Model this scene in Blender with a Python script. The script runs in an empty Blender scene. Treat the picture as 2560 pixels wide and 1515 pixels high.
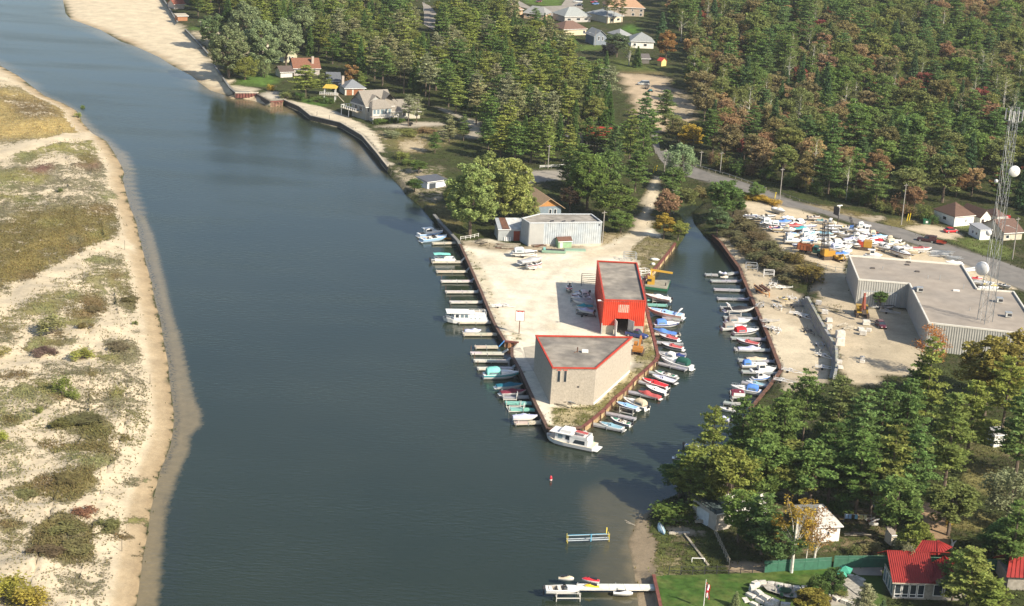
import bpy,math,random
import numpy as np
from mathutils import Vector,Matrix
from mathutils.bvhtree import BVHTree
from mathutils.geometry import delaunay_2d_cdt
random.seed(7);rng=np.random.default_rng(7)
S=bpy.context.scene
COL=S.collection
R=math.radians
F_PX,TH,ROLL,CH=4452.0,R(17.3),math.atan(0.0595),128.0
FW=Vector((0,math.cos(TH),-math.sin(TH)))
R0=Vector((1,0,0));U0=R0.cross(FW)
_c,_s=math.cos(ROLL),math.sin(ROLL)
CR=_c*R0+_s*U0;CU=-_s*R0+_c*U0
CAM=Vector((0,0,CH))
cd=bpy.data.cameras.new('camera');cam=bpy.data.objects.new('camera',cd);COL.objects.link(cam)
m=Matrix((CR,CU,-FW)).transposed().to_4x4();m.translation=CAM
cam.matrix_world=m
cd.sensor_fit='HORIZONTAL';cd.sensor_width=36;cd.lens=F_PX/2560*36
cd.clip_start=1;cd.clip_end=6000
S.camera=cam
SUN_EL=R(35);SUN_DIR=Vector((0.80*math.cos(SUN_EL),-0.60*math.cos(SUN_EL),math.sin(SUN_EL)))
W=bpy.data.worlds.new('World');S.world=W;W.use_nodes=True
nt=W.node_tree;nt.nodes.clear()
sk=nt.nodes.new('ShaderNodeTexSky');sk.sky_type='NISHITA';sk.sun_disc=False
sk.sun_elevation=SUN_EL;sk.sun_rotation=math.atan2(SUN_DIR.x,SUN_DIR.y)
sk.air_density=1.0;sk.dust_density=1.6;sk.ozone_density=1.0
bg=nt.nodes.new('ShaderNodeBackground');bg.inputs[1].default_value=0.105
wo=nt.nodes.new('ShaderNodeOutputWorld')
nt.links.new(sk.outputs[0],bg.inputs[0]);nt.links.new(bg.outputs[0],wo.inputs[0])
sd=bpy.data.lights.new('sun','SUN');sun=bpy.data.objects.new('sun',sd);COL.objects.link(sun)
sd.energy=5.0;sd.angle=R(0.6);sd.color=(1.0,0.90,0.74)
sun.rotation_euler=SUN_DIR.to_track_quat('Z','Y').to_euler();sun.location=SUN_DIR*900
S.view_settings.view_transform='Standard';S.view_settings.look='None'
S.view_settings.gamma=1;S.view_settings.exposure=0.62;S.view_settings.use_curve_mapping=False
S.cycles.max_bounces=6;S.cycles.diffuse_bounces=2;S.cycles.glossy_bounces=2
S.cycles.transmission_bounces=3;S.cycles.transparent_max_bounces=8
S.cycles.caustics_reflective=False;S.cycles.caustics_refractive=False
RG=dict(A=(0,0,3.9047),B=(640,0,3.9047),C=(1280,0,3.9047),D=(1920,0,3.9047),E=(0,380,3.9047),F=(640,380,3.9047),G=(1280,380,3.9047),H=(1920,380,3.9047),I=(0,760,3.9047),J=(640,760,3.9047),K=(1280,760,3.9047),L=(1920,760,3.9047),M=(0,1135,3.9047),N=(640,1135,3.9047),O=(1280,1135,3.9047),Q=(1920,1135,3.9047),Y1=(1840,480,7.809),Y2=(2120,540,7.809),LD=(1160,860,6.746),RD=(1600,680,5.9375),RE=(1780,640,5.71),RF=(1780,850,5.71),PT=(1460,900,7.811),WH=(2340,700,5.709),LT=(1100,560,7.809),RB=(1340,640,6.7467),EX=(1880,680,5.3),HS=(2300,480,7.419),TH=(640,100,7.419),TP=(1300,0,6.6),ST=(1840,1380,7.8375),HB=(1340,1030,12.365),W=(0,0,0.9797),X=(0,0,1.0))
def q(code,x,y):
 a,b,s=RG[code];return(a+x/s,b+y/s)
def P(code,*xy):
 return[q(code,x,y)for x,y in xy]
def ray(px):
 a=(px[0]-1280)/F_PX;b=-(px[1]-757.5)/F_PX
 return FW+a*CR+b*CU
def atz(px,z=0.0):
 d=ray(px);return CAM+d*((CH-z)/-d.z)
def proj(v):
 d=Vector(v)-CAM;z=d.dot(FW)
 return(1280+F_PX*d.dot(CR)/z,757.5-F_PX*d.dot(CU)/z)
def proj_np(p):
 d=p-np.array(CAM);z=d@np.array(FW)
 return np.stack([1280+F_PX*(d@np.array(CR))/z,757.5-F_PX*(d@np.array(CU))/z],1)
def scale_at(v):
 return F_PX/(Vector(v)-CAM).dot(FW)
def tag(o,label=None,cat=None,group=None,kind=None):
 if label:o['label']=label
 if cat:o['category']=cat
 if group:o['group']=group
 if kind:o['kind']=kind
 return o
def thing(name,label,cat,loc=(0,0,0),rz=0.0,group=None,sc=None):
 o=bpy.data.objects.new(name,None);COL.objects.link(o)
 o.empty_display_size=0.3
 o.location=loc;o.rotation_euler=(0,0,rz)
 if sc is not None:o.scale=sc
 return tag(o,label,cat,group)
def dup(o,loc,rz=0.0,label=None,group=None,parent=None):
 c=o.copy();COL.objects.link(c)
 if parent is None:
  c.location=loc;c.rotation_euler=(0,0,rz)
  if label:c['label']=label
  if group:c['group']=group
 else:c.parent=parent
 for k in o.children:dup(k,None,parent=c)
 return c
class MB:
 def __init__(s):s.v=[];s.f=[];s.m=[];s.cm=0
 def mat(s,i):s.cm=i;return s
 def add(s,vs,fs):
  n=len(s.v);s.v.extend([tuple(p)for p in vs]);s.f.extend([tuple(i+n for i in f)for f in fs]);s.m.extend([s.cm]*len(fs));return s
 def box(s,c,d,rz=0.0,taper=1.0,top=None):
  hx,hy,hz=d[0]/2,d[1]/2,d[2]/2;co,si=math.cos(rz),math.sin(rz);vs=[]
  for z in(-1,1):
   t=taper if z>0 else 1
   for x,y in((-1,-1),(1,-1),(1,1),(-1,1)):
    X,Y=x*hx*t,y*hy*t
    vs.append((c[0]+co*X-si*Y,c[1]+si*X+co*Y,c[2]+z*hz))
  return s.add(vs,[(3,2,1,0),(4,5,6,7),(0,1,5,4),(1,2,6,5),(2,3,7,6),(3,0,4,7)])
 def b0(s,x0,x1,y0,y1,z0,z1):
  return s.box(((x0+x1)/2,(y0+y1)/2,(z0+z1)/2),(x1-x0,y1-y0,z1-z0))
 def tube(s,p,r_,r1,r2=None,n=6):
  if r2 is None:r2=r1
  p=Vector(p);r_=Vector(r_);d=r_-p
  if d.length<1e-6:return s
  d.normalize();a=d.orthogonal().normalized();b=d.cross(a)
  vs=[]
  for c,rr in((p,r1),(r_,r2)):
   for k in range(n):
    t=2*math.pi*k/n;vs.append(c+(a*math.cos(t)+b*math.sin(t))*rr)
  fs=[(k,(k+1)%n,n+(k+1)%n,n+k)for k in range(n)]+[tuple(range(n-1,-1,-1)),tuple(range(n,2*n))]
  return s.add(vs,fs)
 def bar(s,p,q_,w,h=None):
  h=h or w;p=Vector(p);q_=Vector(q_);d=(q_-p)
  if d.length<1e-6:return s
  d.normalize()
  a=d.cross(Vector((0,0,1)))
  if a.length<1e-3:a=Vector((1,0,0))
  a.normalize();b=a.cross(d);vs=[]
  for c in(p,q_):
   for x,y in((-1,-1),(1,-1),(1,1),(-1,1)):vs.append(c+a*x*w/2+b*y*h/2)
  return s.add(vs,[(3,2,1,0),(4,5,6,7),(0,1,5,4),(1,2,6,5),(2,3,7,6),(3,0,4,7)])
 def prism(s,poly,z0,z1):
  n=len(poly);ar=sum(poly[i][0]*poly[(i+1)%n][1]-poly[(i+1)%n][0]*poly[i][1]for i in range(n))
  if ar<0:poly=poly[::-1]
  g=lambda z,i:z[i]if hasattr(z,'__len__')else z
  vs=[(x,y,g(z0,i))for i,(x,y)in enumerate(poly)]+[(x,y,g(z1,i))for i,(x,y)in enumerate(poly)]
  fs=[tuple(range(n-1,-1,-1)),tuple(range(n,2*n))]+[(i,(i+1)%n,n+(i+1)%n,n+i)for i in range(n)]
  return s.add(vs,fs)
 def loft(s,secs,close=False,caps=False):
  n=len(secs[0]);vs=[p for sec in secs for p in sec];fs=[]
  for i in range(len(secs)-1):
   for k in range(n if close else n-1):
    a,b=i*n+k,i*n+(k+1)%n
    fs.append((a,b,b+n,a+n))
  if caps:fs+=[tuple(range(n-1,-1,-1)),tuple(range((len(secs)-1)*n,len(secs)*n))]
  return s.add(vs,fs)
 def lathe(s,prof,c=(0,0,0),n=12,axis='z'):
  secs=[]
  for r_,z in prof:
   ring=[]
   for k in range(n):
    t=2*math.pi*k/n
    if axis=='z':ring.append((c[0]+r_*math.cos(t),c[1]+r_*math.sin(t),c[2]+z))
    elif axis=='y':ring.append((c[0]+r_*math.sin(t),c[1]+z,c[2]+r_*math.cos(t)))
    else:ring.append((c[0]+z,c[1]+r_*math.cos(t),c[2]+r_*math.sin(t)))
   secs.append(ring)
  return s.loft(secs,True,True)
 def blob(s,c,r_,n=7,k=4,jit=0.15,flat=1.0):
  secs=[]
  for i in range(k+1):
   a=math.pi*i/k;ring=[]
   for j in range(n):
    t=2*math.pi*j/n;jj=1+random.uniform(-jit,jit)
    ring.append((c[0]+r_[0]*math.sin(a)*math.cos(t)*jj,c[1]+r_[1]*math.sin(a)*math.sin(t)*jj,c[2]-r_[2]*math.cos(a)*(flat if a<1.5 else 1)))
   secs.append(ring)
  return s.loft(secs,True)
 def mesh(s,name,mats,smooth=False):
  me=bpy.data.meshes.new(name);me.from_pydata(s.v,[],s.f)
  for mm in(mats if isinstance(mats,(list,tuple))else[mats]):me.materials.append(mm)
  if any(s.m):me.polygons.foreach_set('material_index',s.m)
  if smooth:me.polygons.foreach_set('use_smooth',[True]*len(s.f))
  me.update();return me
 def build(s,name,mats,parent=None,smooth=False,color=None):
  o=bpy.data.objects.new(name,s.mesh(name,mats,smooth));COL.objects.link(o)
  if parent is not None:o.parent=parent
  if color is not None:o.color=(*color[:3],1)
  return o
MT={}
def mat(name,col=(0.5,0.5,0.5),rough=0.6,var=0.12,scale=3.0,bump=0.0,metal=0.0,oc=False,spec=0.4,coat=0.0,isl=0.0,col2=None,bscale=None,detail=4):
 if name in MT:return MT[name]
 M=bpy.data.materials.new(name);M.use_nodes=True;n=M.node_tree.nodes;l=M.node_tree.links
 bs=n['Principled BSDF'];bs.inputs['Roughness'].default_value=rough;bs.inputs['Metallic'].default_value=metal
 bs.inputs['Specular IOR Level'].default_value=spec
 if coat:bs.inputs['Coat Weight'].default_value=coat
 geo=n.new('ShaderNodeNewGeometry')
 no=n.new('ShaderNodeTexNoise');no.inputs['Scale'].default_value=scale;no.inputs['Detail'].default_value=detail
 l.new(geo.outputs['Position'],no.inputs['Vector'])
 mr=n.new('ShaderNodeMapRange');mr.inputs[1].default_value=0.3;mr.inputs[2].default_value=0.7
 mr.inputs[3].default_value=1-var;mr.inputs[4].default_value=1+var
 l.new(no.outputs['Fac'],mr.inputs[0])
 fac=mr.outputs[0]
 if isl:
  m2=n.new('ShaderNodeMath');m2.operation='MULTIPLY_ADD';m2.inputs[1].default_value=2*isl;m2.inputs[2].default_value=1-isl
  l.new(geo.outputs['Random Per Island'],m2.inputs[0])
  m3=n.new('ShaderNodeMath');m3.operation='MULTIPLY';l.new(fac,m3.inputs[0]);l.new(m2.outputs[0],m3.inputs[1]);fac=m3.outputs[0]
 if oc:
  oi=n.new('ShaderNodeObjectInfo');src=oi.outputs['Color']
 elif col2 is not None:
  mx0=n.new('ShaderNodeMix');mx0.data_type='RGBA';mx0.inputs[6].default_value=(*col,1);mx0.inputs[7].default_value=(*col2,1)
  n2=n.new('ShaderNodeTexNoise');n2.inputs['Scale'].default_value=scale*0.35;n2.inputs['Detail'].default_value=5
  l.new(geo.outputs['Position'],n2.inputs['Vector'])
  r2=n.new('ShaderNodeMapRange');r2.inputs[1].default_value=0.42;r2.inputs[2].default_value=0.62
  l.new(n2.outputs['Fac'],r2.inputs[0]);l.new(r2.outputs[0],mx0.inputs[0]);src=mx0.outputs[2]
 else:
  rgb=n.new('ShaderNodeRGB');rgb.outputs[0].default_value=(*col,1);src=rgb.outputs[0]
 mx=n.new('ShaderNodeMix');mx.data_type='RGBA';mx.blend_type='MULTIPLY';mx.inputs[0].default_value=1
 l.new(src,mx.inputs[6]);l.new(fac,mx.inputs[7]);l.new(mx.outputs[2],bs.inputs['Base Color'])
 if bump:
  bp=n.new('ShaderNodeBump');bp.inputs['Strength'].default_value=min(1,bump);bp.inputs['Distance'].default_value=0.1
  nb=n.new('ShaderNodeTexNoise');nb.inputs['Scale'].default_value=bscale or scale*2.5;nb.inputs['Detail'].default_value=3
  l.new(geo.outputs['Position'],nb.inputs['Vector']);l.new(nb.outputs['Fac'],bp.inputs['Height']);l.new(bp.outputs[0],bs.inputs['Normal'])
 MT[name]=M;return M
def leafmat(name,var=0.30):
 if name in MT:return MT[name]
 M=bpy.data.materials.new(name);M.use_nodes=True;n=M.node_tree.nodes;l=M.node_tree.links
 n.remove(n['Principled BSDF']);out=n['Material Output']
 oi=n.new('ShaderNodeObjectInfo');geo=n.new('ShaderNodeNewGeometry')
 m2=n.new('ShaderNodeMath');m2.operation='MULTIPLY_ADD';m2.inputs[1].default_value=2*var;m2.inputs[2].default_value=1-var
 l.new(geo.outputs['Random Per Island'],m2.inputs[0])
 no=n.new('ShaderNodeTexNoise');no.inputs['Scale'].default_value=0.5;no.inputs['Detail'].default_value=2
 l.new(geo.outputs['Position'],no.inputs['Vector'])
 mr=n.new('ShaderNodeMapRange');mr.inputs[1].default_value=0.3;mr.inputs[2].default_value=0.7;mr.inputs[3].default_value=0.72;mr.inputs[4].default_value=1.28
 l.new(no.outputs['Fac'],mr.inputs[0])
 m3=n.new('ShaderNodeMath');m3.operation='MULTIPLY';l.new(m2.outputs[0],m3.inputs[0]);l.new(mr.outputs[0],m3.inputs[1])
 hs=n.new('ShaderNodeHueSaturation');l.new(oi.outputs['Color'],hs.inputs['Color']);l.new(m3.outputs[0],hs.inputs['Value'])
 mh=n.new('ShaderNodeMath');mh.operation='MULTIPLY_ADD';mh.inputs[1].default_value=0.05;mh.inputs[2].default_value=0.475
 l.new(no.outputs['Fac'],mh.inputs[0]);l.new(mh.outputs[0],hs.inputs['Hue'])
 df=n.new('ShaderNodeBsdfDiffuse');tr=n.new('ShaderNodeBsdfTranslucent');ms=n.new('ShaderNodeMixShader');ms.inputs[0].default_value=0.34
 l.new(hs.outputs[0],df.inputs[0]);l.new(hs.outputs[0],tr.inputs[0]);l.new(df.outputs[0],ms.inputs[1]);l.new(tr.outputs[0],ms.inputs[2])
 l.new(ms.outputs[0],out.inputs[0]);MT[name]=M;return M
paint=mat('painted_surface',oc=True,rough=0.35,var=0.06,scale=1.3,spec=0.45)
gel=mat('gelcoat',oc=True,rough=0.25,var=0.05,scale=0.9,spec=0.5)
canvas=mat('canvas_cloth',oc=True,rough=0.85,var=0.14,scale=1.6,bump=0.5,bscale=2.2,spec=0.2)
carp=mat('car_paint',oc=True,rough=0.28,var=0.04,scale=1.0,coat=0.6)
wallm=mat('wall_surface',oc=True,rough=0.85,var=0.10,scale=1.2,spec=0.2)
shingle=mat('roof_shingle',oc=True,rough=0.9,var=0.16,scale=2.5,bump=0.4,spec=0.2)
rust=mat('rusty_metal',(0.155,0.075,0.045),0.8,0.35,1.5,0.3,col2=(0.11,0.06,0.045))
glass=mat('dark_glass',(0.03,0.04,0.05),0.08,0.2,0.7,spec=0.8)
paleglass=mat('pale_window_glass',(0.16,0.22,0.25),0.1,0.3,0.8,spec=0.8)
tyre=mat('tyre_rubber',(0.02,0.02,0.02),0.85,0.2)
towersteel=mat('tower_steel',(0.20,0.215,0.225),0.5,0.2,1.0,metal=0.3)
steel=mat('galvanised_steel',(0.42,0.44,0.45),0.45,0.15,2.0,metal=0.4)
alum=mat('aluminium',(0.6,0.6,0.58),0.4,0.12,2.0,metal=0.3)
dark=mat('dark_metal',(0.035,0.035,0.04),0.6,0.25)
wood=mat('weathered_timber',(0.34,0.30,0.23),0.85,0.22,2.2,0.3)
darkwood=mat('dark_timber',(0.10,0.085,0.07),0.9,0.3,1.4,0.4)
polewood=mat('pole_timber',(0.30,0.28,0.25),0.9,0.2,1.0)
conc=mat('concrete',(0.52,0.47,0.38),0.9,0.14,0.8,0.2,col2=(0.44,0.40,0.33))
white=mat('white_paint',(0.78,0.77,0.74),0.45,0.07,1.5)
stonem=mat('pale_limestone',(0.58,0.55,0.49),0.9,0.2,1.3,0.8,isl=0.1)
leaf=leafmat('foliage')
bark=mat('bark',(0.13,0.10,0.075),0.95,0.35,2.0)
palebark=mat('birch_bark',(0.58,0.55,0.48),0.85,0.3,2.5)
#  TERRAIN
def resample(pts,step):
 out=[pts[0]]
 for a,b in zip(pts,pts[1:]):
  a=np.array(a,float);b=np.array(b,float);n=max(1,int(np.linalg.norm((b-a)[:2])/step))
  for k in range(1,n+1):out.append(tuple(a+(b-a)*k/n))
 return out
def offset(pts,d,side):
 p=np.array(pts,float)[:,:2];t=np.gradient(p,axis=0);t/=np.linalg.norm(t,axis=1)[:,None]+1e-9
 nrm=np.stack([-t[:,1],t[:,0]],1)*side
 return p+nrm*np.asarray(d).reshape(-1,1)
def pip(px,poly):
 x,y=px[:,0],px[:,1];ins=np.zeros(len(px),bool);n=len(poly);j=n-1
 for i in range(n):
  xi,yi=poly[i];xj,yj=poly[j]
  if yi!=yj:ins^=((yi>y)!=(yj>y))&(x<(xj-xi)*(y-yi)/(yj-yi)+xi)
  j=i
 return ins
def segdist(px,poly,closed=True):
 d=np.full(len(px),1e9);n=len(poly)
 for i in range(n if closed else n-1):
  a=np.array(poly[i],float);b=np.array(poly[(i+1)%n],float);ab=b-a
  t=np.clip(((px-a)@ab)/(ab@ab+1e-9),0,1)
  d=np.minimum(d,np.hypot(*(px-a-t[:,None]*ab).T))
 return d
ML=[]
def ml(pts,z,off):ML.extend([(p,z,off)for p in pts])
ml(P('A',(610,-400),(612,-160),(615,0),(640,130),(690,185),(830,235),(980,290),(1180,405),(1330,455),(1560,560),(1680,640),(1870,740),(1940,800),(2050,880),(2210,935),(2350,960),(2480,985)),0.0,5)
ml(P('B',(90,1020)),0.0,2)
ml(P('B',(141,992),(262,985),(275,972),(430,1040),(540,1128),(830,1196),(1040,1320),(1180,1484)),1.9,0.25)
ml(P('F',(1250,90),(1290,138)),1.9,0.25)
ml(P('F',(1350,210),(1440,300),(1480,365),(1640,495),(1745,620)),1.2,2.0)
ml(P('F',(1800,680),(1860,745),(1982,872),(1995,900),(2090,1110),(2200,1360),(2250,1484)),1.4,0.25)
ml(P('J',(2330,190),(2432,362)),1.4,0.25)
ml(P('K',(60,376),(4,428)),1.4,0.25)
WQ0=len(ML)
ml(P('K',(4,510),(90,660),(170,840),(240,990),(340,1190),(352,1215),(520,1212),(685,1203),(890,1040),(1000,920),(1110,830),(1210,720),(1310,635),(1405,545),(1420,500),(1390,370),(1340,170),(1310,40)),1.4,0.25)
ml(P('G',(1270,1262),(1420,1110),(1540,962),(1590,892)),1.4,0.25)
ml(P('G',(1650,850),(1692,770),(1662,650),(1602,580),(1640,517),(1740,499),(1862,492)),0.5,1.5)
ml(P('G',(1872,506),(1765,585),(1790,680),(1845,745),(1885,800)),0.5,1.5)
ml(P('G',(1962,808),(2040,878),(2232,1140),(2262,1230),(2372,1484)),1.4,0.25)
ml(P('K',(2499,292)),1.4,0.25)
ml(P('L',(135,650),(0,832)),1.4,0.25)
ml(P('RF',(760,745),(560,985)),1.4,0.25)
ml(P('W',(1790,1075),(1720,1140),(1660,1210)),1.0,2.0)
ml(P('O',(1490,445),(1430,470),(1330,560),(1210,640),(1180,740),(1130,860),(1160,1000),(1190,1150),(1200,1260),(1235,1484),(1260,1900)),0.0,4)
MLg=[(*atz(p,z)[:2],z,o)for p,z,o in ML]
MLr=resample(MLg,2.5)
MLfoot=offset(MLr,[p[3]for p in MLr],-1)
WL=P('X',(-260,40),(-100,110),(0,164),(46,190),(85,220),(110,239),(159,259),(192,278),(202,302),(230,333),(266,353),(284,380),(305,418),(311,434),(306,447),(315,482),(325,518),(341,557),(347,590),(356,623),(366,662),(379,708),(387,750),(402,806),(410,857),(420,908),(424,955),(430,995),(435,1037),(433,1075),(425,1118),(416,1140),(399,1181),(389,1225),(376,1278),(369,1335),(359,1386),(351,1442),(341,1515),(330,1620),(300,1900))
WLr=resample([tuple(atz(p,0)[:2])for p in WL],2.5)
lines=[]
def brk(pts,z):
 zz=z if hasattr(z,'__len__')else[z]*len(pts)
 lines.append(resample([(*atz(p,h)[:2],h)for p,h in zip(pts,zz)],2.5))
lines.append([(p[0],p[1],p[2])for p in MLr])
lines.append([(x,y,-1.5)for x,y in MLfoot])
lines.append([(*p,0.0)for p in WLr])
for d,z,sd_ in((5,-1.5,1),(3.5,0.5,-1),(9,1.3,-1),(16,2.0,-1)):
 lines.append([(x,y,z)for x,y in offset(WLr,d,sd_)])
NLn=[p for p in MLr if p[2]==0.0 and p[1]>480]
for d,z in((8,0.8),(22,1.3)):
 lines.append([(x,y,z)for x,y in offset(NLn[:-8],d,1)])
RWN=P('A',(1590,-20),(1735,215)),P('A',(1812,288),(1975,455),(2030,520)),P('A',(2085,625),(2250,862),(2295,897),(2440,897))
for w in RWN:
 g=resample([tuple(atz(p,2.3)[:2])for p in w],2.5)
 lines.append([(*p,2.3)for p in g]);lines.append([(x,y,1.0)for x,y in offset(g,0.25,-1)])
BT=P('G',(2225,490),(2300,600),(2400,710),(2499,790))+P('H',(100,860),(170,960),(300,1045),(480,1095),(620,1150),(740,1200))
BB=P('G',(1990,700),(2100,850),(2300,1050),(2450,1160))+P('H',(60,1240),(190,1330),(330,1400))+P('EX',(600,345),)
brk(BT,4.4);brk(BB,1.7)
RWT=P('EX',(745,330),(1000,790),(1125,1000),(1135,1240),(1095,1420))
RWB=P('EX',(650,385),(830,730),(970,925),(1070,1110),(1060,1300),(1030,1440))
brk(RWT,[4.2,4.2,4.2,4.2,3.9]);brk(RWB,[1.6,1.5,1.5,1.5,1.5,1.6])
LAWNWALL=P('O',(1385,1190),(1415,1320),(1450,1484),(1490,1660))
g=resample([tuple(atz(p,1.3)[:2])for p in LAWNWALL],2.5);LWg=g
lines.append([(*p,1.3)for p in g]);lines.append([(x,y,0.15)for x,y in offset(g,0.25,-1)])
ctrl=[(q('H',1150,800),4.4),(q('H',400,570),4.2),(q('H',1990,1080),4.4),(q('H',2450,1300),4.3),(q('G',2030,290),3.6),(q('G',1830,170),3.2),(q('G',1500,60),2.6),(q('L',1400,300),4.3),(q('L',1000,600),4.2),(q('L',1350,1000),3.6),(q('L',2400,1300),3.2),(q('L',900,1400),2.4),(q('L',300,1100),1.6),(q('Q',300,300),2.2),(q('Q',1600,700),2.6),(q('Q',2400,500),3.0),(q('Q',200,1100),1.8),(q('Q',2000,1400),1.8),(q('O',1600,1100),1.0),(q('O',1500,800),0.9),(q('O',2000,700),1.5),(q('O',2300,1400),1.6),(q('G',1400,900),1.6),(q('G',500,1000),1.5),(q('G',400,300),2.0),(q('B',1600,1000),2.2),(q('B',900,1010),2.2),(q('B',600,400),2.4),(q('C',400,100),3.0),(q('C',1400,900),3.0),(q('C',1300,300),3.2),(q('D',600,600),4.6),(q('D',2000,900),4.8),(q('D',2000,100),5.0),(q('C',2200,200),4.2),(q('B',1700,1350),1.8),(q('A',2450,780),2.2),(q('A',1900,300),2.2)]
ctl=[(*atz(p,z)[:2],z)for p,z in ctrl]
ctl+=[(-700,120,2),(600,120,2),(900,1700,5),(-900,1700,-1.5),(260,200,2),(400,500,4.5),(480,900,5),(-300,300,2.2),(-350,600,2.2),(100,1500,3)]
def cdt(pts,lns):
 V=[Vector((p[0],p[1]))for p in pts];Z=[p[2]for p in pts];E_=[]
 for ln in lns:
  n0=len(V);V+=[Vector((p[0],p[1]))for p in ln];Z+=[p[2]for p in ln]
  E_+=[(n0+i,n0+i+1)for i in range(len(ln)-1)]
 v,e,f,ov,oe,of=delaunay_2d_cdt(V,E_,[],0,0.01)
 z=np.full(len(v),np.nan)
 for i,o in enumerate(ov):
  if o:z[i]=Z[o[0]]
 return np.array([tuple(p)for p in v]),z,f
v0,z0,f0=cdt(ctl,lines)
z0=np.nan_to_num(z0,nan=1.0)
bvh0=BVHTree.FromPolygons([(x,y,z)for(x,y),z in zip(v0,z0)],f0)
def z_of(bv,x,y):
 h=bv.ray_cast(Vector((x,y,200)),Vector((0,0,-1)))[0]
 return h.z if h else 0.0
MLpoly=[(p[0],p[1])for p in MLr]+[(600,120),(900,1700),(-200,1700)]
WLpoly=[tuple(p)for p in WLr]+[(-700,120),(-900,900)]
gp=[]
for y0,y1,st in((222,340,0.85),(340,480,1.3),(480,640,2.2),(640,1150,4.5)):
 ys=np.arange(y0,y1,st);
 for k,y in enumerate(ys):
  hw=y*0.30+16;xs=np.arange(-hw-12,hw,st)+(k%2)*st/2
  gp.append(np.stack([xs,np.full(len(xs),y)],1))
gp=np.concatenate(gp);gp=gp+rng.uniform(-.15,.15,gp.shape)
inw=pip(gp,WLpoly);inm=pip(gp,MLpoly)
gp=gp[inw|inm];inw=pip(gp,WLpoly)
def vnoise(p,s,seed):
 p=p/s;i=np.floor(p).astype(int);f=p-i;f=f*f*(3-2*f)
 def h(a,b):
  x=(a*374761393+b*668265263+seed*1274126177)&0x7fffffff;x=((x^(x>>13))*1274126177)&0x7fffffff
  return((x^(x>>16))&0xffff)/65535.0
 a,b=i[:,0],i[:,1]
 return(h(a,b)*(1-f[:,0])+h(a+1,b)*f[:,0])*(1-f[:,1])+(h(a,b+1)*(1-f[:,0])+h(a+1,b+1)*f[:,0])*f[:,1]
dW=segdist(gp,[tuple(p)for p in WLr],False)
zg=np.array([z_of(bvh0,x,y)for x,y in gp])
dune=(vnoise(gp,9,1)-.5)*1.5+(vnoise(gp,3.6,2)-.5)*0.9+(vnoise(gp,1.6,4)-.5)*0.3
zg=zg+np.where(inw,dune*np.clip((dW-4)/6,0,1),0)
near=np.ones(len(gp),bool)
allL=np.concatenate([np.array([(p[0],p[1])for p in ln])for ln in lines])
cell={}
for p in allL:cell.setdefault((int(p[0]//1),int(p[1]//1)),1)
near=np.array([(int(x//1),int(y//1))not in cell for x,y in gp])
gp,zg,inw,dW=gp[near],zg[near],inw[near],dW[near]
v1,z1,f1=cdt(ctl+[(x,y,z)for(x,y),z in zip(gp,zg)],lines)
bad=np.isnan(z1);z1[bad]=[z_of(bvh0,x,y)for x,y in v1[bad]]
LV=[(x,y,z)for(x,y),z in zip(v1,z1)]
LBVH=BVHTree.FromPolygons(LV,f1)
def hz(x,y):return z_of(LBVH,x,y)
def at(px):
 d=ray(px).normalized();h=LBVH.ray_cast(CAM,d)[0]
 return h if h else atz(px,1.5)
def on(px,dz=0.0):
 p=at(px);return Vector((p.x,p.y,p.z+dz))
def by_top(px,H,zg_=2.0):
 z=zg_
 for _ in range(4):
  p=atz(px,z+H);z=hz(p.x,p.y)
 return Vector((p.x,p.y,z))
PV=proj_np(np.array(LV));nV=len(LV)
isW=pip(v1,WLpoly)
base=np.zeros((nV,3));veg=np.zeros(nV);vcol=np.zeros((nV,3))
SAND=(0.56,0.475,0.335);GRAV=(0.70,0.64,0.51);OLV=(0.15,0.125,0.05);TAN=(0.27,0.20,0.085)
base[:]=(0.085,0.08,0.042);veg[:]=0.6;vcol[:]=(0.05,0.062,0.02)
base[isW]=SAND;veg[isW]=0.27;vcol[isW]=(0.185,0.165,0.085)
def lay(poly,b=None,vg=None,vc=None,fe=4.0):
 pl=np.array(poly);lo=pl.min(0)-fe;hi=pl.max(0)+fe
 idx=np.where((PV[:,0]>lo[0])&(PV[:,0]<hi[0])&(PV[:,1]>lo[1])&(PV[:,1]<hi[1]))[0]
 if not len(idx):return
 p=PV[idx];d=segdist(p,poly);i=pip(p,poly);w=np.clip(0.5+np.where(i,d,-d)/(2*fe),0,1)[:,None]
 if b is not None:base[idx]=base[idx]*(1-w)+np.array(b)*w
 if vg is not None:veg[idx]=veg[idx]*(1-w[:,0])+vg*w[:,0]
 if vc is not None:vcol[idx]=vcol[idx]*(1-w)+np.array(vc)*w
def dun(vg,vc,*pts,fe=13):lay(P('W',*pts),None,min(vg*.97,.80),vc,fe)
GOLD=(0.30,0.235,0.10);YG=(0.22,0.205,0.075);GRY=(0.17,0.155,0.09);MAR=(0.18,0.10,0.075);BRN=(0.155,0.115,0.055)
dun(.8,GOLD,(-60,205),(100,225),(190,270),(205,300),(200,325),(120,335),(-60,345))
dun(.62,BRN,(0,240),(110,245),(150,285),(60,290));dun(.88,(0.38,0.29,0.12),(0,305),(190,290),(198,322),(90,332),(0,340))
dun(.6,YG,(30,370),(120,345),(230,335),(278,352),(280,382),(150,378),(30,402))
dun(.52,GRY,(-60,400),(290,395),(300,565),(-60,560),fe=12)
dun(.72,MAR,(50,425),(105,395),(132,402),(110,432));dun(.7,(0.17,0.1,0.07),(190,390),(245,393),(240,417),(182,407))
dun(.75,YG,(-20,425),(60,415),(85,445),(0,452));dun(.6,GRY,(170,425),(235,420),(235,450),(170,445));dun(.65,(0.13,0.14,0.05),(50,480),(95,475),(90,500),(40,500))
dun(.72,OLV,(60,520),(200,500),(290,520),(300,560),(270,590),(200,612),(150,642),(-40,730),(-40,560))
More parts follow.
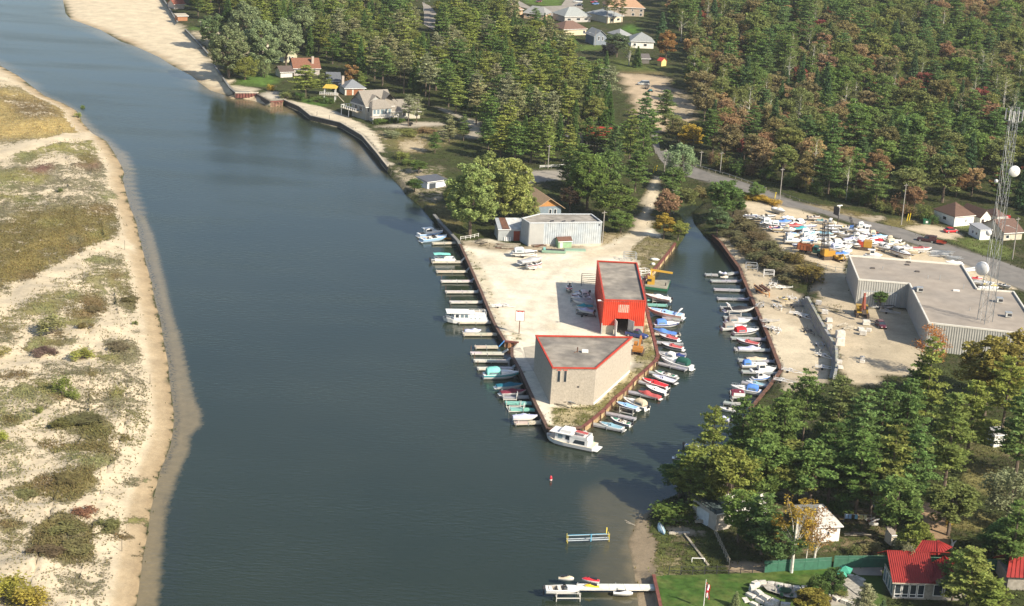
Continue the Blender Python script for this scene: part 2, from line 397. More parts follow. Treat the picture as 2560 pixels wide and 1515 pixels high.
dun(.8,(0.2,0.16,0.06),(0,640),(150,560),(260,580),(120,640),(0,700))
dun(.55,(0.2,0.18,0.08),(150,690),(225,650),(310,622),(338,680),(260,720),(120,780),(-40,830),(-40,790))
dun(.78,BRN,(180,725),(262,715),(266,762),(205,792),(160,772));dun(.8,(0.15,0.13,0.06),(290,700),(343,703),(350,760),(302,762));dun(.6,GRY,(240,640),(320,630),(315,655),(240,660))
dun(.72,GRY,(242,822),(330,835),(343,872),(318,898),(272,880));dun(.5,GRY,(100,880),(380,900),(385,1030),(60,1000),fe=14)
dun(.82,(0.13,0.12,0.045),(112,1030),(200,1012),(277,1047),(255,1082),(112,1047));dun(.8,OLV,(90,1077),(270,1080),(280,1112),(190,1110),(100,1092))
dun(.74,OLV,(20,1200),(110,1160),(230,1132),(240,1182),(180,1232),(110,1222));dun(.85,(0.135,0.115,0.05),(80,1292),(150,1250),(240,1292),(222,1382),(180,1382),(68,1352))
dun(.8,(0.12,0.12,0.05),(230,1282),(290,1266),(300,1302),(240,1312));dun(.45,(0.16,0.15,0.06),(290,1000),(372,1000),(378,1100),(300,1100),fe=10)
dun(.5,(0.22,0.21,0.1),(-40,930),(120,962),(180,962),(110,1052),(-40,1062),fe=12);dun(.5,GRY,(95,1402),(200,1400),(190,1452),(150,1452));dun(.45,GRY,(180,1440),(280,1340),(300,1400),(240,1500))
dun(.5,(0.19,0.17,0.08),(0,1200),(60,1230),(60,1340),(0,1350));dun(.52,(0.2,0.19,0.09),(-40,1060),(60,1080),(60,1170),(-40,1190))
dwl=np.full(nV,99.0);kk=np.where(isW&(PV[:,0]>-60))[0];dwl[kk]=segdist(v1[kk],[tuple(p)for p in WLr],False)
w=np.clip((4.2-dwl)/1.2,0,1)[:,None];base[:]=base*(1-w)+np.array((0.43,0.335,0.21))*w;veg*=1-np.clip((5.0-dwl)/1,0,1)
w=np.clip((2.0-dwl)/1.4,0,1)[:,None];base[:]=base*(1-w)+np.array((0.36,0.27,0.16))*w
for k in range(70):
 x,y=random.uniform(0,370),random.uniform(380,1480);rx,ry=random.uniform(14,46),random.uniform(6,16)
 if x>250+(y-380)*.12 and y<1100:x-=60
 lay([(x*1.0207+rx*math.cos(t)*random.uniform(.7,1.2),y*1.0207+ry*math.sin(t)*random.uniform(.7,1.2))for t in np.linspace(0,5.8,9)],None,random.uniform(.5,.75),random.choice((GRY,OLV,YG,BRN,(0.2,0.2,0.09))),9)
for pts,wd in((((-40,770),(60,705),(150,655),(230,612),(300,590),(330,612)),11),(((-40,390),(60,360),(160,335),(230,330)),8),(((250,690),(275,720),(270,770),(230,820),(260,860)),6),(((220,1440),(250,1380),(225,1310),(260,1270)),7),(((100,1380),(150,1440),(160,1500)),5),(((20,1060),(100,1020),(200,960),(230,930)),5)):
 pp=P('W',*pts)
 up=[(x,y-wd)for x,y in pp];dn=[(x,y+wd)for x,y in pp][::-1]
 lay(up+dn,SAND,0.0,None,3)
lay(P('A',(560,-100),(615,0),(690,185),(980,290),(1560,560),(1870,740),(2050,880),(2350,965))+P('B',(100,1030),(20,920))+P('A',(2290,920),(2240,870),(2080,625),(1960,460),(1800,300),(1725,220),(1590,0),(1560,-100)),(0.60,0.51,0.36),0.04,TAN,3)
lay(P('A',(600,-100),(615,0),(690,185),(980,290),(1560,560),(1870,740),(2050,880),(2350,965),(2499,990),(2499,960),(2210,905),(2060,850),(1880,705),(1570,530),(980,262),(700,150),(650,0),(640,-100)),(0.44,0.34,0.22),0,None,2)
lay(P('A',(1810,300),(2499,290),(2499,600),(2100,620),(1990,450)),(0.45,0.38,0.26),.4,(0.12,0.13,0.05))
lay(P('A',(1810,268),(2000,262),(2070,280),(1850,300)),(0.1,0.14,0.04),.8,(0.09,0.15,0.03),2)
lay(P('A',(2300,770),(2499,735))+P('B',(160,715),(200,790),(60,850),(0,830))+P('A',(2350,840)),(0.10,0.15,0.04),.9,(0.085,0.15,0.03),3)
lay(P('A',(2190,740),(2260,740),(2340,850),(2499,850))+P('B',(30,870),(10,900))+P('A',(2290,895),(2240,860)),(0.55,0.48,0.36),0,None,2)
lay(P('B',(10,915),(200,890),(290,965),(140,992)),(0.5,0.45,0.36),0,None,2)
lay(P('B',(410,965),(700,970),(700,1040),(520,1030)),(0.08,0.14,0.03),.9,(0.07,0.13,0.025),2)
lay(P('B',(280,970),(430,1000),(640,1040),(860,1120),(1060,1225),(1160,1300),(1270,1484),(1180,1484),(1040,1320),(830,1196),(540,1128))+P('F',(1355,125),(1290,135)),(0.58,0.51,0.38),0.02,None,2)
lay(P('B',(1160,1290),(1900,1230),(2050,1300),(1950,1400),(1650,1484),(1400,1484),(1260,1440)),(0.36,0.30,0.19),.62,(0.14,0.13,0.05),6)
lay(P('B',(1380,1380),(1650,1350),(1640,1484),(1450,1484)),(0.45,0.37,0.24),.3,TAN,6)
lay(P('B',(1130,1240),(1500,1190),(1820,1190),(1850,1220),(1500,1245)),(0.45,0.40,0.32),.1,None,3)
lay(P('B',(1760,1040),(1850,1060),(2060,1150),(2180,1190),(2200,1330),(2050,1360),(2090,1290),(2000,1160),(1790,1070)),(0.40,0.36,0.28),.05,None,3)
lay(P('F',(1290,140),(1480,150),(1830,140),(1830,420),(1700,520),(1480,360)),(0.34,0.29,0.20),.45,(0.08,0.09,0.03),4)
lay(P('F',(1650,490),(1850,500),(2100,650),(1950,740),(1850,720)),(0.30,0.25,0.15),.7,(0.15,0.13,0.05),4)
lay(P('W',(1130,592),(1145,650),(1225,838),(1305,1010),(1345,1042),(1430,1040),(1600,885),(1610,840),(1592,740),(1585,680),(1640,600),(1600,560),(1480,590),(1290,610),(1200,585)),GRAV,0.03,(0.2,0.19,0.09),3)
lay(P('F',(1990,870),(2300,880),(2499,930),(2450,990),(2120,930),(2010,920)),(0.36,0.30,0.21),.35,(0.13,0.11,0.06),4)
lay(P('F',(2040,960),(2120,960),(2290,1240),(2350,1484),(2250,1484),(2200,1360),(2090,1110)),(0.58,0.51,0.37),.30,(0.15,0.15,0.06),3)
lay(P('J',(2250,0),(2370,60),(2499,320),(2499,370),(2430,362),(2330,190))+P('K',(80,290),(110,350),(0,370)),(0.54,0.47,0.33),.35,(0.14,0.15,0.06),3)
lay(P('G',(1300,810),(1580,870),(1560,950),(1430,1100),(1270,1260),(1225,1060),(1090,1010),(1180,930)),(0.30,0.25,0.15),.55,(0.17,0.15,0.065),4)
lay(P('G',(880,790),(1140,800),(1000,890),(720,960),(720,930),(860,910)),(0.38,0.31,0.19),.4,(0.2,0.16,0.07),4)
lay(P('K',(800,985),(1150,660),(1190,380),(1300,40),(1340,170),(1420,500),(1405,545),(890,1040),(690,1190),(640,1010)),(0.40,0.34,0.19),.5,(0.17,0.155,0.06),3)
lay(P('K',(380,1010),(800,985),(690,1190),(390,1190)),(0.42,0.35,0.20),.55,(0.15,0.15,0.05),5)
lay(P('K',(1165,560),(1260,570),(1330,560),(1210,650),(1150,640)),(0.33,0.29,0.22),.2,None,3)
lay(P('K',(1180,330),(1290,340),(1300,480),(1160,520)),(0.36,0.31,0.21),.1,None,3)
lay(P('G',(120,920),(720,900),(720,960),(250,1000),(0,1000),(0,930)),(0.38,0.32,0.23),.3,(0.12,0.10,0.06),4)
for pts in(((1460,600),(1380,640),(1320,700),(1290,760),(1300,830)),((1490,600),(1400,655),(1350,720),(1335,800)),((1180,640),(1300,660),(1400,650)),((1200,700),(1260,790),(1290,830)),((1540,570),(1440,630),(1300,650),(1200,640))):
 for o_ in(0,9):
  pp=[(x+o_+random.uniform(-2,2),y+o_*.3)for x,y in P('W',*pts)];lay([(x-1.6,y-1.0)for x,y in pp]+[(x+1.6,y+1.0)for x,y in pp][::-1],(0.57,0.51,0.39),None,None,2.2)
for x,y,r_ in((1250,690,26),(1350,800,22),(1430,640,30),(1220,780,18),(1200,640,22),(1500,620,22)):
 x,y=q('W',x,y);lay([(x+r_*math.cos(t)*random.uniform(.6,1.3),y+r_*.4*math.sin(t)*random.uniform(.6,1.3))for t in np.linspace(0,5.7,8)],(0.58,0.51,0.38),.05,None,7)
lay(P('G',(1090,1010),(1180,930),(1300,800),(1345,690),(1380,560),(1420,430),(1450,330),(1440,240),(1385,235),(1330,330),(1300,430),(1275,560),(1180,680),(1190,760),(1130,830),(960,930),(720,970),(700,1040)),(0.55,0.47,0.34),0.03,TAN,3)
lay(P('C',(1040,710),(1500,740),(1540,850),(1700,920),(1830,1050),(1800,1160),(1420,1300),(1270,1300),(1180,1000),(1100,830)),(0.47,0.37,0.25),0.06,(0.16,0.12,0.06),4)
lay(P('C',(1420,830),(1540,850),(1700,920),(1830,1050),(1800,1160),(1600,1120),(1620,960),(1500,930)),(0.40,0.33,0.23),.42,(0.13,0.11,0.06),4)
lay(P('C',(1040,690),(1500,680),(1500,740),(1150,730)),None,.6,(0.16,0.13,0.06),3)
lay(P('G',(130,180),(620,180),(600,262),(150,300)),(0.36,0.33,0.28),.1,None,4)
lay(P('C',(690,440),(900,430),(900,480),(760,490),(680,480)),(0.10,0.13,0.04),.8,(0.09,0.13,0.03),2)
lay(P('C',(920,580),(1200,590),(1300,640),(1480,650),(1450,700),(1040,690)),(0.12,0.14,0.05),.8,(0.09,0.11,0.03),3)
lay(P('C',(1100,240),(1230,240),(1240,330),(1100,320)),(0.08,0.15,0.03),.9,(0.07,0.14,0.025),2)
lay(P('C',(60,-60),(500,-60),(500,60),(360,60),(120,30)),(0.10,0.14,0.04),.8,(0.09,0.14,0.03),2)
lay(P('G',(2215,480),(2499,500))+P('H',(250,545),(700,690),(1000,790),(1450,930),(1950,1100),(2330,1260),(2420,1340),(2040,1340),(780,1010),(740,1200),(480,1095),(300,1045),(150,960))+P('G',(2400,710)),(0.55,0.46,0.32),0.03,TAN,2)
lay(P('H',(240,500),(560,520),(900,590),(1080,640),(1060,690),(840,640),(520,560)),(0.36,0.29,0.18),.5,(0.16,0.13,0.05),3)
lay(P('H',(930,640),(1120,620),(1130,660),(1060,700)),(0.45,0.38,0.28),.05,None,2)
lay(P('H',(1080,660),(1500,650),(1720,720),(1540,710),(1300,745),(1180,720)),(0.30,0.25,0.15),.6,(0.17,0.145,0.055),3)
lay(P('H',(1300,742),(1540,708),(1730,740),(1860,790),(1900,810),(1760,862),(1560,810)),(0.54,0.45,0.32),.02,None,3)
lay(P('H',(1760,862),(2100,800),(2400,960),(2350,1050),(2100,1000),(1900,920)),(0.22,0.20,0.10),.7,(0.11,0.135,0.04),3)
lay(P('H',(1600,650),(2200,720),(2020,760),(1860,750)),(0.2,0.2,0.09),.7,(0.12,0.14,0.045),3)
lay(P('G',(2010,700),(2225,490),(2400,710),(2499,790))+P('H',(150,960),(480,1095),(560,1180),(430,1220),(190,1290),(60,1200))+P('G',(2450,1130),(2300,1030),(2080,830)),(0.20,0.16,0.10),.62,(0.10,0.085,0.04),4)
lay(P('G',(1975,800),(2080,840),(2300,1050),(2450,1160))+P('H',(60,1240),(190,1330),(330,1400))+P('EX',(650,385),(970,925),(1065,1110),(1050,1300),(950,1484))+P('L',(140,860),(135,650),(0,300))+P('K',(2372,0))+P('G',(2262,1230),(2232,1140)),(0.50,0.42,0.295),0.06,(0.2,0.16,0.08),3)
lay(P('G',(1980,805),(2120,870),(2320,1080),(2440,1170),(2300,1170),(2100,940)),None,.35,(0.22,0.17,0.075),4)
lay(P('EX',(130,580),(330,570),(480,660),(860,880),(980,1000),(980,1200),(400,1300),(300,1100),(160,700)),(0.58,0.50,0.36),0.02,None,4)
lay(P('H',(560,1140),(770,1190),(860,1484),(560,1484),(430,1300))+P('EX',(745,330),),(0.44,0.37,0.26),.15,(0.16,0.13,0.06),4)
lay(P('EX',(830,370),(1370,390),(1696,500),(1696,1100),(1696,1484),(1300,1484),(1140,1250),(1130,1000),(1000,780)),(0.48,0.40,0.28),.14,(0.18,0.155,0.06),4)
lay(P('EX',(930,430),(1200,420),(1200,560),(1000,540)),None,.5,(0.19,0.16,0.07),4)
lay(P('L',(1000,400),(1400,420),(1500,660),(1390,700),(850,680),(720,620)),(0.52,0.44,0.31),.04,None,4)
lay(P('L',(860,-20),(1350,60),(1580,180),(1600,460),(1420,640),(1000,700)),(0.42,0.355,0.25),.10,(0.18,0.155,0.06),3)
lay(P('O',(1380,460),(1440,455),(1340,620),(1330,760),(1420,850),(1390,1000),(1385,1190),(1450,1600),(1240,1600),(1190,1150),(1130,860),(1180,740),(1210,640)),(0.285,0.225,0.15),.04,TAN,2)
lay(P('O',(1340,640),(1600,650),(1880,720),(1920,900),(1900,1100),(1790,1160),(1400,1190),(1390,1000),(1420,870)),(0.17,0.145,0.08),.62,(0.085,0.10,0.03),4)
lay(P('O',(1480,690),(1880,740),(1900,800),(1700,800),(1500,780)),(0.36,0.30,0.21),.3,None,4)
lay(P('O',(1400,980),(1640,1010),(1640,1150),(1400,1190)),(0.30,0.25,0.14),.55,(0.15,0.155,0.05),4)
lay(P('O',(2130,1050),(2460,1060),(2460,1160),(2120,1150)),(0.34,0.26,0.17),.15,TAN,3)
lay(P('Q',(0,250),(500,330),(760,420),(1150,480),(1180,780),(660,980),(0,960)),(0.21,0.165,0.095),.5,(0.075,0.09,0.028),5)
lay(P('Q',(480,450),(800,480),(820,580),(700,600)),(0.10,0.13,0.04),.8,(0.09,0.14,0.035),3)
lay(P('Q',(1470,480),(1720,470),(1760,700),(1760,960),(1570,1000),(1520,760)),(0.34,0.235,0.145),.08,(0.2,0.16,0.08),4)
lay(P('Q',(1780,560),(1990,540),(2260,610),(2260,740),(1900,750),(1790,700)),(0.24,0.20,0.10),.7,(0.16,0.145,0.055),4)
lay(P('Q',(1900,60),(2200,130),(2330,420),(2110,400),(1900,250)),(0.24,0.21,0.10),.7,(0.17,0.155,0.06),5)
lay(P('L',(1800,1100),(2499,1200),(2499,1484),(2000,1484)),(0.24,0.2,0.11),.6,(0.12,0.12,0.045),5)
lay(P('O',(1392,1200),(1520,1185),(1900,1178),(2499,1160))+P('Q',(60,1150),(420,1110),(650,1105),(790,1112),(1150,1110),(1150,1484),(1150,1700))+P('O',(1500,1700),(1452,1484)),(0.075,0.12,0.03),0,None,3)
lay(P('ST',(1600,560),(2040,540),(2508,500),(2508,1058),(1500,1058),(1450,700)),(0.38,0.35,0.30),.12,(0.1,0.12,0.04),3)
lay(P('G',(1560,40),(1780,150),(2150,262),(2499,380))+P('H',(420,530),(980,680),(1600,850),(2250,1060),(2700,1230),(2700,1440),(2200,1230),(1600,960),(1080,780),(560,610),(190,540))+P('G',(2260,390),(1900,285),(1640,220),(1490,120)),(.2,.19,.17),0,None,4)
veg=np.clip(veg,0,1)
me=bpy.data.meshes.new('ground');me.from_pydata(LV,[],f1)
a=me.color_attributes.new('base','FLOAT_COLOR','POINT');a.data.foreach_set('color',np.c_[base,np.ones(nV)].astype(np.float32).ravel())
a=me.color_attributes.new('vcol','FLOAT_COLOR','POINT');a.data.foreach_set('color',np.c_[vcol,veg].astype(np.float32).ravel())
me.polygons.foreach_set('use_smooth',[True]*len(f1));me.update()
M=bpy.data.materials.new('sandy_ground');M.use_nodes=True;n=M.node_tree.nodes;l=M.node_tree.links
bs=n['Principled BSDF'];bs.inputs['Roughness'].default_value=0.95;bs.inputs['Specular IOR Level'].default_value=0.1
geo=n.new('ShaderNodeNewGeometry')
def noise(sc,det,rough=0.55):
 no=n.new('ShaderNodeTexNoise');no.inputs['Scale'].default_value=sc;no.inputs['Detail'].default_value=det;no.inputs['Roughness'].default_value=rough
 l.new(geo.outputs['Position'],no.inputs['Vector']);return no.outputs['Fac']
def rng_(src,a0,a1,b0,b1):
 mr=n.new('ShaderNodeMapRange');l.new(src,mr.inputs[0])
 for i,v_ in enumerate((a0,a1,b0,b1)):mr.inputs[1+i].default_value=v_
 return mr.outputs[0]
def mth(op,a_,b_):
 k=n.new('ShaderNodeMath');k.operation=op
 for i,s_ in enumerate((a_,b_)):
  if isinstance(s_,(int,float)):k.inputs[i].default_value=s_
  else:l.new(s_,k.inputs[i])
 return k.outputs[0]
def cmul(c,f_):
 mx=n.new('ShaderNodeMix');mx.data_type='RGBA';mx.blend_type='MULTIPLY';mx.inputs[0].default_value=1
 l.new(c,mx.inputs[6]);l.new(f_,mx.inputs[7]);return mx.outputs[2]
ab=n.new('ShaderNodeAttribute');ab.attribute_name='base';av=n.new('ShaderNodeAttribute');av.attribute_name='vcol'
b_=cmul(ab.outputs['Color'],mth('MULTIPLY',rng_(noise(0.2,6,.65),.3,.7,.78,1.14),rng_(noise(1.7,5,.7),.3,.7,.88,1.10)))
v_=cmul(av.outputs['Color'],mth('MULTIPLY',rng_(noise(0.5,4),.3,.7,.65,1.35),rng_(noise(3.0,3),.3,.7,.7,1.3)))
nz=mth('ADD',mth('ADD',mth('MULTIPLY',noise(0.55,7,.75),0.45),mth('MULTIPLY',noise(2.6,4,.7),0.25)),mth('MULTIPLY',noise(0.13,3),0.30))
thr=mth('SUBTRACT',1.0,av.outputs['Alpha'])
fac=rng_(mth('SUBTRACT',rng_(nz,.34,.66,0,1),thr),-.06,.10,0,1)
mx=n.new('ShaderNodeMix');mx.data_type='RGBA';l.new(fac,mx.inputs[0]);l.new(b_,mx.inputs[6]);l.new(v_,mx.inputs[7]);l.new(mx.outputs[2],bs.inputs['Base Color'])
bp=n.new('ShaderNodeBump');bp.inputs['Strength'].default_value=.9;bp.inputs['Distance'].default_value=.12
l.new(mth('ADD',noise(1.3,5,.7),mth('MULTIPLY',fac,1.3)),bp.inputs['Height']);l.new(bp.outputs[0],bs.inputs['Normal'])
me.materials.append(M)
ground=bpy.data.objects.new('ground',me);COL.objects.link(ground);tag(ground,'sandy ground of the dunes, marina lot and wooded land',kind='structure')
wp=[]
for y0,y1,st in((150,235,12),(235,420,1.6),(420,640,2.6),(640,1300,8)):
 for k,y in enumerate(np.arange(y0,y1,st)):
  hw=y*.31+20;xs=np.arange(-hw,hw,st)+(k%2)*st/2;wp.append(np.stack([xs,np.full(len(xs),y)],1))
yy,xx=np.meshgrid(np.arange(235,470,.7),np.arange(-110,-15,.9));wp.append(np.stack([xx.ravel(),yy.ravel()],1)+rng.uniform(-.2,.2,(xx.size,2)))
wp=np.concatenate(wp);wp=wp+rng.uniform(-.15,.15,wp.shape)
keep=~(pip(wp,[tuple(p)for p in offset(WLr,8,-1)]+[(-700,120),(-900,900)]))
wm=pip(wp,[tuple(p)for p in offset([p[:2]for p in MLr],6,1)]+[(600,120),(900,1700),(-200,1700)])
wp=wp[keep&~wm]
v2,z2,f2=cdt([(x,y,0)for x,y in wp]+[(-900,130,0),(700,130,0),(700,1600,0),(-900,1600,0)],[])
PW=proj_np(np.c_[v2,np.zeros(len(v2))])
shal=np.zeros(len(v2));weed=np.zeros(len(v2))
def shoal(poly,val,fe,arr=None):
 arr=shal if arr is None else arr
 pl=np.array(poly);lo=pl.min(0)-fe;hi=pl.max(0)+fe
 idx=np.where((PW[:,0]>lo[0])&(PW[:,0]<hi[0])&(PW[:,1]>lo[1])&(PW[:,1]<hi[1]))[0]
 if not len(idx):return
 p=PW[idx];d=segdist(p,poly);i=pip(p,poly);w_=np.clip(.5+np.where(i,d,-d)/(2*fe),0,1);w_=w_*w_*(3-2*w_)
 arr[idx]=np.maximum(arr[idx],val*w_)
shelf=P('A',(-100,560),(0,630),(190,735),(340,860),(450,935),(640,1010),(800,1110),(870,1200),(960,1290),(1080,1370),(1180,1470))+P('E',(1225,0),(1290,120),(1320,360),(1400,600),(1490,800),(1545,1000),(1585,1200),(1640,1484))+P('I',(1740,270),(1810,560),(1850,740),(1900,930),(1960,1060),(1960,1180),(1850,1290),(1850,1420))+P('M',(1820,0),(1740,200),(1650,440),(1610,640),(1580,980),(1570,1200),(1530,1484),(1510,1700))
shoal(shelf+[(p[0]-40,p[1])for p in WL[::-1]],0.85,6)
shoal(shelf+[(p[0]+8,p[1])for p in WL[::-1]],0.85,6)
shoal([(p[0]+34,p[1])for p in WL if p[1]>650]+[(p[0]-20,p[1])for p in WL[::-1]if p[1]>650],0.9,9)
shoal([(p[0]+15,p[1]+3)for p in WL if p[1]>380 and p[1]<1190]+[(p[0]+1,p[1])for p in WL[::-1]if p[1]>380 and p[1]<1190],0.8,4,weed)
shoal(P('A',(560,-60),(600,100),(640,200),(840,270),(1100,400),(1560,600),(1900,830),(2050,930),(2350,1010),(2499,1040))+P('B',(140,1100),(400,1130),(300,1000),(60,960))+P('A',(2300,900),(1800,600),(900,150),(700,-60)),.7,7)
shoal(P('B',(840,1300),(1050,1460))+P('F',(1080,20),(1240,200),(1180,220),(1050,90),(960,0))+P('B',(820,1400),),.5,10)
shoal(P('O',(1500,420),(1200,330),(900,290),(720,360),(700,520),(760,700),(850,900),(720,1100),(800,1300),(950,1484),(1000,1600),(1300,1600),(1300,700)),.26,26)
shoal(P('O',(1450,430),(1250,400),(1100,480),(1000,620),(1020,820),(950,1000),(1000,1484),(1050,1600),(1300,1600),(1300,600)),.30,20)
shoal(P('O',(1420,440),(1300,500),(1150,640),(1080,860),(1120,1150),(1180,1600),(1300,1600),(1300,600)),.62,12)
shoal(P('K',(690,1230),(760,1260),(1000,1010),(1240,800),(1440,600),(1420,560),(1180,780),(950,980)),.42,9)
shoal(P('M',(1600,400),(1900,500),(1850,900),(1700,1484),(1560,1484)),.6,25,weed)
me=bpy.data.meshes.new('water');me.from_pydata([(x,y,0)for x,y in v2],[],f2)
a=me.color_attributes.new('depth','FLOAT_COLOR','POINT');a.data.foreach_set('color',np.c_[shal,weed,np.zeros(len(v2)),np.ones(len(v2))].astype(np.float32).ravel())
M=bpy.data.materials.new('river_water');M.use_nodes=True;n=M.node_tree.nodes;l=M.node_tree.links
bs=n['Principled BSDF'];bs.inputs['IOR'].default_value=1.33;bs.inputs['Roughness'].default_value=0.12;bs.inputs['Specular IOR Level'].default_value=0.5
geo=n.new('ShaderNodeNewGeometry')
at_=n.new('ShaderNodeAttribute');at_.attribute_name='depth';sp=n.new('ShaderNodeSeparateColor');l.new(at_.outputs['Color'],sp.inputs[0])
def cmix(f_,a_,b_):
 k=n.new('ShaderNodeMix');k.data_type='RGBA'
 for i,s_ in((0,f_),(6,a_),(7,b_)):
  if isinstance(s_,tuple):k.inputs[i].default_value=(*s_,1)
  else:l.new(s_,k.inputs[i])
 return k.outputs[2]
mq=n.new('ShaderNodeMapping');mq.inputs['Scale'].default_value=(.012,.05,1);mq.inputs['Rotation'].default_value=(0,0,.5);l.new(geo.outputs['Position'],mq.inputs[0])
st_=n.new('ShaderNodeTexNoise');st_.inputs['Scale'].default_value=1;st_.inputs['Detail'].default_value=4;l.new(mq.outputs[0],st_.inputs['Vector']);streak=st_.outputs['Fac']
nn=noise(0.35,6,.7);n3=noise(1.5,5,.7)
deep=cmix(rng_(noise(0.02,3),.35,.65,0,1),(0.019,0.029,0.019),(0.025,0.035,0.023))
sh=mth('MULTIPLY',sp.outputs[0],rng_(mth('ADD',mth('MULTIPLY',nn,.6),mth('MULTIPLY',n3,.4)),.35,.6,.70,1.05))
c1=cmix(sh,deep,(0.235,0.185,0.10))
wd_=mth('MULTIPLY',sp.outputs[1],rng_(n3,.45,.58,0,1))
c2=cmix(wd_,c1,(0.022,0.03,0.03))
l.new(c2,bs.inputs['Base Color']);l.new(rng_(streak,.36,.64,.05,.20),bs.inputs['Roughness'])
mp=n.new('ShaderNodeMapping');mp.inputs['Scale'].default_value=(0.55,1.5,1);l.new(geo.outputs['Position'],mp.inputs[0])
wv=n.new('ShaderNodeTexNoise');wv.inputs['Scale'].default_value=0.9;wv.inputs['Detail'].default_value=4;l.new(mp.outputs[0],wv.inputs['Vector'])
bp=n.new('ShaderNodeBump');bp.inputs['Distance'].default_value=.10;l.new(rng_(streak,.36,.64,.28,.95),bp.inputs['Strength'])
l.new(wv.outputs['Fac'],bp.inputs['Height']);l.new(bp.outputs[0],bs.inputs['Normal'])
me.materials.append(M);water=bpy.data.objects.new('water',me);COL.objects.link(water);tag(water,'dark green river water with sandy shallows',kind='structure')
#  ROADS AND PAVING (sheets on the ground)
def drape(name,poly_px,material,label,dz=0.05,step=3.0,kind='structure',z=None):
 pts=[at(p)if z is None else atz(p,z)for p in poly_px]
 ring=resample([(p.x,p.y)for p in pts]+[(pts[0].x,pts[0].y)],step)[:-1]
 n0=len(ring);V=[Vector(p[:2])for p in ring];E_=[(i,(i+1)%n0)for i in range(n0)]
 xs=[p[0]for p in ring];ys=[p[1]for p in ring];st=max(step,(max(xs)-min(xs))/60)
 gx,gy=np.meshgrid(np.arange(min(xs),max(xs),st),np.arange(min(ys),max(ys),st));g=np.stack([gx.ravel(),gy.ravel()],1)
 if len(g):
  poly2=[tuple(p[:2])for p in ring];g=g[pip(g,poly2)&(segdist(g,poly2)>.5)];V+=[Vector(p)for p in g]
 v,e,f,_,_,_=delaunay_2d_cdt(V,E_,[list(range(n0))],1,0.001)
 b=MB();b.add([(p.x,p.y,hz(p.x,p.y)+dz)for p in v],f)
 o=b.build(name,material,smooth=True);return tag(o,label,kind=kind)
asph=mat('asphalt',(0.20,0.185,0.165),0.9,0.12,0.6,0.3,col2=(0.165,0.155,0.14))
asph2=mat('worn_asphalt',(0.30,0.27,0.225),0.9,0.12,0.5,0.2,col2=(0.26,0.235,0.2))
drape('road',P('G',(1400,-10),(1520,-10),(1570,40),(1600,100),(1780,150),(1990,235),(2150,262),(2330,320),(2499,380))+P('H',(160,465),(420,530),(700,610),(980,680),(1300,745),(1600,850),(1900,965),(2250,1060),(2499,1150),(2700,1230),(2700,1440),(2499,1350),(2200,1230),(1950,1095),(1600,960),(1300,850),(1080,780),(860,700),(560,610),(330,545),(190,540))+P('G',(2499,442),(2260,390),(2100,330),(1900,285),(1780,262),(1640,220),(1540,180),(1490,120),(1440,70)),asph,'grey asphalt road running past the boatyard')
drape('forest_road',P('C',(1330,1270),(1410,1270),(1450,1484),(1520,1500),(1400,1500)),asph,'grey road running north from the junction into the wood')
drape('street',P('C',(-40,-30),(90,20),(180,70),(330,62),(480,56),(560,-60),(700,-60),(670,60),(700,85),(600,120),(480,110),(400,160),(300,130),(90,70),(-40,60)),asph2,'pale grey residential street at the top edge',dz=.08)
drape('side_street',P('G',(140,190),(470,205),(620,225),(610,250),(450,248),(330,262),(250,300),(150,300)),asph2,'worn paved street behind the cottonwood trees',dz=.08)
drape('wood_road',P('B',(1620,20),(1700,60),(1760,130),(1740,300),(1640,240),(1640,100)),asph2,'pale road glimpsed between the pines at the top',dz=.08)
drape('concrete_apron',P('K',(3,432),(80,425),(110,470),(140,545),(240,650),(200,655),(90,655),(2,512)),conc,'pale concrete apron on the west quay beside the workshop',dz=.04)
drape('concrete_apron',P('K',(110,425),(228,405),(212,660),(140,545)),mat('worn_concrete',(0.40,0.36,0.29),.9,.12,.7),'worn concrete slab against the west wall of the workshop',dz=.05)
lawnm=mat('mown_lawn',(0.052,0.105,0.02),0.95,0.32,0.9,0.5,col2=(0.092,0.125,0.032),spec=.1,detail=7)
drape('lawn',P('O',(1392,1200),(1520,1185),(1900,1178),(2499,1160))+P('Q',(60,1150),(420,1110),(650,1105),(790,1112),(830,1160),(690,1190),(420,1270),(100,1240),(0,1240))+P('O',(2340,1225),(2260,1340),(2230,1484),(2200,1640),(1500,1640),(1452,1484),(1417,1320)),lawnm,'bright green mown lawn beside the boat dock',dz=.05,step=1.5)
drape('driveway',P('Q',(785,1113),(1120,1110),(1110,1190),(880,1185),(830,1160)),mat('paving_slab',(0.36,0.31,0.26),.9,.1,.8),'grey paved driveway beside the red roofed house',dz=.07)
drape('patio',P('ST',(460,640),(700,620),(960,680),(1350,770),(1480,860),(1330,960),(1000,940),(600,800)),mat('flagstone',(0.36,0.335,0.29),.9,.3,1.6,.6),'grey flagstone terrace inside the white boulder wall',dz=.5,step=1.2)
drape('patio',P('ST',(2040,590),(2300,460),(2508,520),(2508,900),(2390,860)),mat('flagstone',(0.36,0.335,0.29),.9,.3,1.6,.6),'grey flagstone yard in front of the red roofed house',dz=.12,step=1.2)
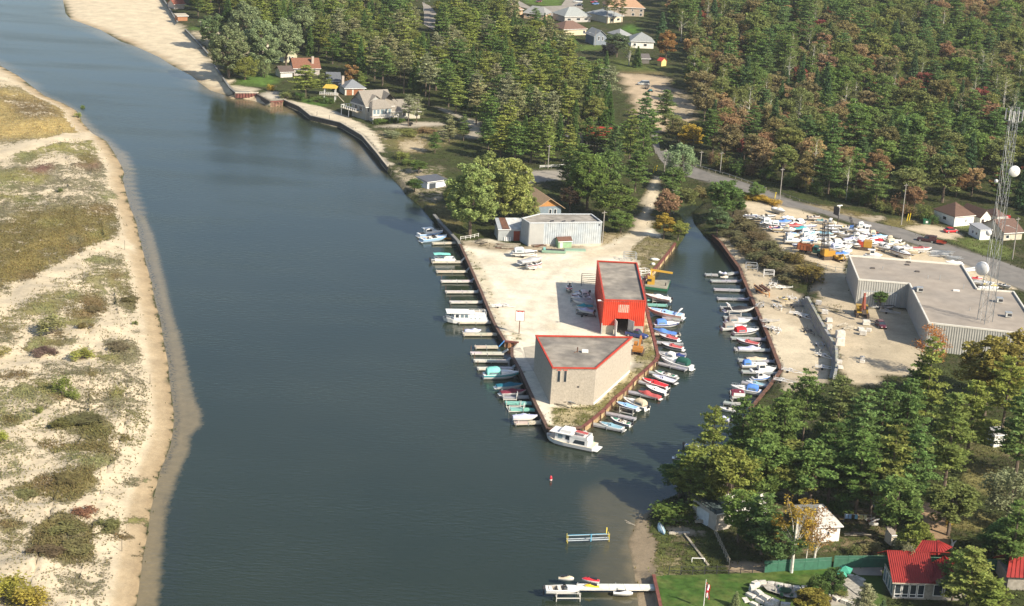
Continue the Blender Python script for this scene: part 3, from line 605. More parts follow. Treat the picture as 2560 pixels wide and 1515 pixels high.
#  QUAY WALLS
def wall_run(name,label,cat,pts,ztop,zbot,kind='sheet',col=None,cap=None,thick=.35,pitch=.9,cname='cap_beam',post_every=0,side=-1,capcol=None):
 """pts: ground xy of the top edge, water on `side` of travel"""
 c=np.mean(np.array(pts),0);root=thing(name,label,cat,(c[0],c[1],0))
 b=MB();cp=MB();L=0;prof=[]
 for(x0,y0),(x1,y1)in zip(pts,pts[1:]):
  d=np.array((x1-x0,y1-y0));ln=np.linalg.norm(d)
  if ln<.05:continue
  d/=ln;nr=np.array((-d[1],d[0]))*side;n_=max(1,int(ln/pitch))
  for k in range(n_):
   for t,o_ in((0,0),(.32,0),(.5,1),(.82,1)):
    s_=(k+t)/n_*ln;off=thick*.35+(o_*thick*.75 if kind=='sheet' else 0)
    prof.append((x0+d[0]*s_+nr[0]*off-c[0],y0+d[1]*s_+nr[1]*off-c[1]))
   if kind!='sheet':prof=prof[:-3]+prof[-1:]
  a0=np.array((x0,y0))-c-d*.15;a1=np.array((x1,y1))-c+d*.15
  i0,i1=a0-nr*.25,a1-nr*.25;o0,o1=a0+nr*(thick*1.2),a1+nr*(thick*1.2)
  cp.prism([tuple(i0),tuple(i1),tuple(o1),tuple(o0)],ztop-.12,ztop+.16+random.uniform(0,.01))
  if post_every:
   for k in range(int(ln/post_every)+1):
    s_=min(k*post_every+.2,ln);pp=np.array((x0,y0))+d*s_-c+nr*(thick*1.25)
    MB().box((pp[0],pp[1],(ztop+zbot)/2+.1),(.22,.22,ztop-zbot+.5),math.atan2(d[1],d[0])).build('post',rust,root)
 b.loft([[(x,y,zbot)for x,y in prof],[(x,y,ztop)for x,y in prof]]);
 b.build('wall_face',col,root);cp.build(cname,cap or col,root,color=capcol)
 return root
def mlpts(i0,i1):return[(MLg[i][0],MLg[i][1])for i in range(i0,i1)]
def mlidx(px,tol=3):
 return min(range(len(ML)),key=lambda i:(ML[i][0][0]-px[0])**2+(ML[i][0][1]-px[1])**2)
sheetrust=mat('rusted_sheet_pile',(0.085,0.04,0.028),0.85,0.4,.9,0.3,col2=(0.05,0.03,0.025))
sheetdark=mat('dark_sheet_pile',(0.055,0.042,0.035),0.85,0.35,.9,0.3)
tanface=mat('tan_quay_face',(0.46,0.35,0.19),0.9,0.35,.8,0.3,col2=(0.34,0.24,0.13))
redbeam=mat('red_brown_beam',(0.17,0.06,0.045),0.8,0.25,.8,.2)
i=mlidx
a_,b_i=i(q('B',141,992)),i(q('B',262,985))
wall_run('sea_wall','dark timber wall of the small landing platform by the beach end','sea wall',[tuple(atz(q('B',12,918),1.9)[:2])]+mlpts(a_,a_+1),1.9,-.6,'flat',darkwood)
w=wall_run('landing_front','rusty sheet steel front of the landing platform with pale streaks','sea wall',mlpts(a_,b_i+1),1.9,-.6,'sheet',mat('streaked_rust',(.27,.18,.12),.85,.5,1.2,col2=(.14,.06,.045)),redbeam,pitch=1.0)
wall_run('sea_wall','long dark timber sea wall curving below the grey house promenade','sea wall',mlpts(i(q('B',275,972)),i(q('F',1290,138))+1),1.9,-.6,'flat',darkwood,mat('bleached_coping',(.42,.37,.29),.9,.15,1))
wall_run('sea_wall','dark wooden quay wall beside the two blue and white cruisers','sea wall',mlpts(i(q('F',1745,620)),i(q('F',1995,900))+1),1.4,-.6,'flat',darkwood,mat('grey_coping',(.2,.2,.19),.9,.2,1),thick=.5)
wall_run('quay_wall','dark rusty sheet pile quay west of the sandy marina lot','quay wall',mlpts(i(q('F',1995,900)),i(q('J',2432,362))+1),1.4,-.6,'sheet',sheetdark,mat('brown_cap',(.12,.07,.05),.85,.3,1))
wall_run('quay_wall','short bright rusty sheet pile wall at the launching notch','quay wall',mlpts(i(q('J',2432,362)),i(q('K',60,376))+1),1.4,-.6,'sheet',mat('orange_rust',(.38,.19,.09),.85,.4,1.2,col2=(.2,.08,.04)),redbeam,pitch=1.0)
wall_run('quay_wall','dark sheet pile quay below the west side of the block workshop','quay wall',mlpts(i(q('K',4,428)),i(q('K',685,1203))+1),1.4,-.6,'sheet',sheetdark,mat('brown_cap',(.12,.07,.05),.85,.3,1))
wall_run('quay_wall','tan quay wall under a red beam beside the block workshop','quay wall',mlpts(i(q('K',685,1203)),i(q('K',1405,545))+1),1.4,-.6,'flat',tanface,redbeam,post_every=4.2)
wall_run('quay_wall','red brown timber quay edge beside the red boat shed','quay wall',mlpts(i(q('K',1405,545)),i(q('G',1270,1262))+1),1.4,-.6,'flat',darkwood,redbeam,post_every=6)
wall_run('quay_wall','tan creek wall under a red beam behind the red boat shed','quay wall',mlpts(i(q('G',1270,1262)),i(q('G',1590,892))+1),1.4,-.6,'flat',tanface,redbeam,post_every=7)
wall_run('quay_wall','rust brown sheet pile wall along the east side of the creek','quay wall',mlpts(i(q('G',1962,808)),i(q('L',135,650))+1),1.4,-.6,'sheet',sheetrust,rust,thick=.45)
wall_run('quay_wall','rusty quay wall angling away under the foreground pines','quay wall',mlpts(i(q('L',135,650)),i(q('RF',560,985))+1),1.4,-.6,'sheet',sheetrust,rust,thick=.45)
for k,(w,lab,m_)in enumerate(zip(RWN,('dark timber retaining wall at the far end of the beach','dark timber retaining wall on the beach below the tall cottonwoods','grey retaining wall and boardwalk edge below the willow'),(darkwood,darkwood,darkwood))):
 g=[tuple(atz(p,2.3)[:2])for p in w]
 wall_run('retaining_wall',lab,'retaining wall',g,2.35,.7,'flat' if k<2 else 'flat',m_,mat('grey_coping',(.2,.2,.19),.9,.2,1))
g=[tuple(atz(p,2.3)[:2])for p in P('A',(2300,905),(2499,905))+P('B',(15,902))]
wall_run('retaining_wall','rust red sheet pile front of the sandy garden terrace','retaining wall',g,2.3,.4,'sheet',mat('red_pile',(.15,.055,.045),.85,.4,1.2),conc,pitch=1.0)
wall_run('retaining_wall','rusty steel edging wall on the west side of the green lawn','retaining wall',LWg,1.35,-.2,'flat',sheetrust,redbeam,thick=.25)
#  BUILDINGS
def centre(pts):return(sum(p[0]for p in pts)/len(pts),sum(p[1]for p in pts)/len(pts))
def ribbed(b,p0,p1,z0,z1,pitch=.55,depth=.08,out=1,z0b=None):
 p0,p1=np.array(p0),np.array(p1);d=p1-p0;ln=np.linalg.norm(d);d=d/ln;nr=np.array((d[1],-d[0]))*out
 n_=max(1,int(ln/pitch));A=[];T=[]
 for k in range(n_):
  for t,o_ in((0,0),(.5,0),(.6,1),(.9,1)):
   s_=(k+t)/n_;x,y=p0+d*ln*s_+nr*(o_*depth)
   A.append((x,y,z0 if z0b is None else z0+(z0b-z0)*s_));T.append((x,y,z1))
 A.append((*p1,z0 if z0b is None else z0b));T.append((*p1,z1));b.loft([A,T])
def flat_block(name,label,cat,roofpx,z0,H,wallmat,roofmat,trimmat,trim_h=.25,wcol=None,tcol=None,rib=0,walls_open=(),inset=.0,para=.35):
 pts=[tuple(atz(p,z0+H)[:2])for p in roofpx];c=centre(pts);root=thing(name,label,cat,(c[0],c[1],z0))
 L=[(x-c[0],y-c[1])for x,y in pts];n_=len(L)
 ar=sum(L[k][0]*L[(k+1)%n_][1]-L[(k+1)%n_][0]*L[k][1]for k in range(n_))
 if ar<0:L=L[::-1]
 for k in range(n_):
  if k in walls_open:continue
  b=MB();p0,p1=L[k],L[(k+1)%n_]
  if rib:ribbed(b,p0,p1,-.6,H-.05,rib)
  else:
   b.add([(*p0,-.6),(*p1,-.6),(*p1,H-.05),(*p0,H-.05)],[(0,1,2,3)])
  b.build('wall',wallmat,root,color=wcol)
 b=MB();b.prism(L,H-para-.12,H-para);b.build('roof',roofmat,root)
 for k in range(n_):
  p0,p1=np.array(L[k]),np.array(L[(k+1)%n_]);d=(p1-p0)/np.linalg.norm(p1-p0);nr=np.array((d[1],-d[0]))
  b=MB();b.prism([tuple(p0+nr*.10-d*.10),tuple(p1+nr*.10+d*.10),tuple(p1-nr*.25),tuple(p0-nr*.25)],H-trim_h,H+.05+k*.004);b.build('roof_trim',trimmat,root,color=tcol)
 return root,L
def on_wall(p0,p1,u,out=.03):
 p0,p1=np.array(p0),np.array(p1);d=(p1-p0);ln=np.linalg.norm(d);d/=ln;nr=np.array((d[1],-d[0]))
 return p0+d*u*ln+nr*out,d,nr,ln
def wall_box(b,p0,p1,u0,u1,z0,z1,out=.06,back=.05):
 a,d,nr,ln=on_wall(p0,p1,u0,out);c,*_=on_wall(p0,p1,u1,out)
 b.prism([tuple(a),tuple(c),tuple(c-nr*(out+back)),tuple(a-nr*(out+back))],z0,z1);return b
def window(root,p0,p1,u0,u1,z0,z1,frame=white,pane=glass,name='window',bars=1,fw=.10):
 ln=np.linalg.norm(np.array(p1)-np.array(p0));fu=fw/ln;b=MB()
 wall_box(b,p0,p1,u0,u1,z1-fw,z1,.07);wall_box(b,p0,p1,u0,u1,z0,z0+fw,.07)
 wall_box(b,p0,p1,u0,u0+fu,z0+fw,z1-fw,.068);wall_box(b,p0,p1,u1-fu,u1,z0+fw,z1-fw,.068)
 for k in range(1,bars):
  uu=u0+(u1-u0)*k/bars;wall_box(b,p0,p1,uu-fu/2,uu+fu/2,z0+fw,z1-fw,.066)
 f=b.build(name,frame,root);wall_box(MB(),p0,p1,u0+fu,u1-fu,z0+fw,z1-fw,.03).build('pane',pane,f)
 return f
gravelroof=mat('gravel_roof',(0.29,0.26,0.215),0.95,0.25,.5,.3,col2=(0.175,0.16,0.14),detail=9)
redclad=mat('red_cladding',(0.56,0.052,0.022),.55,.2,.45,.1,detail=7)
redtrim=mat('red_trim',(0.46,0.05,0.025),.6,.15,1)
# --- red boat shed
shed,L=flat_block('boat_shed','tall red corrugated boat shed with flat grey roof and open doorway','boat shed',P('G',(832,1060),(900,1440),(1305,1450),(1220,1080)),1.5,8.15,redclad,gravelroof,redtrim,.15,rib=.42,walls_open=(1,))
fl,fr=L[1],L[2];FWs=8.15
def span(name,m_,u0,u1,z0,z1,rib=.42,off=0):
 a,d,nr,ln=on_wall(fl,fr,u0,off);c,*_=on_wall(fl,fr,u1,off);b=MB()
 ribbed(b,a,c,z0,z1,rib)if rib else b.add([(*a,z0),(*c,z0),(*c,z1),(*a,z1)],[(0,1,2,3)])
 return b.build(name,m_,shed)
span('wall',redclad,0,.30,2.0,8.1);span('wall',redclad,.62,1,2.0,8.1);span('wall',redclad,.30,.62,3.7,8.1)
blk=mat('concrete_block',(0.42,0.38,0.30),.9,.12,1.2)
span('base_wall',blk,0,.28,-.5,2.0,0,-.02);span('base_wall',blk,.80,1,-.5,2.0,0,-.02);span('base_wall',blk,.62,.80,-.5,2.0,0,-.02)
MB().add([(*(np.array(fl)*.98),-.45),(*(np.array(fr)*.98),-.45),(*(np.array(L[3])*.98),-.45),(*(np.array(L[0])*.98),-.45)],[(0,1,2,3)]).build('floor',conc,shed)
f=window(shed,fl,fr,.36,.62,5.2,7.0,mat('shutter_frame',(.5,.45,.38),.8),mat('shutter_boards',(0.50,0.45,0.36),.8,.2,1.2),'shuttered_window',1,.14)
for z_ in(5.6,6.0,6.4):wall_box(MB(),fl,fr,.375,.605,z_,z_+.05,.05).build('shutter_slat',mat('slat',(.42,.37,.3),.8),f)
a,d,nr,ln=on_wall(fl,fr,.30,0)
for(u_,ang,cc,nm)in((.30,95,white,'door'),(.62,55,mat('grey_door',(.36,.37,.38),.6,.15,1),'door')):
 a,d,nr,ln=on_wall(fl,fr,u_,.05);sg=-1 if u_<.5 else 1
 dv=np.array((d[0]*math.cos(R(ang))*sg,d[1]*math.cos(R(ang))*sg))+nr*math.sin(R(ang))
 e_=a+dv*1.9;pr=np.array((-dv[1],dv[0]))*.05
 MB().prism([tuple(a-pr),tuple(e_-pr),tuple(e_+pr),tuple(a+pr)],-.4,3.6).build(nm,cc,shed)
MB().bar((*(np.array(fl)+(-.1,-.3)),-.4),(*(np.array(fl)+(-.1,-.3)),2.6),.22).build('corner_post',steel,shed)
b=MB();b.tube((fl[0]-.1,fl[1]+.6,7.5),(fl[0]-1.0,fl[1]+.2,7.9),.06);b.box((fl[0]-1.1,fl[1]+.15,7.85),(.7,.35,.22),.3);b.build('floodlight',white,shed)
# --- block workshop at the point
blockw=mat('split_block_wall',(0.40,0.355,0.29),.95,.14,2.4,.8,bscale=5,isl=0)
ws,L=flat_block('workshop','four sided concrete block workshop with red roof edge on the point','workshop',P('K',(232,305),(395,620),(820,625),(1175,320)),1.5,7.85,blockw,gravelroof,redtrim,.2)
fl,fr=L[1],L[2];fr2=L[3]
for u0,u1 in((.115,.20),(.265,.345)):
 f=window(ws,fl,fr,u0,u1,4.7,7.25,mat('sash',(.5,.45,.38),.7),glass,'window',1,.09)
 wall_box(MB(),fl,fr,u0-.005,u1+.005,7.25,7.42,.09).build('lintel',redtrim,f)
wall_box(MB(),fl,fr,.60,.645,3.6,3.9,.04).build('wall_vent',dark,ws)
wall_box(MB(),fr,fr2,0.0,.995,-.5,.28,.12).build('plinth',white,ws)
cx,cy=(np.array(L[0])+L[1]+L[2]+L[3])/4
b=MB();b.box((cx+1.2,cy+.5,7.85),(1.3,.8,.5));b.build('roof_hatch',white,ws)
b=MB();b.tube((cx-.4,cy+.4,7.4),(cx-.4,cy+.4,8.6),.12);b.tube((cx-1.1,cy-.3,7.6),(cx-.4,cy+.4,7.75),.07);b.build('roof_pipe',rust,ws)
# --- grey shed
clad=mat('galvanised_cladding',(0.36,0.40,0.43),.6,.12,.9,col2=(0.42,0.45,0.46))
gs,L=flat_block('storage_shed','large pale grey metal storage shed with low flat roof','storage shed',P('G',(95,645),(172,690),(880,682),(775,604),(270,602)),1.6,6.4,clad,mat('old_roof',(.33,.30,.26),.95,.3,.5,col2=(.25,.23,.2)),mat('pale_trim',(.5,.52,.53),.6),.15,rib=.6)
fl,fr=L[1],L[2]
wall_box(MB(),fl,fr,0.002,.998,-.6,.35,.10).build('plinth',conc,gs)
wall_box(MB(),fl,fr,.003,.20,.36,6.1,.09).build('grey_panel',mat('dull_panel',(.38,.38,.36),.7,.06,.6),gs)
wall_box(MB(),fl,fr,.955,.975,5.4,5.8,.12).build('wall_vent',dark,gs)
for u,v in((.3,.4),(.48,.25),(.62,.5)):
 c=np.array(L[1])*(1-u)+np.array(L[2])*u;MB().box((c[0]*.9,c[1]*.6+v,6.2),(1.2,.25,.3),.8).build('roof_debris',dark,gs)
 # --- warehouse
wclad=mat('ribbed_warehouse_wall',(0.42,0.41,0.37),.6,.08,.8)
RP=P('H',(885,1240),(1380,1280))+[(2322,806),(2612,838),(2616,852)]
RP=P('H',(790,1005),(885,1240),(1380,1280))+[(2322,806),(2640,842)]+[(2590,812)]+P('H',(2400,1360),(2040,1330),(1895,1095))
wh,L=flat_block('warehouse','large pale grey ribbed metal warehouse with white roof edge','warehouse',RP,4.25,6.4,wclad,mat('warehouse_roof',(0.33,0.285,0.235),.95,.13,.35,col2=(.29,.255,.215),detail=7),mat('cream_trim',(.68,.65,.57),.5,.06,1),.32,rib=.55)
f0,f1_=L[1],L[2]
for u0,u1 in((.09,.40),(.51,.80)):
 f=window(wh,f0,f1_,u0,u1,-.5,3.7,mat('door_frame',(.36,.39,.42),.6),mat('loading_door',(0.68,0.66,0.60),.6,.06,.8),'loading_door',1,.22)
 for k in range(1,5):wall_box(MB(),f0,f1_,u0+.025,u1-.025,-.3+k*.75,-.27+k*.75,.04).build('door_panel_joint',mat('joint',(.4,.39,.36),.7),f)
def roofat(px):v=atz(px,4.25+6.4-.35);return(v.x-wh.location.x,v.y-wh.location.y)
rz_=math.atan2(L[2][1]-L[1][1],L[2][0]-L[1][0]);ZR=6.05
for px in(q('H',1372,1078),q('H',1360,1104),q('H',1022,1137),q('H',1458,1170)):
 x,y=roofat(px);MB().box((x,y,ZR+.12),(1.0,.9,.24),rz_).build('roof_hatch',mat('skylight',(.09,.075,.065),.7),wh)
for px in(q('H',1478,1365),q('WH',903,320),q('WH',1030,530)):
 x,y=roofat(px);o=MB().box((x,y,ZR+.65),(1.4,1.3,1.0),rz_).build('roof_unit',mat('unit_casing',(.5,.5,.47),.5),wh)
 MB().box((x+.12,y-.66,ZR+.68),(.95,.05,.6),rz_).build('grille',dark,o);MB().box((x,y,ZR+1.19),(1.5,1.4,.06),rz_).build('unit_lid',steel,o)
x,y=roofat(q('H',1432,1350));MB().lathe([(.4,0),(.4,.5),(.55,.55),(.3,.9)],(x,y,ZR)).build('roof_vent',steel,wh)
x,y=roofat(q('WH',290,160));MB().box((x,y,ZR+.2),(1.5,.5,.35),rz_).build('roof_curb',white,wh)
for px,h in((q('H',1118,1145),.8),(q('H',1560,1235),.8),(q('H',1675,1250),1.3),(q('WH',390,130),1.2),(q('WH',480,440),.8)):
 x,y=roofat(px);MB().tube((x,y,ZR),(x,y,ZR+h),.07).build('vent_pipe',steel,wh)
 # --- houses
def house(name,label,cat,FL,FR,depth,wh_,rh,roof='gable',wcol=(.7,.68,.62),rcol=(.2,.19,.18),wins=(),group=None,over=.5,doors=(),chim=None,gcol=None,base_dz=0.0,ridge=.55,trim=white):
 a,c=on(FL),on(FR);ux=Vector((c.x-a.x,c.y-a.y));wd=ux.length;rz=math.atan2(ux.y,ux.x)
 mid=(a+c)/2;z=min(a.z,c.z)+base_dz;root=thing(name,label,cat,(mid.x,mid.y,z),rz,group)
 w2=wd/2;D=depth;C4=[(-w2,0),(w2,0),(w2,D),(-w2,D)]
 for k in range(4):
  p0,p1=C4[k],C4[(k+1)%4];b=MB()
  vs=[(*p0,-.6),(*p1,-.6),(*p1,wh_),(*p0,wh_)];gab=(roof=='gable' and k in(1,3))or(roof=='front' and k in(0,2))
  if gab:vs.insert(3,((p0[0]+p1[0])/2,(p0[1]+p1[1])/2,wh_+rh));b.add(vs,[(0,1,2,3,4)])
  else:b.add(vs,[(0,1,2,3)])
  b.build('wall',wallm,root,color=wcol)
  if gab and gcol and k==0:MB().add([(p0[0],-.04,wh_),(p1[0],-.04,wh_),(0,-.04,wh_+rh)],[(0,1,2)]).build('gable',wallm,root,color=gcol)
 o_=over;t=.16;b=MB()
 def slab(vs):
  n_=len(vs);b.add([v for v in vs]+[(x,y,z_-t)for x,y,z_ in vs],[tuple(range(n_)),tuple(range(2*n_-1,n_-1,-1))]+[(k,n_+k,n_+(k+1)%n_,(k+1)%n_)for k in range(n_)])
 if roof=='gable':
  s_=rh/(D/2);e=wh_-s_*o_+.08;m_=wh_+rh+.08
  slab([(-w2-o_,-o_,e),(w2+o_,-o_,e),(w2+o_,D/2,m_),(-w2-o_,D/2,m_)]);slab([(w2+o_,D+o_,e),(-w2-o_,D+o_,e),(-w2-o_,D/2,m_),(w2+o_,D/2,m_)])
 elif roof=='front':
  s_=rh/w2;e=wh_-s_*o_+.08;m_=wh_+rh+.08
  slab([(-w2-o_,D+o_,e),(-w2-o_,-o_,e),(0,-o_,m_),(0,D+o_,m_)]);slab([(w2+o_,-o_,e),(w2+o_,D+o_,e),(0,D+o_,m_),(0,-o_,m_)])
 elif roof=='hip':
  e=wh_;m_=wh_+rh;r2=max(.01,w2*ridge)
  if w2<D/2:r2=.01
  A,B,C_,D_=(-w2-o_,-o_,e),(w2+o_,-o_,e),(w2+o_,D+o_,e),(-w2-o_,D+o_,e);P1,P2=(-r2,D/2,m_),(r2,D/2,m_)
  slab([A,B,P2,P1]);slab([C_,D_,P1,P2]);slab([B,C_,P2]);slab([D_,A,P1])
 elif roof=='shed':slab([(-w2-o_,-o_,wh_+.1),(w2+o_,-o_,wh_+.1),(w2+o_,D+o_,wh_+rh+.1),(-w2-o_,D+o_,wh_+rh+.1)])
 rf=b.build('roof',shingle,root,color=rcol)
 if roof in('hip','gable','shed'):MB().box((0,-o_-.04,wh_-(.12 if roof=='hip' else(rh/(D/2)*o_ if roof=='gable' else 0))),(wd+2*o_,.08,.18)).build('eaves_board',trim,root)
 FC=dict(f=(C4[0],C4[1]),r=(C4[1],C4[2]),l=(C4[3],C4[0]))
 for fc,u0,u1,za,zb in wins:window(root,*FC[fc],u0,u1,za,zb)
 for fc,u0,u1,za,zb,cc in doors:wall_box(MB(),*FC[fc],u0,u1,za,zb,.06).build('door',wallm,root,color=cc)
 if chim:MB().b0(chim[0]-.45,chim[0]+.45,chim[1]-.45,chim[1]+.45,wh_,wh_+rh+1.0).build('chimney',wallm,rf,color=(.45,.38,.32))
 return root
W1=[('f',.12,.28,1,2.2),('f',.65,.85,1,2.2)]
GREY=(.235,.235,.23);GBR=(.25,.225,.19)
H1=house('house','large grey shingled house with white porch above the sea wall','house',q('B',1075,1175),q('B',1325,1160),11,5.2,4.2,'gable',(.36,.35,.31),GBR,[('f',.04,.2,2.8,4.6),('f',.8,.95,2.8,4.6),('l',.3,.45,2.9,4.3)],over=.7)
for k in range(5):window(H1,(-4.0,-2.8),(3.4,-2.8),.03+k*.195,.19+k*.195,2.5,4.3,white,paleglass)
b=MB();b.add([(-4.3,-3.2,4.5),(3.7,-3.2,4.5),(2.0,.2,7.0),(-2.6,.2,7.0),(-4.3,.2,5.2),(3.7,.2,5.2)],[(0,1,2,3),(0,3,4),(1,5,2)]);b.build('porch_roof',shingle,H1,color=GBR)
MB().b0(-4.0,3.4,-2.8,0,-.5,4.5).build('porch',wallm,H1,color=(.42,.40,.35))
b=MB();b.b0(-5,4.8,-5.4,-2.9,1.7,1.9);b.build('porch_deck',wood,H1)
b=MB();b.b0(-5,4.8,-5.42,-5.36,2.75,2.9);b.b0(-5,4.8,-5.42,-5.36,2.0,2.1)
for k in range(14):b.b0(-5+k*.75,-4.9+k*.75,-5.42,-5.36,1.8,2.9)
b.build('railing',white,H1)
for x in(-4.9,-1.6,1.6,4.7):MB().b0(x-.1,x+.1,-5.4,-5.2,-.5,1.7).build('porch_post',white,H1)
b=MB();b.add([(3.9,-.05,8.9),(7.3,-.05,8.9-2.9),(.9,-.05,6.0),(3.9,5.4,9.3),(.9,1.0,6.0),(7.3,1.0,6.0)],[(0,3,4,2),(0,1,5,3)]);b.build('dormer',shingle,H1,color=GBR)
house('house_wing','low grey roofed wing at the right of the large grey house','house wing',q('B',1330,1160),q('B',1600,1155),8,2.9,3.2,'gable',(.50,.47,.38),GBR,[('f',.36,.5,.8,2.3),('f',.55,.6,.8,2.3),('f',.8,.94,.8,2.3)])
H2=house('house_wing','grey gabled wing with white deck left of the large grey house','house wing',q('B',935,1130),q('B',1062,1170),9,5.2,3.0,'gable',(.34,.34,.32),GBR,[('f',.2,.45,2.8,4.4),('f',.55,.8,2.8,4.4)])
b=MB();b.b0(-6.8,2.0,-2.6,-.1,2.5,2.7);b.b0(-6.8,-4.2,-.1,6,2.5,2.7);b.build('deck',wood,H2)
b=MB()
for k in range(8):b.b0(-6.8,-6.65,-2.6+k*1.2,-2.4+k*1.2,2.7,3.7)
for k in range(8):b.b0(-6.8+k*1.2,-6.6+k*1.2,-2.6,-2.45,2.7,3.7)
b.b0(-6.82,-6.66,-2.6,6,3.65,3.8);b.b0(-6.8,2,-2.62,-2.46,3.65,3.8);b.build('railing',white,H2)
for x,y in((-6.6,-2.4),(-2.4,-2.4),(-6.6,3)):MB().b0(x-.1,x+.1,y-.1,y+.1,-.5,2.5).build('deck_post',white,H2)
house('garage','blue grey roofed garage with brown doors behind the grey house','garage',q('B',868,930),q('B',1060,926),8,2.7,2.6,'hip',(.62,.58,.5),(.20,.215,.235),[],doors=[('f',.08,.36,-.2,2.1,(.28,.12,.06)),('f',.44,.92,-.2,2.1,(.28,.12,.06))],chim=(-3.4,5))
house('cottage','dark grey roofed cottage half hidden behind the wooden gazebo','cottage',q('B',700,850),q('B',820,850),8,2.6,2.4,'gable',(.3,.28,.25),(.12,.13,.145))
house('house','brown red roofed house with a chimney behind the tall pine','house',q('B',370,740),q('B',620,735),9,3.2,3.0,'gable',(.4,.36,.33),(.21,.10,.065),[('f',.05,.2,1,2.4),('f',.7,.85,1,2.4)],chim=(2.6,2.2))
house('garage','small dark brown roofed garage left of the red roofed house','garage',q('B',240,758),q('B',355,752),6,2.4,1.6,'gable',(.6,.57,.52),(.11,.085,.075))
house('house','cream house with arched windows under a dark roof','house',q('B',270,612),q('B',400,606),10,3.6,2.6,'front',(.48,.46,.33),(.13,.10,.09),[('f',.15,.3,1,2.4),('f',.36,.52,1,2.6),('f',.58,.74,1,2.4)])
house('cottage','small white cottage under the tall grey green cottonwoods','cottage',q('B',60,530),q('B',190,528),6,2.6,2.0,'front',(.7,.62,.5),(.28,.18,.12))
house('cottage','red brown roofed cottage by the far end of the beach','cottage',q('A',1700,90),q('A',1800,85),6,2.5,1.8,'gable',(.5,.45,.4),(.25,.09,.06))
house('shed','small tan shed with orange siding beside the beach wall','shed',q('A',1735,205),q('A',1830,203),4,2.2,.5,'shed',(.35,.17,.09),(.42,.38,.3))
house('shed','little white shed on the lawn below the cottonwoods','shed',q('A',1985,275),q('A',2050,272),3,1.8,.6,'shed',(.72,.68,.6),(.5,.42,.36))
house('house','grey hip roofed bungalow in the middle of the top street','house',q('TP',735,372),q('TP',1160,362),12,3.0,3.6,'hip',(.42,.40,.37),(.30,.32,.31),[('f',.1,.24,.9,2.1),('f',.45,.6,.9,2.2),('f',.75,.9,.9,2.1)],ridge=.25)
house('house','grey roofed house with dark side wall right of the hip roofed bungalow','house',q('TP',1445,385),q('TP',1690,362),15,3.2,2.8,'hip',(.62,.56,.42),(.29,.31,.31),[('f',.2,.4,.9,2.2),('f',.6,.8,.9,2.2)],ridge=.3)
house('house','big tan roofed house with brick walls at the top edge','house',q('TP',1450,262),q('TP',2040,275),15,4.6,4.0,'hip',(.36,.30,.24),(.40,.25,.155),[('f',.65,.7,2.8,3.8),('f',.88,.96,2.6,3.8),('f',.66,.74,.5,1.9),('f',.88,.95,.5,1.9)],ridge=.5)
house('house','grey roofed house with orange gable end at the street bend','house',q('TP',60,300),q('TP',400,335),10,2.8,3.0,'hip',(.60,.42,.30),(.25,.255,.25),W1)
house('house','brown roofed bungalow half hidden in front of the hip roofed bungalow','house',q('TP',720,590),q('TP',1090,575),11,3.0,3.0,'hip',(.62,.52,.36),(.175,.11,.085),[('f',.85,.95,.6,2.2)],ridge=.3)
house('house','blue grey house with pale windows beside the street lamp','house',q('TP',1215,745),q('TP',1420,742),9,4.2,2.4,'front',(.20,.23,.27),(.27,.28,.28),[('f',.3,.45,2.2,4),('f',.62,.76,2,3.8)])
house('house','white walled house with grey hip roof in the wood clearing','house',q('TP',1830,790),q('TP',2200,805),12,3.2,3.2,'hip',(.76,.73,.66),(.27,.285,.28),[('f',.1,.22,1,2.2),('f',.55,.7,1,2.2)],ridge=.25)
house('garage','grey roofed garage joined to the left of the white walled house','garage',q('TP',1640,690),q('TP',1830,680),9,2.8,2.4,'hip',(.68,.66,.6),(.28,.29,.29))
house('house','orange walled house cut off at the left of the top street','house',q('TP',-160,250),q('TP',40,245),9,2.8,2.4,'hip',(.62,.42,.28),(.35,.25,.19))
house('shed','dark garden shed in the trees below the white walled house','shed',q('TP',1990,1050),q('TP',2130,1050),5,2.4,1.4,'gable',(.13,.12,.11),(.12,.11,.11))
house('playhouse','yellow play house with red roof beside the sandy clearing','playhouse',q('TP',2330,1095),q('TP',2410,1085),2.4,2.2,1.2,'front',(.72,.55,.22),(.5,.07,.05),over=.2)
house('house','bright red roofed house half hidden among the pines','house',q('C',720,1420),q('C',960,1440),10,3.2,2.6,'gable',(.55,.50,.42),(.30,.04,.03),[('f',.2,.35,.8,2),('f',.6,.8,.8,2)])
house('house','pale tan house with a long roof under the pines','house',q('C',530,1400),q('C',690,1410),8,2.8,1.6,'gable',(.58,.48,.36),(.42,.33,.24))
house('boathouse','tan roofed boathouse with an orange gable behind the grey shed','boathouse',q('G',235,640),q('G',475,632),12,3.2,2.4,'front',(.20,.25,.29),(.42,.29,.175),[('f',.5,.62,.6,2.4),('f',.7,.82,.6,2.4)],gcol=(.44,.22,.08),over=.9)
house('shed','low white and blue boat shelter on the wooded shore','boat shelter',q('F',1672,362),q('F',1850,335),5,2.2,.4,'shed',(.66,.70,.74),(.10,.11,.13),doors=[('f',.1,.45,-.2,1.6,(.05,.06,.07))])
T=house('tin_shed','low tin shed with rust patched roof and red door','shed',q('LT',1130,325),q('LT',1630,330),6.5,3.1,1.4,'shed',(.34,.36,.36),(.32,.35,.38),doors=[('f',.60,.84,-.3,2.7,(.30,.07,.04))],over=.15)
w2=T.children[0].data.vertices[1].co.x
MB().add([(-w2-.1,-.12,3.28),(-w2+1.9,-.12,3.28),(-w2+1.5,6.6,4.68),(-w2-.1,6.6,4.68)],[(0,1,2,3)]).build('rusty_sheet',rust,T)
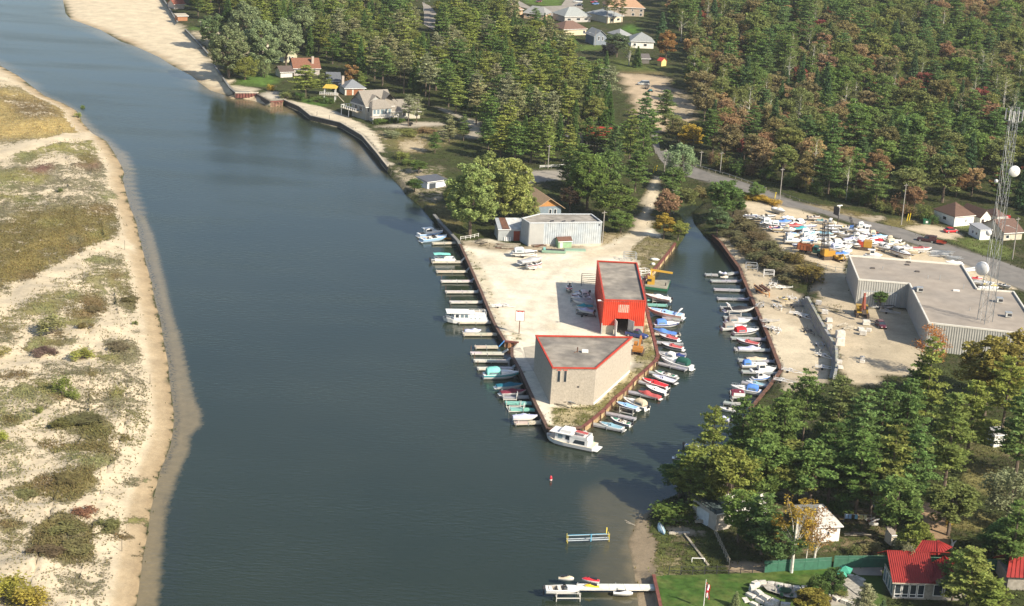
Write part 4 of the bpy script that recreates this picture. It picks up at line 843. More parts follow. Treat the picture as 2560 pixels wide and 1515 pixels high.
MB().add([(-w2+2.0,-.12,3.29),(-w2+5.4,-.12,3.29),(-w2+5.4,6.6,4.69),(-w2+1.6,6.6,4.69)],[(0,1,2,3)]).build('bright_sheet',mat('bright_tin',(.55,.56,.55),.5,.25,.8),T)
house('garden_shed','little green shed with brown roof against the grey storage shed','shed',q('G',452,938),q('G',580,932),2.6,1.9,.8,'gable',(.26,.40,.24),(.14,.075,.055),doors=[('f',.1,.32,0,1.7,(.6,.66,.5))],over=.2)
house('cottage','white cottage with brown hip roof beside the red car','cottage',q('HS',625,645),q('HS',985,612),9,3.0,3.0,'hip',(.78,.76,.70),(.13,.08,.06),[('f',.55,.63,1.0,2.0),('f',.84,.89,1.7,2.3),('l',.45,.62,1.0,2.1)],ridge=.01,over=.3)
house('cottage','second white cottage with brown gable roof near the tower','cottage',q('HS',1105,630),q('HS',1295,610),8,2.7,1.9,'front',(.78,.75,.67),(.13,.08,.06),[('f',.6,.72,.8,1.8)],doors=[('f',.12,.36,-.2,1.9,(.06,.05,.05))],over=.3)
house('garage','small white garage beyond the two brown roofed cottages','garage',q('HS',1418,605),q('HS',1585,598),7,2.4,1.6,'hip',(.76,.74,.68),(.17,.11,.09),over=.3)
house('hut','little white flat roofed hut on the roadside grass','hut',q('HS',1100,890),q('HS',1300,885),6,2.9,.3,'shed',(.72,.72,.68),(.28,.29,.31),[('l',.3,.45,.9,1.8),('l',.62,.78,.9,1.8)],over=.25)
house('house','brown roofed house behind the lattice tower','house',q('HS',1545,900),q('HS',1880,880),10,2.4,2.4,'gable',(.5,.45,.36),(.15,.095,.075),[('f',.1,.3,.5,1.6)])
b=MB();g=on(q('HS',1610,598));t=thing('vending_kiosk','bright red kiosk box at the end of the cottage row','kiosk',g,0)
MB().b0(-.8,.8,0,1.2,0,2.3).build('body',paint,t,color=(.55,.03,.025));MB().b0(-.3,.5,-.04,0,.9,1.9).build('panel',white,t);MB().b0(-.9,.9,-.1,1.3,2.3,2.42).build('roof',paint,t,color=(.5,.03,.02))
# --- south-east corner: white houses, red roofed houses
stand=mat('standing_seam_red',(0.27,0.026,0.021),.5,.2,.6,detail=6)
house('house','white roofed house with flat deck on the wooded shore','house',q('O',2120,700),q('O',2480,640),9,4.2,1.6,'gable',(.62,.61,.57),(.66,.64,.60),[('l',.3,.5,1.6,3.2)],over=.3)
H3=house('annexe','flat roofed grey annexe at the left of the shore house','annexe',q('O',1985,755),q('O',2125,725),7.5,3.2,.02,'shed',(.42,.38,.32),(.09,.12,.115),doors=[('l',.2,.7,-.4,2.4,(.55,.58,.58))],over=.12)
b=MB()
for x in(-1.8,0,1.8):b.b0(x-.04,x+.04,-.1,-.02,3.3,4.1)
b.b0(-1.9,1.9,-.12,-.04,4.05,4.15)
for k in range(6):b.b0(-2.0,-1.92,k*1.4,k*1.4+.08,3.3,4.1)
b.b0(-2.02,-1.94,0,7.3,4.05,4.15);b.build('railing',dark,H3)
house('house','white walled bungalow with pale grey roof and brown patch','house',q('Q',430,868),q('Q',690,850),8.5,3.1,1.9,'hip',(.82,.80,.75),(.52,.50,.45),[('f',.5,.62,1.3,2.1)],ridge=.3,over=.4)
b=MB();v_=at(q('Q',650,700));H4=bpy.data.objects['house.%03d'%0]if 'house.000' in bpy.data.objects else None
house('shed','blue grey garden shed by the rubbish heap under the trees','shed',q('Q',1075,560),q('Q',1150,555),2.6,2.2,.6,'shed',(.38,.42,.44),(.28,.31,.32),doors=[('f',.3,.9,0,1.9,(.34,.22,.12))],over=.15)
house('shed','white shed with dark window near the big leaning pine','shed',q('L',2200,1400),q('L',2300,1390),4,2.6,.8,'gable',(.7,.7,.66),(.3,.3,.3),over=.2)
house('shed','small tan hut standing in the brush above the green fence','shed',q('Q',1195,900),q('Q',1245,895),2.2,2.0,.5,'shed',(.5,.45,.36),(.32,.28,.24),over=.1)
a,c=atz(q('Q',1215,1400),1.9),atz(q('Q',1530,1410),1.9)
RH=thing('house','stone house with bright red metal roof and row of white windows','house',((a.x+c.x)/2,(a.y+c.y)/2,1.9),math.atan2(c.y-a.y,c.x-a.x))
wd=(c-a).length;w2=wd/2;X1=w2+7.5
stone=mat('grey_stone_wall',(.30,.275,.23),.9,.2,2.5,.6)
for nm,vs in(('wall',[(-w2,0,-1),(X1,0,-1),(X1,0,3.0),(-w2,0,3.0)]),('wall',[(-w2,6.5,-1),(-w2,0,-1),(-w2,0,3.0),(-w2,6.5,3.0)]),('wall',[(X1,0,-1),(X1,9,-1),(X1,9,3),(X1,0,3)])):
 MB().add(vs,[(0,1,2,3)]).build(nm,stone,RH)
MB().add([(w2+.6,-.02,3.0),(X1-.2,-.02,3.0),((w2+X1)/2,-.02,4.9)],[(0,1,2)]).build('gable',stone,RH)
window(RH,(-w2,-.02),(w2-.2,-.02),.03,.24,.1,2.4,white,glass);window(RH,(-w2,-.02),(w2-.2,-.02),.27,.49,.1,2.4,white,glass);window(RH,(-w2,-.02),(w2-.2,-.02),.52,.74,.1,2.4,white,glass);window(RH,(-w2,-.02),(w2-.2,-.02),.77,.99,.1,2.4,white,glass)
for k in range(4):u=(.03,.27,.52,.77)[k];wall_box(MB(),(-w2,-.02),(w2-.2,-.02),u+.015,u+.205,.62,.72,.075).build('transom',white,RH)
window(RH,(w2,-.02),(X1,-.02),.16,.36,.5,2.5,white,glass,bars=1);window(RH,(w2,-.02),(X1,-.02),.40,.58,.5,2.5,white,glass);window(RH,(w2,-.02),(X1,-.02),.84,.96,.8,2.2,white,glass)
for k in range(4):window(RH,(-w2,6.5),(-w2,0),.06+k*.235,.24+k*.235,.2,2.5,white,paleglass)
def seamed(b,p00,p10,p11,p01,n_,t=.06,ribh=.10):
 p00,p10,p11,p01=map(Vector,(p00,p10,p11,p01));nr=(p10-p00).cross(p01-p00).normalized()
 b.add([p00,p10,p11,p01],[(0,1,2,3)])
 for k in range(n_+1):
  u=k/n_;s0=p00.lerp(p10,u)+nr*ribh*.5;s1=p01.lerp(p11,u)+nr*ribh*.5;b.bar(s0,s1,t,ribh)
b=MB();seamed(b,(-w2-.5,-.7,2.95),(w2+1.2,-.7,2.95),(w2+1.2,4.6,6.0),(-w2-.5,4.6,6.0),20);b.build('roof',stand,RH)
b=MB();seamed(b,(-w2-.5,9.6,3.2),(-w2-.5+.01,4.6,6.0),(X1,4.6,6.0),(X1,9.6,3.2),4);b.build('back_roof',stand,RH)
gx=(w2+X1)/2+.2
b=MB();seamed(b,(w2+.2,-.8,3.1),(gx,-.8,5.25),(gx,5.0,5.25),(w2+.2,3.0,4.2),8);seamed(b,(gx,-.8,5.25),(X1+.5,-.8,2.9),(X1+.5,5,2.9),(gx,5.0,5.25),8);b.build('gable_roof',stand,RH)
b=MB();seamed(b,(1.2,4.5,5.6),(5.2,4.5,5.6),(6.0,8.0,6.5),(3.6,8.0,6.5),8);seamed(b,(5.2,4.2,5.7),(8.6,7.6,5.6),(6.2,8.0,6.5),(6.0,8.0,6.5),6);b.build('upper_roof',stand,RH)
MB().b0(-w2-.55,w2+1.2,-.76,-.68,2.78,2.95).build('gutter',mat('tan_gutter',(.5,.42,.32),.7),RH)
a=atz(q('Q',2330,1330),1.9)
R2=thing('house','second red metal roofed building cut off by the right edge','house',a,RH.rotation_euler.z)
MB().b0(0,9,0,6,-1,2.6).build('wall',stone,R2)
b=MB();seamed(b,(-.6,-.6,2.6),(9.5,-.6,2.6),(9.5,3.4,5.0),(1.0,3.4,5.0),14);seamed(b,(9.5,6.6,2.6),(-.6,6.6,2.6),(1.0,3.4,5.0),(9.5,3.4,5.0),14);b.build('roof',stand,R2)
#  TREES
def tri_leaves(c,size,flat,nrm=None):
 """one small triangle per centre; flat 0..1 turns it towards the horizontal"""
 n_=len(c);u=rng.normal(size=(n_,3));u[:,2]*=(1-flat);u/=np.linalg.norm(u,axis=1)[:,None]+1e-9
 w_=rng.normal(size=(n_,3));w_[:,2]*=(1-flat);w_-=(w_*u).sum(1)[:,None]*u;w_/=np.linalg.norm(w_,axis=1)[:,None]+1e-9
 s_=(size*rng.uniform(.6,1.35,n_))[:,None]
 v=np.stack([c+u*s_,c-u*s_*.5+w_*s_*.8,c-u*s_*.5-w_*s_*.8],1).reshape(-1,3)
 return v
def leafmesh(name,c,size,flat):
 v=tri_leaves(np.asarray(c),size,flat);me=bpy.data.meshes.new(name);n_=len(v)//3
 me.vertices.add(len(v));me.vertices.foreach_set('co',v.astype(np.float32).ravel())
 me.loops.add(len(v));me.loops.foreach_set('vertex_index',np.arange(len(v),dtype=np.int32))
 me.polygons.add(n_);me.polygons.foreach_set('loop_start',np.arange(0,3*n_,3,dtype=np.int32));me.polygons.foreach_set('loop_total',np.full(n_,3,np.int32))
 me.materials.append(leaf);me.update(calc_edges=True);me.validate();return me
H0,W0=18.0,8.0
def mk_pine(lo=.25,dens=1.0,cone=.58,rag=.5):
 c=[];b=MB();b.tube((0,0,-.3),(0,0,H0*.55),.26,.17,6);b.tube((0,0,H0*.55),(0,0,H0*.99),.17,.03,5)
 z=H0*lo;az0=random.uniform(0,6)
 while z<H0*.99:
  t=(z/H0-lo)/(1-lo);Lm=W0/2*((1-t)**cone*.95+.07)*(1 if t>.12 else.8)
  nb=random.choice((4,5))if t<.8 else 4
  for k in range(nb):
   if random.random()<.12:continue
   az=az0+k*6.283/nb+random.uniform(-.4,.4);ln=Lm*random.uniform(1-rag,1.12);sl=random.uniform(-.08,.22)+.35*t
   d=np.array((math.cos(az),math.sin(az),sl));s_=np.array((0,0,z+random.uniform(-.2,.2)))
   e=s_+d*ln;e[2]+=.08*ln
   if ln>1.2:b.tube(s_,e,.045,.015,3)
   n_=int(max(14,ln*30)*dens);r_=rng.uniform(.28,1.05,n_)**.8
   side=rng.normal(0,1,(n_,3))*np.array((1,1,.15))*(.18+.18*ln*(1-.5*r_))[:,None]
   pts=s_+d*(ln*r_)[:,None]+side;pts[:,2]+=.08*ln*r_;c.append(pts)
  z+=H0*random.uniform(.048,.07);az0+=1.1
 return leafmesh('pine_crown',np.concatenate(c),.31,.62),b.mesh('pine_trunk',bark)
def mk_spruce():
 c=[];b=MB();b.tube((0,0,-.3),(0,0,H0*.97),.24,.03,6);z=H0*.06
 while z<H0*.985:
  t=z/H0;Lm=W0/2*(1-t)**.85+.12;nb=9
  for k in range(nb):
   az=random.uniform(0,6.283);ln=Lm*random.uniform(.75,1.1);d=np.array((math.cos(az),math.sin(az),-.22+.25*t))
   n_=int(max(6,ln*12));r_=rng.uniform(.2,1.0,n_);pts=np.array((0,0,z))+d*(ln*r_)[:,None]+rng.normal(0,1,(n_,3))*np.array((.22,.22,.14));c.append(pts)
  z+=H0*.027
 return leafmesh('spruce_crown',np.concatenate(c),.30,.35),b.mesh('spruce_trunk',bark)
def limbs(b,tips,base_z,r_,n=4):
 for tp in tips:
  m_=np.array((tp[0]*.35,tp[1]*.35,base_z+(tp[2]-base_z)*.55));b.tube((0,0,base_z*random.uniform(.8,1.05)),m_,r_,r_*.6,n);b.tube(m_,tp,r_*.6,r_*.18,3)
def mk_broad(nc=60,per=105,lo=.22,shape=1.0,cl=.15,sp=.30,barkm=None,droop=0,tall=0,lf=.30):
 c=[];b=MB();b.tube((0,0,-.3),(0,0,H0*.45),.30,.2,6);b.tube((0,0,H0*.45),(0,0,H0*.85),.2,.04,5);tips=[]
 zc,rz_=H0*(1+lo)/2,H0*(1-lo)/2
 for k in range(nc):
  u=random.uniform(-.85,1);th=random.uniform(0,6.283);rr=math.sqrt(max(0,1-u*u));f_=random.uniform(.55,.98)
  p=np.array((W0/2*rr*math.cos(th)*f_,W0/2*rr*math.sin(th)*f_,zc+rz_*u*f_*shape));tips.append(p)
  s_=W0*cl*random.uniform(.65,1.25);n_=int(per*random.uniform(.6,1.3));g=rng.normal(0,1,(n_,3));g/=np.linalg.norm(g,axis=1)[:,None];g*=(rng.uniform(.3,1,n_)**.5)[:,None]
  pts=p+g*np.array((s_,s_,s_*(.75+tall)))
  if droop:pts[:,2]-=droop*rng.uniform(0,1,n_)**2*2.2
  c.append(pts)
 limbs(b,[tips[k]for k in range(0,len(tips),max(1,len(tips)//16))],H0*.28,.11)
 return leafmesh('crown',np.concatenate(c),lf,sp),b.mesh('trunk',barkm or bark)
def mk_sparse(multi=1):
 c=[];b=MB()
 for q_ in range(multi):
  ox,oy=(0,0)if multi==1 else(random.uniform(-.5,.5),random.uniform(-.5,.5));lx,ly=random.uniform(-1.2,1.2),random.uniform(-1.2,1.2)
  b.tube((ox,oy,-.3),(ox+lx*.6,oy+ly*.6,H0*.55),.17,.12,5);b.tube((ox+lx*.6,oy+ly*.6,H0*.55),(ox+lx,oy+ly,H0*.97),.12,.03,4)
  for k in range(22//multi+6):
   t=random.uniform(.38,.95);az=random.uniform(0,6.283);ln=W0*.5*(1.15-t)*random.uniform(.6,1.3)+.6
   s_=np.array((ox+lx*t,oy+ly*t,H0*t));e=s_+np.array((math.cos(az)*ln,math.sin(az)*ln,ln*random.uniform(.3,.9)));b.tube(s_,e,.06,.015,3)
   n_=random.randint(15,50);g=rng.normal(0,.55,(n_,3));c.append(s_+(e-s_)*rng.uniform(.5,1.1,(n_,1))+g)
 return leafmesh('sparse_crown',np.concatenate(c),.25,.2),b.mesh('pale_trunk',palebark)
def mk_bush(nc=16,per=70):
 c=[];b=MB()
 for k in range(nc):
  th=random.uniform(0,6.283);r_=math.sqrt(random.random())*.38*W0;zz=H0*random.uniform(.3,.8)*(1-(r_/(W0*.5))**2*.5);p=np.array((r_*math.cos(th),r_*math.sin(th),zz));b.tube((p[0]*.2,p[1]*.2,-.3),p,.1,.03,3)
  g=rng.normal(0,1,(per,3))*np.array((W0*.07,W0*.07,H0*.13));pts=p+g;pts[:,2]=np.abs(pts[:,2]);c.append(pts)
 return leafmesh('foliage',np.concatenate(c),.38,.25),b.mesh('stems',bark)
KINDS=dict(pine=[mk_pine(random.uniform(.14,.28),1.0)for _ in range(6)],tallpine=[mk_pine(random.uniform(.38,.5),1.15,.5,.55)for _ in range(4)],spruce=[mk_spruce()for _ in range(3)],broad=[mk_broad()for _ in range(6)],sparse=[mk_sparse()for _ in range(3)]+[mk_sparse(3)],cotton=[mk_broad(125,130,.12,1.0,.10,.2,None,0,.35,.23)for _ in range(3)],willow=[mk_broad(60,85,.1,1,.12,.1,None,1.0,.2,.24)for _ in range(2)],birch=[mk_broad(34,40,.3,1,.14,.2,palebark,0,0,.22)for _ in range(2)],bush=[mk_bush()for _ in range(4)])
NAME=dict(pine='pine_tree',tallpine='red_pine_tree',spruce='spruce_tree',broad='broadleaf_tree',sparse='bare_tree',cotton='cottonwood_tree',willow='willow_tree',birch='birch_tree',bush='shrub')
AUTUMN=[CL_ for CL_ in()]
CATN=dict(bush='shrub')
def tree(kind,loc,H,Wd,col,label,group=None,rz=None,lean=0):
 cm,tm=random.choice(KINDS[kind]);j=random.uniform(.86,1.16)
 root=thing(('autumn_broadleaf_tree' if kind=='broad' and tuple(col)in AUTUMN else NAME[kind]),label,CATN.get(kind,'tree'),loc,random.uniform(0,6.28)if rz is None else rz,group,(Wd/W0,Wd/W0,H/H0))  # this name goes by autumn crown colour alone, for any broadleaf tree
 if lean:root.rotation_euler=(0,lean,0)
 c=bpy.data.objects.new('crown' if kind!='bush' else 'foliage',cm);COL.objects.link(c);c.parent=root;j*=1.24 if loc[1]>420 else 1.14;c.color=(col[0]*j*random.uniform(.93,1.07),col[1]*j,col[2]*j*random.uniform(.9,1.1),1)
 t=bpy.data.objects.new('trunk' if kind!='bush' else 'stems',tm);COL.objects.link(t);t.parent=root
 return root
CL=dict(pine=(.125,.185,.055),ypine=(.20,.235,.06),dpine=(.105,.165,.06),spr=(.08,.13,.055),olive=(.17,.19,.065),brown=(.20,.175,.08),rust=(.27,.175,.095),red=(.24,.085,.06),orange=(.31,.18,.075),gold=(.38,.27,.05),tan=(.33,.235,.12),pale=(.235,.24,.13),sage=(.20,.25,.125),green=(.14,.20,.055),lime=(.21,.235,.06),dgreen=(.09,.145,.045),cotton=(.24,.28,.09),bluegreen=(.13,.185,.085))
AUTUMN=[CL[k]for k in('rust','red','orange','tan','brown')]
CLEAR=[(1398,12,1490,52),(1500,5,1612,46),(1470,20,1555,55),(1482,84,1515,110),(1575,86,1638,120),(1335,-40,1445,22),(1552,190,1700,330),(1640,148,1666,168),(1468,333,1530,345),(1640,372,1672,432),(845,232,1012,298),(850,205,912,240),(806,210,846,246),(735,148,806,172),(698,168,735,198),(712,136,762,158),(1360,408,1430,424),(1320,425,1430,452),(2356,520,2530,572),(2430,566,2480,604),(1310,20,1345,45),(1055,5,1082,70),(1410,52,1470,66),(830,160,850,190),(1455,128,1500,142),(880,300,1090,345)]
placed=[]
def can(p,H,Wd,mind):
 for o,w_ in placed[-1500:]:
  dx,dy=p.x-o.x,(p.y-o.y)*.62
  if dx*dx+dy*dy<(mind*(w_+Wd)*.5)**2:return False
 b=proj(p);t=proj(p+Vector((0,0,H)));s_=scale_at(p)*Wd*.42
 for x0,y0,x1,y1 in CLEAR:
  if b[1]>y0+3 and t[1]<y1 and max(b[0],t[0])+s_>x0 and min(b[0],t[0])-s_<x1:return False
 return True
def zone(p,H,lab):
 x,y=proj(p);s_='tall' if H>15.5 else 'short' if H<11.5 else 'middling'
 c_=('above the beach','above the grey house','behind the cottonwoods','left of the clearing')[min(3,max(0,int((x-700)/230)))]if x<1640 else('beside the clearing','behind the road bend','above the boatyard','above the cottages','at the right edge')[min(4,max(0,int((x-1640)/190)))]
 r_='in top rows' if y<90 else 'in middle rows' if y<240 else 'in front rows'
 return s_+' '+lab.replace('in the pine wood behind the river houses',r_+' of the wood '+c_).replace('in the mixed forest beyond the road',r_+' of the forest '+c_)
CROWN_NAME={'dark pine':'dark_pine_tree','olive broad':'olive_broadleaf_tree','green broad':'green_broadleaf_tree','yellow green pine':'yellow_green_pine_tree'}  # named by crown colour alone; plain pines and broadleaf trees, species unknown
def scatter(poly,n_try,chooser,mind=.62,avoid=()):
 pl=[tuple(atz(p,3)[:2])for p in poly];xs=[p[0]for p in pl];ys=[p[1]for p in pl]
 pts=np.c_[rng.uniform(min(xs),max(xs),n_try),rng.uniform(min(ys),max(ys),n_try)];ok=pip(pts,pl)
 for a_ in avoid:ok&=~pip(pts,[tuple(atz(p,3)[:2])for p in a_])
 k=0
 for x,y in pts[ok]:
  kind,H,Wd,col,lab,grp=chooser();p=Vector((x,y,hz(x,y)))
  if can(p,H,Wd,mind):
   o=tree(kind,p,H,Wd,col,zone(p,H,lab),grp);placed.append((p,Wd));k+=1
   for a_ in CROWN_NAME:
    if lab.startswith(a_):o.name=CROWN_NAME[a_]
 return k
def T(kind,code,x,y,H,Wd,col,label,group=None,top=False,lean=0):
 p=by_top(q(code,x,y),H)if top else on(q(code,x,y))
 placed.append((p,Wd));return tree(kind,p,H,Wd,CL[col]if isinstance(col,str)else col,label,group,lean=lean)
 # --- named trees: river bank and marina
T('cotton','W',1150,578,20.5,14,'cotton','tall pale green cottonwood nearest the river beside the tin shed')
T('cotton','W',1238,555,20,14,'cotton','tall pale green cottonwood right behind the tin shed')
T('cotton','W',1190,515,18,12,'cotton','pale green cottonwood between and behind the two tallest by the river')
T('cotton','W',1118,530,12,8,'cotton','shorter cottonwood leaning towards the river on the grassy bank')
T('cotton','W',1280,540,10,8,'cotton','small cottonwood touching the tan roofed boathouse')
T('bush','W',1300,535,4,6,'lime','lime green bush at the corner of the grey storage shed')
T('cotton','W',1437,515,17,13,'green','broad green tree behind the right half of the grey storage shed')
T('broad','W',1500,545,12,12,'green','round green tree beside the utility pole at the sandy lane')
T('broad','W',1520,570,6,7,'green','low round green bush at the foot of the utility pole')
T('pine','W',1555,470,13,9,'pine','layered green pine left of the sandy lane')
T('broad','W',1480,490,16,10,'pine','dense green tree behind the broad green one',None)
T('pine','W',1500,440,17,8,'dpine','dark pine rising over the trees beside the lane')
T('broad','W',1395,520,8,6,(.09,.07,.05),'dark purple shrub tree beside the orange gabled boathouse')
T('broad','W',1625,585,7,6,'gold','golden yellow bush beside the creek mouth')
T('broad','W',1632,545,10,7.5,'rust','rust orange tree above the golden bush by the creek')
T('broad','W',1660,590,6,5.5,'lime','bright green bush at the creek edge right of the golden bush')
T('pine','W',1640,530,11,8,'pine','small green pine between the lane and the creek')
T('willow','W',1665,445,13,11,'sage','big grey green willow at the road junction')
T('broad','W',1645,470,8,8,'green','green bush below the grey green willow')
T('bush','W',1685,490,3.5,9,'olive','low olive thicket on the left bank of the upper creek')
T('bush','W',1715,482,3,8,'brown','low brown thicket below the road bridge')
T('broad','W',1768,545,13,10,'dgreen','dark green round tree on the right bank of the upper creek')
T('broad','W',1755,578,8,7,'bluegreen','blue green tree leaning over the creek below the dark round one')
T('broad','W',1795,530,8,7,'dgreen','dark green bush tree at the top of the brushy bank')
T('broad','W',1853,490,5.5,5,'green','small green tree beside the road above the boatyard')
for k,(x,y,w_,c_)in enumerate(((1845,488,7,'gold'),(1868,493,7,'gold'),(1895,502,6,'gold'),(1830,482,5,'lime'))):
 T('bush','W',x,y,1.8,w_,c_,'yellow goldenrod clump in the strip between the road and the boatyard','goldenrod clumps along the road')
for k,(x,y,h,w_,c_)in enumerate(((1790,580,2.6,7,'olive'),(1812,598,3,7,'olive'),(1835,620,3,8,'brown'),(1858,640,3.4,8,'olive'),(1880,650,3.4,8,'brown'),(1905,662,3,7,'olive'),(1830,560,3,7,'olive'),(1850,590,3.4,7,'brown'),(1875,612,3.6,8,'olive'),(1905,634,3.2,8,'olive'),(1815,545,2.6,6,'brown'),(1930,690,3,7,'olive'),(1778,560,3,6,'olive'),(1925,668,2.6,6,'brown'))):
 T('bush','W',x,y,h*.75,w_,(.16,.155,.075)if c_=='olive' else(.165,.135,.075),'brown green bush on the slope below the boatyard','bushes on the slope below the boatyard')
T('bush','W',1980,690,4.6,9,(.20,.165,.05),'big olive yellow bush at the left of the warehouse')
T('bush','W',1945,640,3,6,(.2,.15,.05),'small yellowing bush beside the rusty dump truck')
T('broad','EX',1690,480,4.5,3.5,'dgreen','small dark cedar in the warehouse corner')
# --- north shore gardens
for x,y,H,w_,lab in((560,190,21,15,'tall grey green cottonwood nearest the beach wall'),(640,185,22,15,'tall grey green cottonwood right above the willow'),(700,160,20,13,'tall grey green cottonwood in front of the cream house'),(600,125,22,14,'tall grey green cottonwood behind its two neighbours by the beach'),(520,120,15,11,'grey green cottonwood above the little white shed'),(740,120,18,12,'grey green cottonwood at the right end of its row')):
 T('cotton','W',x,y,H,w_,'sage' if x>540 else 'bluegreen',lab)
T('willow','W',600,195,9.5,11,'lime','yellow green weeping willow beside the beach wall')
T('willow','W',570,185,7,8,'lime','smaller yellow green willow on the beach side of the big willow')
T('willow','W',648,190,9,5,'sage','slim silver green tree right of the weeping willow')
T('pine','W',748,238,12,11,'ypine','wide layered pine in front of the brown red roofed house')
T('broad','W',795,232,8,6,'olive','rounded olive cedar left of the wooden gazebo')
T('broad','W',860,222,10,6.5,'orange','orange tinged maple above the garage with brown doors')
T('pine','W',880,225,8,7,'ypine','yellow green pine bough tree leaning over the garage')
T('bush','W',660,222,2.6,4,'gold','golden shrub beside the landing platform')
T('bush','W',735,245,3,5,'dgreen','dark green shrub at the foot of the layered pine')
T('bush','W',700,240,3,6,'olive','olive shrub between the lawn and the landing platform')
T('bush','W',775,250,2.2,6,'green','clipped green hedge on the small lawn left of the grey house')
T('bush','W',800,252,2.2,6,'green','clipped green hedge beside the deck of the grey house')
T('bush','W',930,302,1.8,7,'green','low green hedge under the white porch')
T('bush','W',965,300,1.8,8,'green','low green hedge along the right wing of the grey house')
T('pine','W',1020,300,10,6,'pale','thin grey green pine in front of the right wing of the grey house')
T('tallpine','W',1000,310,11,6,'pale','thin leaning pine beside the black cart')
T('bush','W',960,335,1.8,9,'pale','pale tall grass thicket on the vacant lot','thickets on the vacant lot')
T('bush','W',1000,330,1.6,10,'olive','olive weedy thicket in the middle of the vacant lot','thickets on the vacant lot')
T('bush','W',1040,325,1.8,8,'tan','tan weedy thicket at the right of the vacant lot','thickets on the vacant lot')
T('pine','W',1065,375,7,5,'pine','small bright pine at the edge of the vacant lot')
T('pine','W',1100,350,9,6,'pale','slim pale pine beside the sandy track')
T('pine','W',1135,345,9,5,'pine','slim green pine at the bend of the sandy track')
T('pine','W',1195,370,11,8,'pine','bright green pine above the tall cottonwoods')
T('broad','W',1025,425,4,5,'green','round green garden tree on the wooded shore')
T('bush','W',1000,405,2.5,5,'green','green bush at the end of the promenade')
T('broad','W',1015,470,4,5,'dgreen','dark green bush beside the boat shelter')
T('bush','W',985,390,3,5,'lime','light green bush near the end of the concrete promenade')
# --- clearing and roadside
T('pine','W',1628,300,12,9,'pine','lone layered pine standing in the sandy clearing')
T('broad','W',1640,330,8,8,'olive','olive tree below the lone pine at the clearing edge')
T('broad','W',1690,370,9,8,'gold','yellowing tree at the road bend below the clearing')
T('broad','W',1660,355,9,8,'brown','brown tree beside the road north of the junction')
T('broad','W',1695,215,9,6,'gold','bright yellow tree at the right edge of the sandy clearing')
T('broad','W',1727,220,8,6,'rust','red brown bush tree right of the bright yellow one')
T('sparse','W',1700,200,14,8,'olive','tall pale limbed tree behind the bright yellow one')
T('sparse','W',1830,325,17,9,'olive','bare white limbed tree standing out of the forest edge')
T('broad','W',1822,392,7.5,7,'red','bright red maple at the forest edge behind the road')
T('broad','W',1510,140,11,10,'bluegreen','blue green tree right of the blue grey house')
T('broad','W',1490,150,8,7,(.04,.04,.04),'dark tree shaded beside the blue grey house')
T('broad','W',1630,150,13,8,'orange','orange maple beside the white walled house')
T('spruce','W',1560,165,9,5,'dgreen','narrow cedar in front of the white walled house')
T('spruce','W',1618,110,15,8,'spr','dark spruce above the orange maple at the top')
T('birch','W',1540,160,9,6,'olive','slanting birch left of the narrow cedar')
T('pine','W',1310,65,9,8,'pine','spreading pine in front of the orange gabled house')
T('tallpine','W',1485,60,15,5,'olive','thin bare stemmed pine in front of the top street houses','thin pines before the top street houses')
T('tallpine','W',1502,58,15,5,'olive','thin bare stemmed pine in front of the top street houses','thin pines before the top street houses')
T('tallpine','W',1522,60,14,5,'olive','thin bare stemmed pine in front of the top street houses','thin pines before the top street houses')
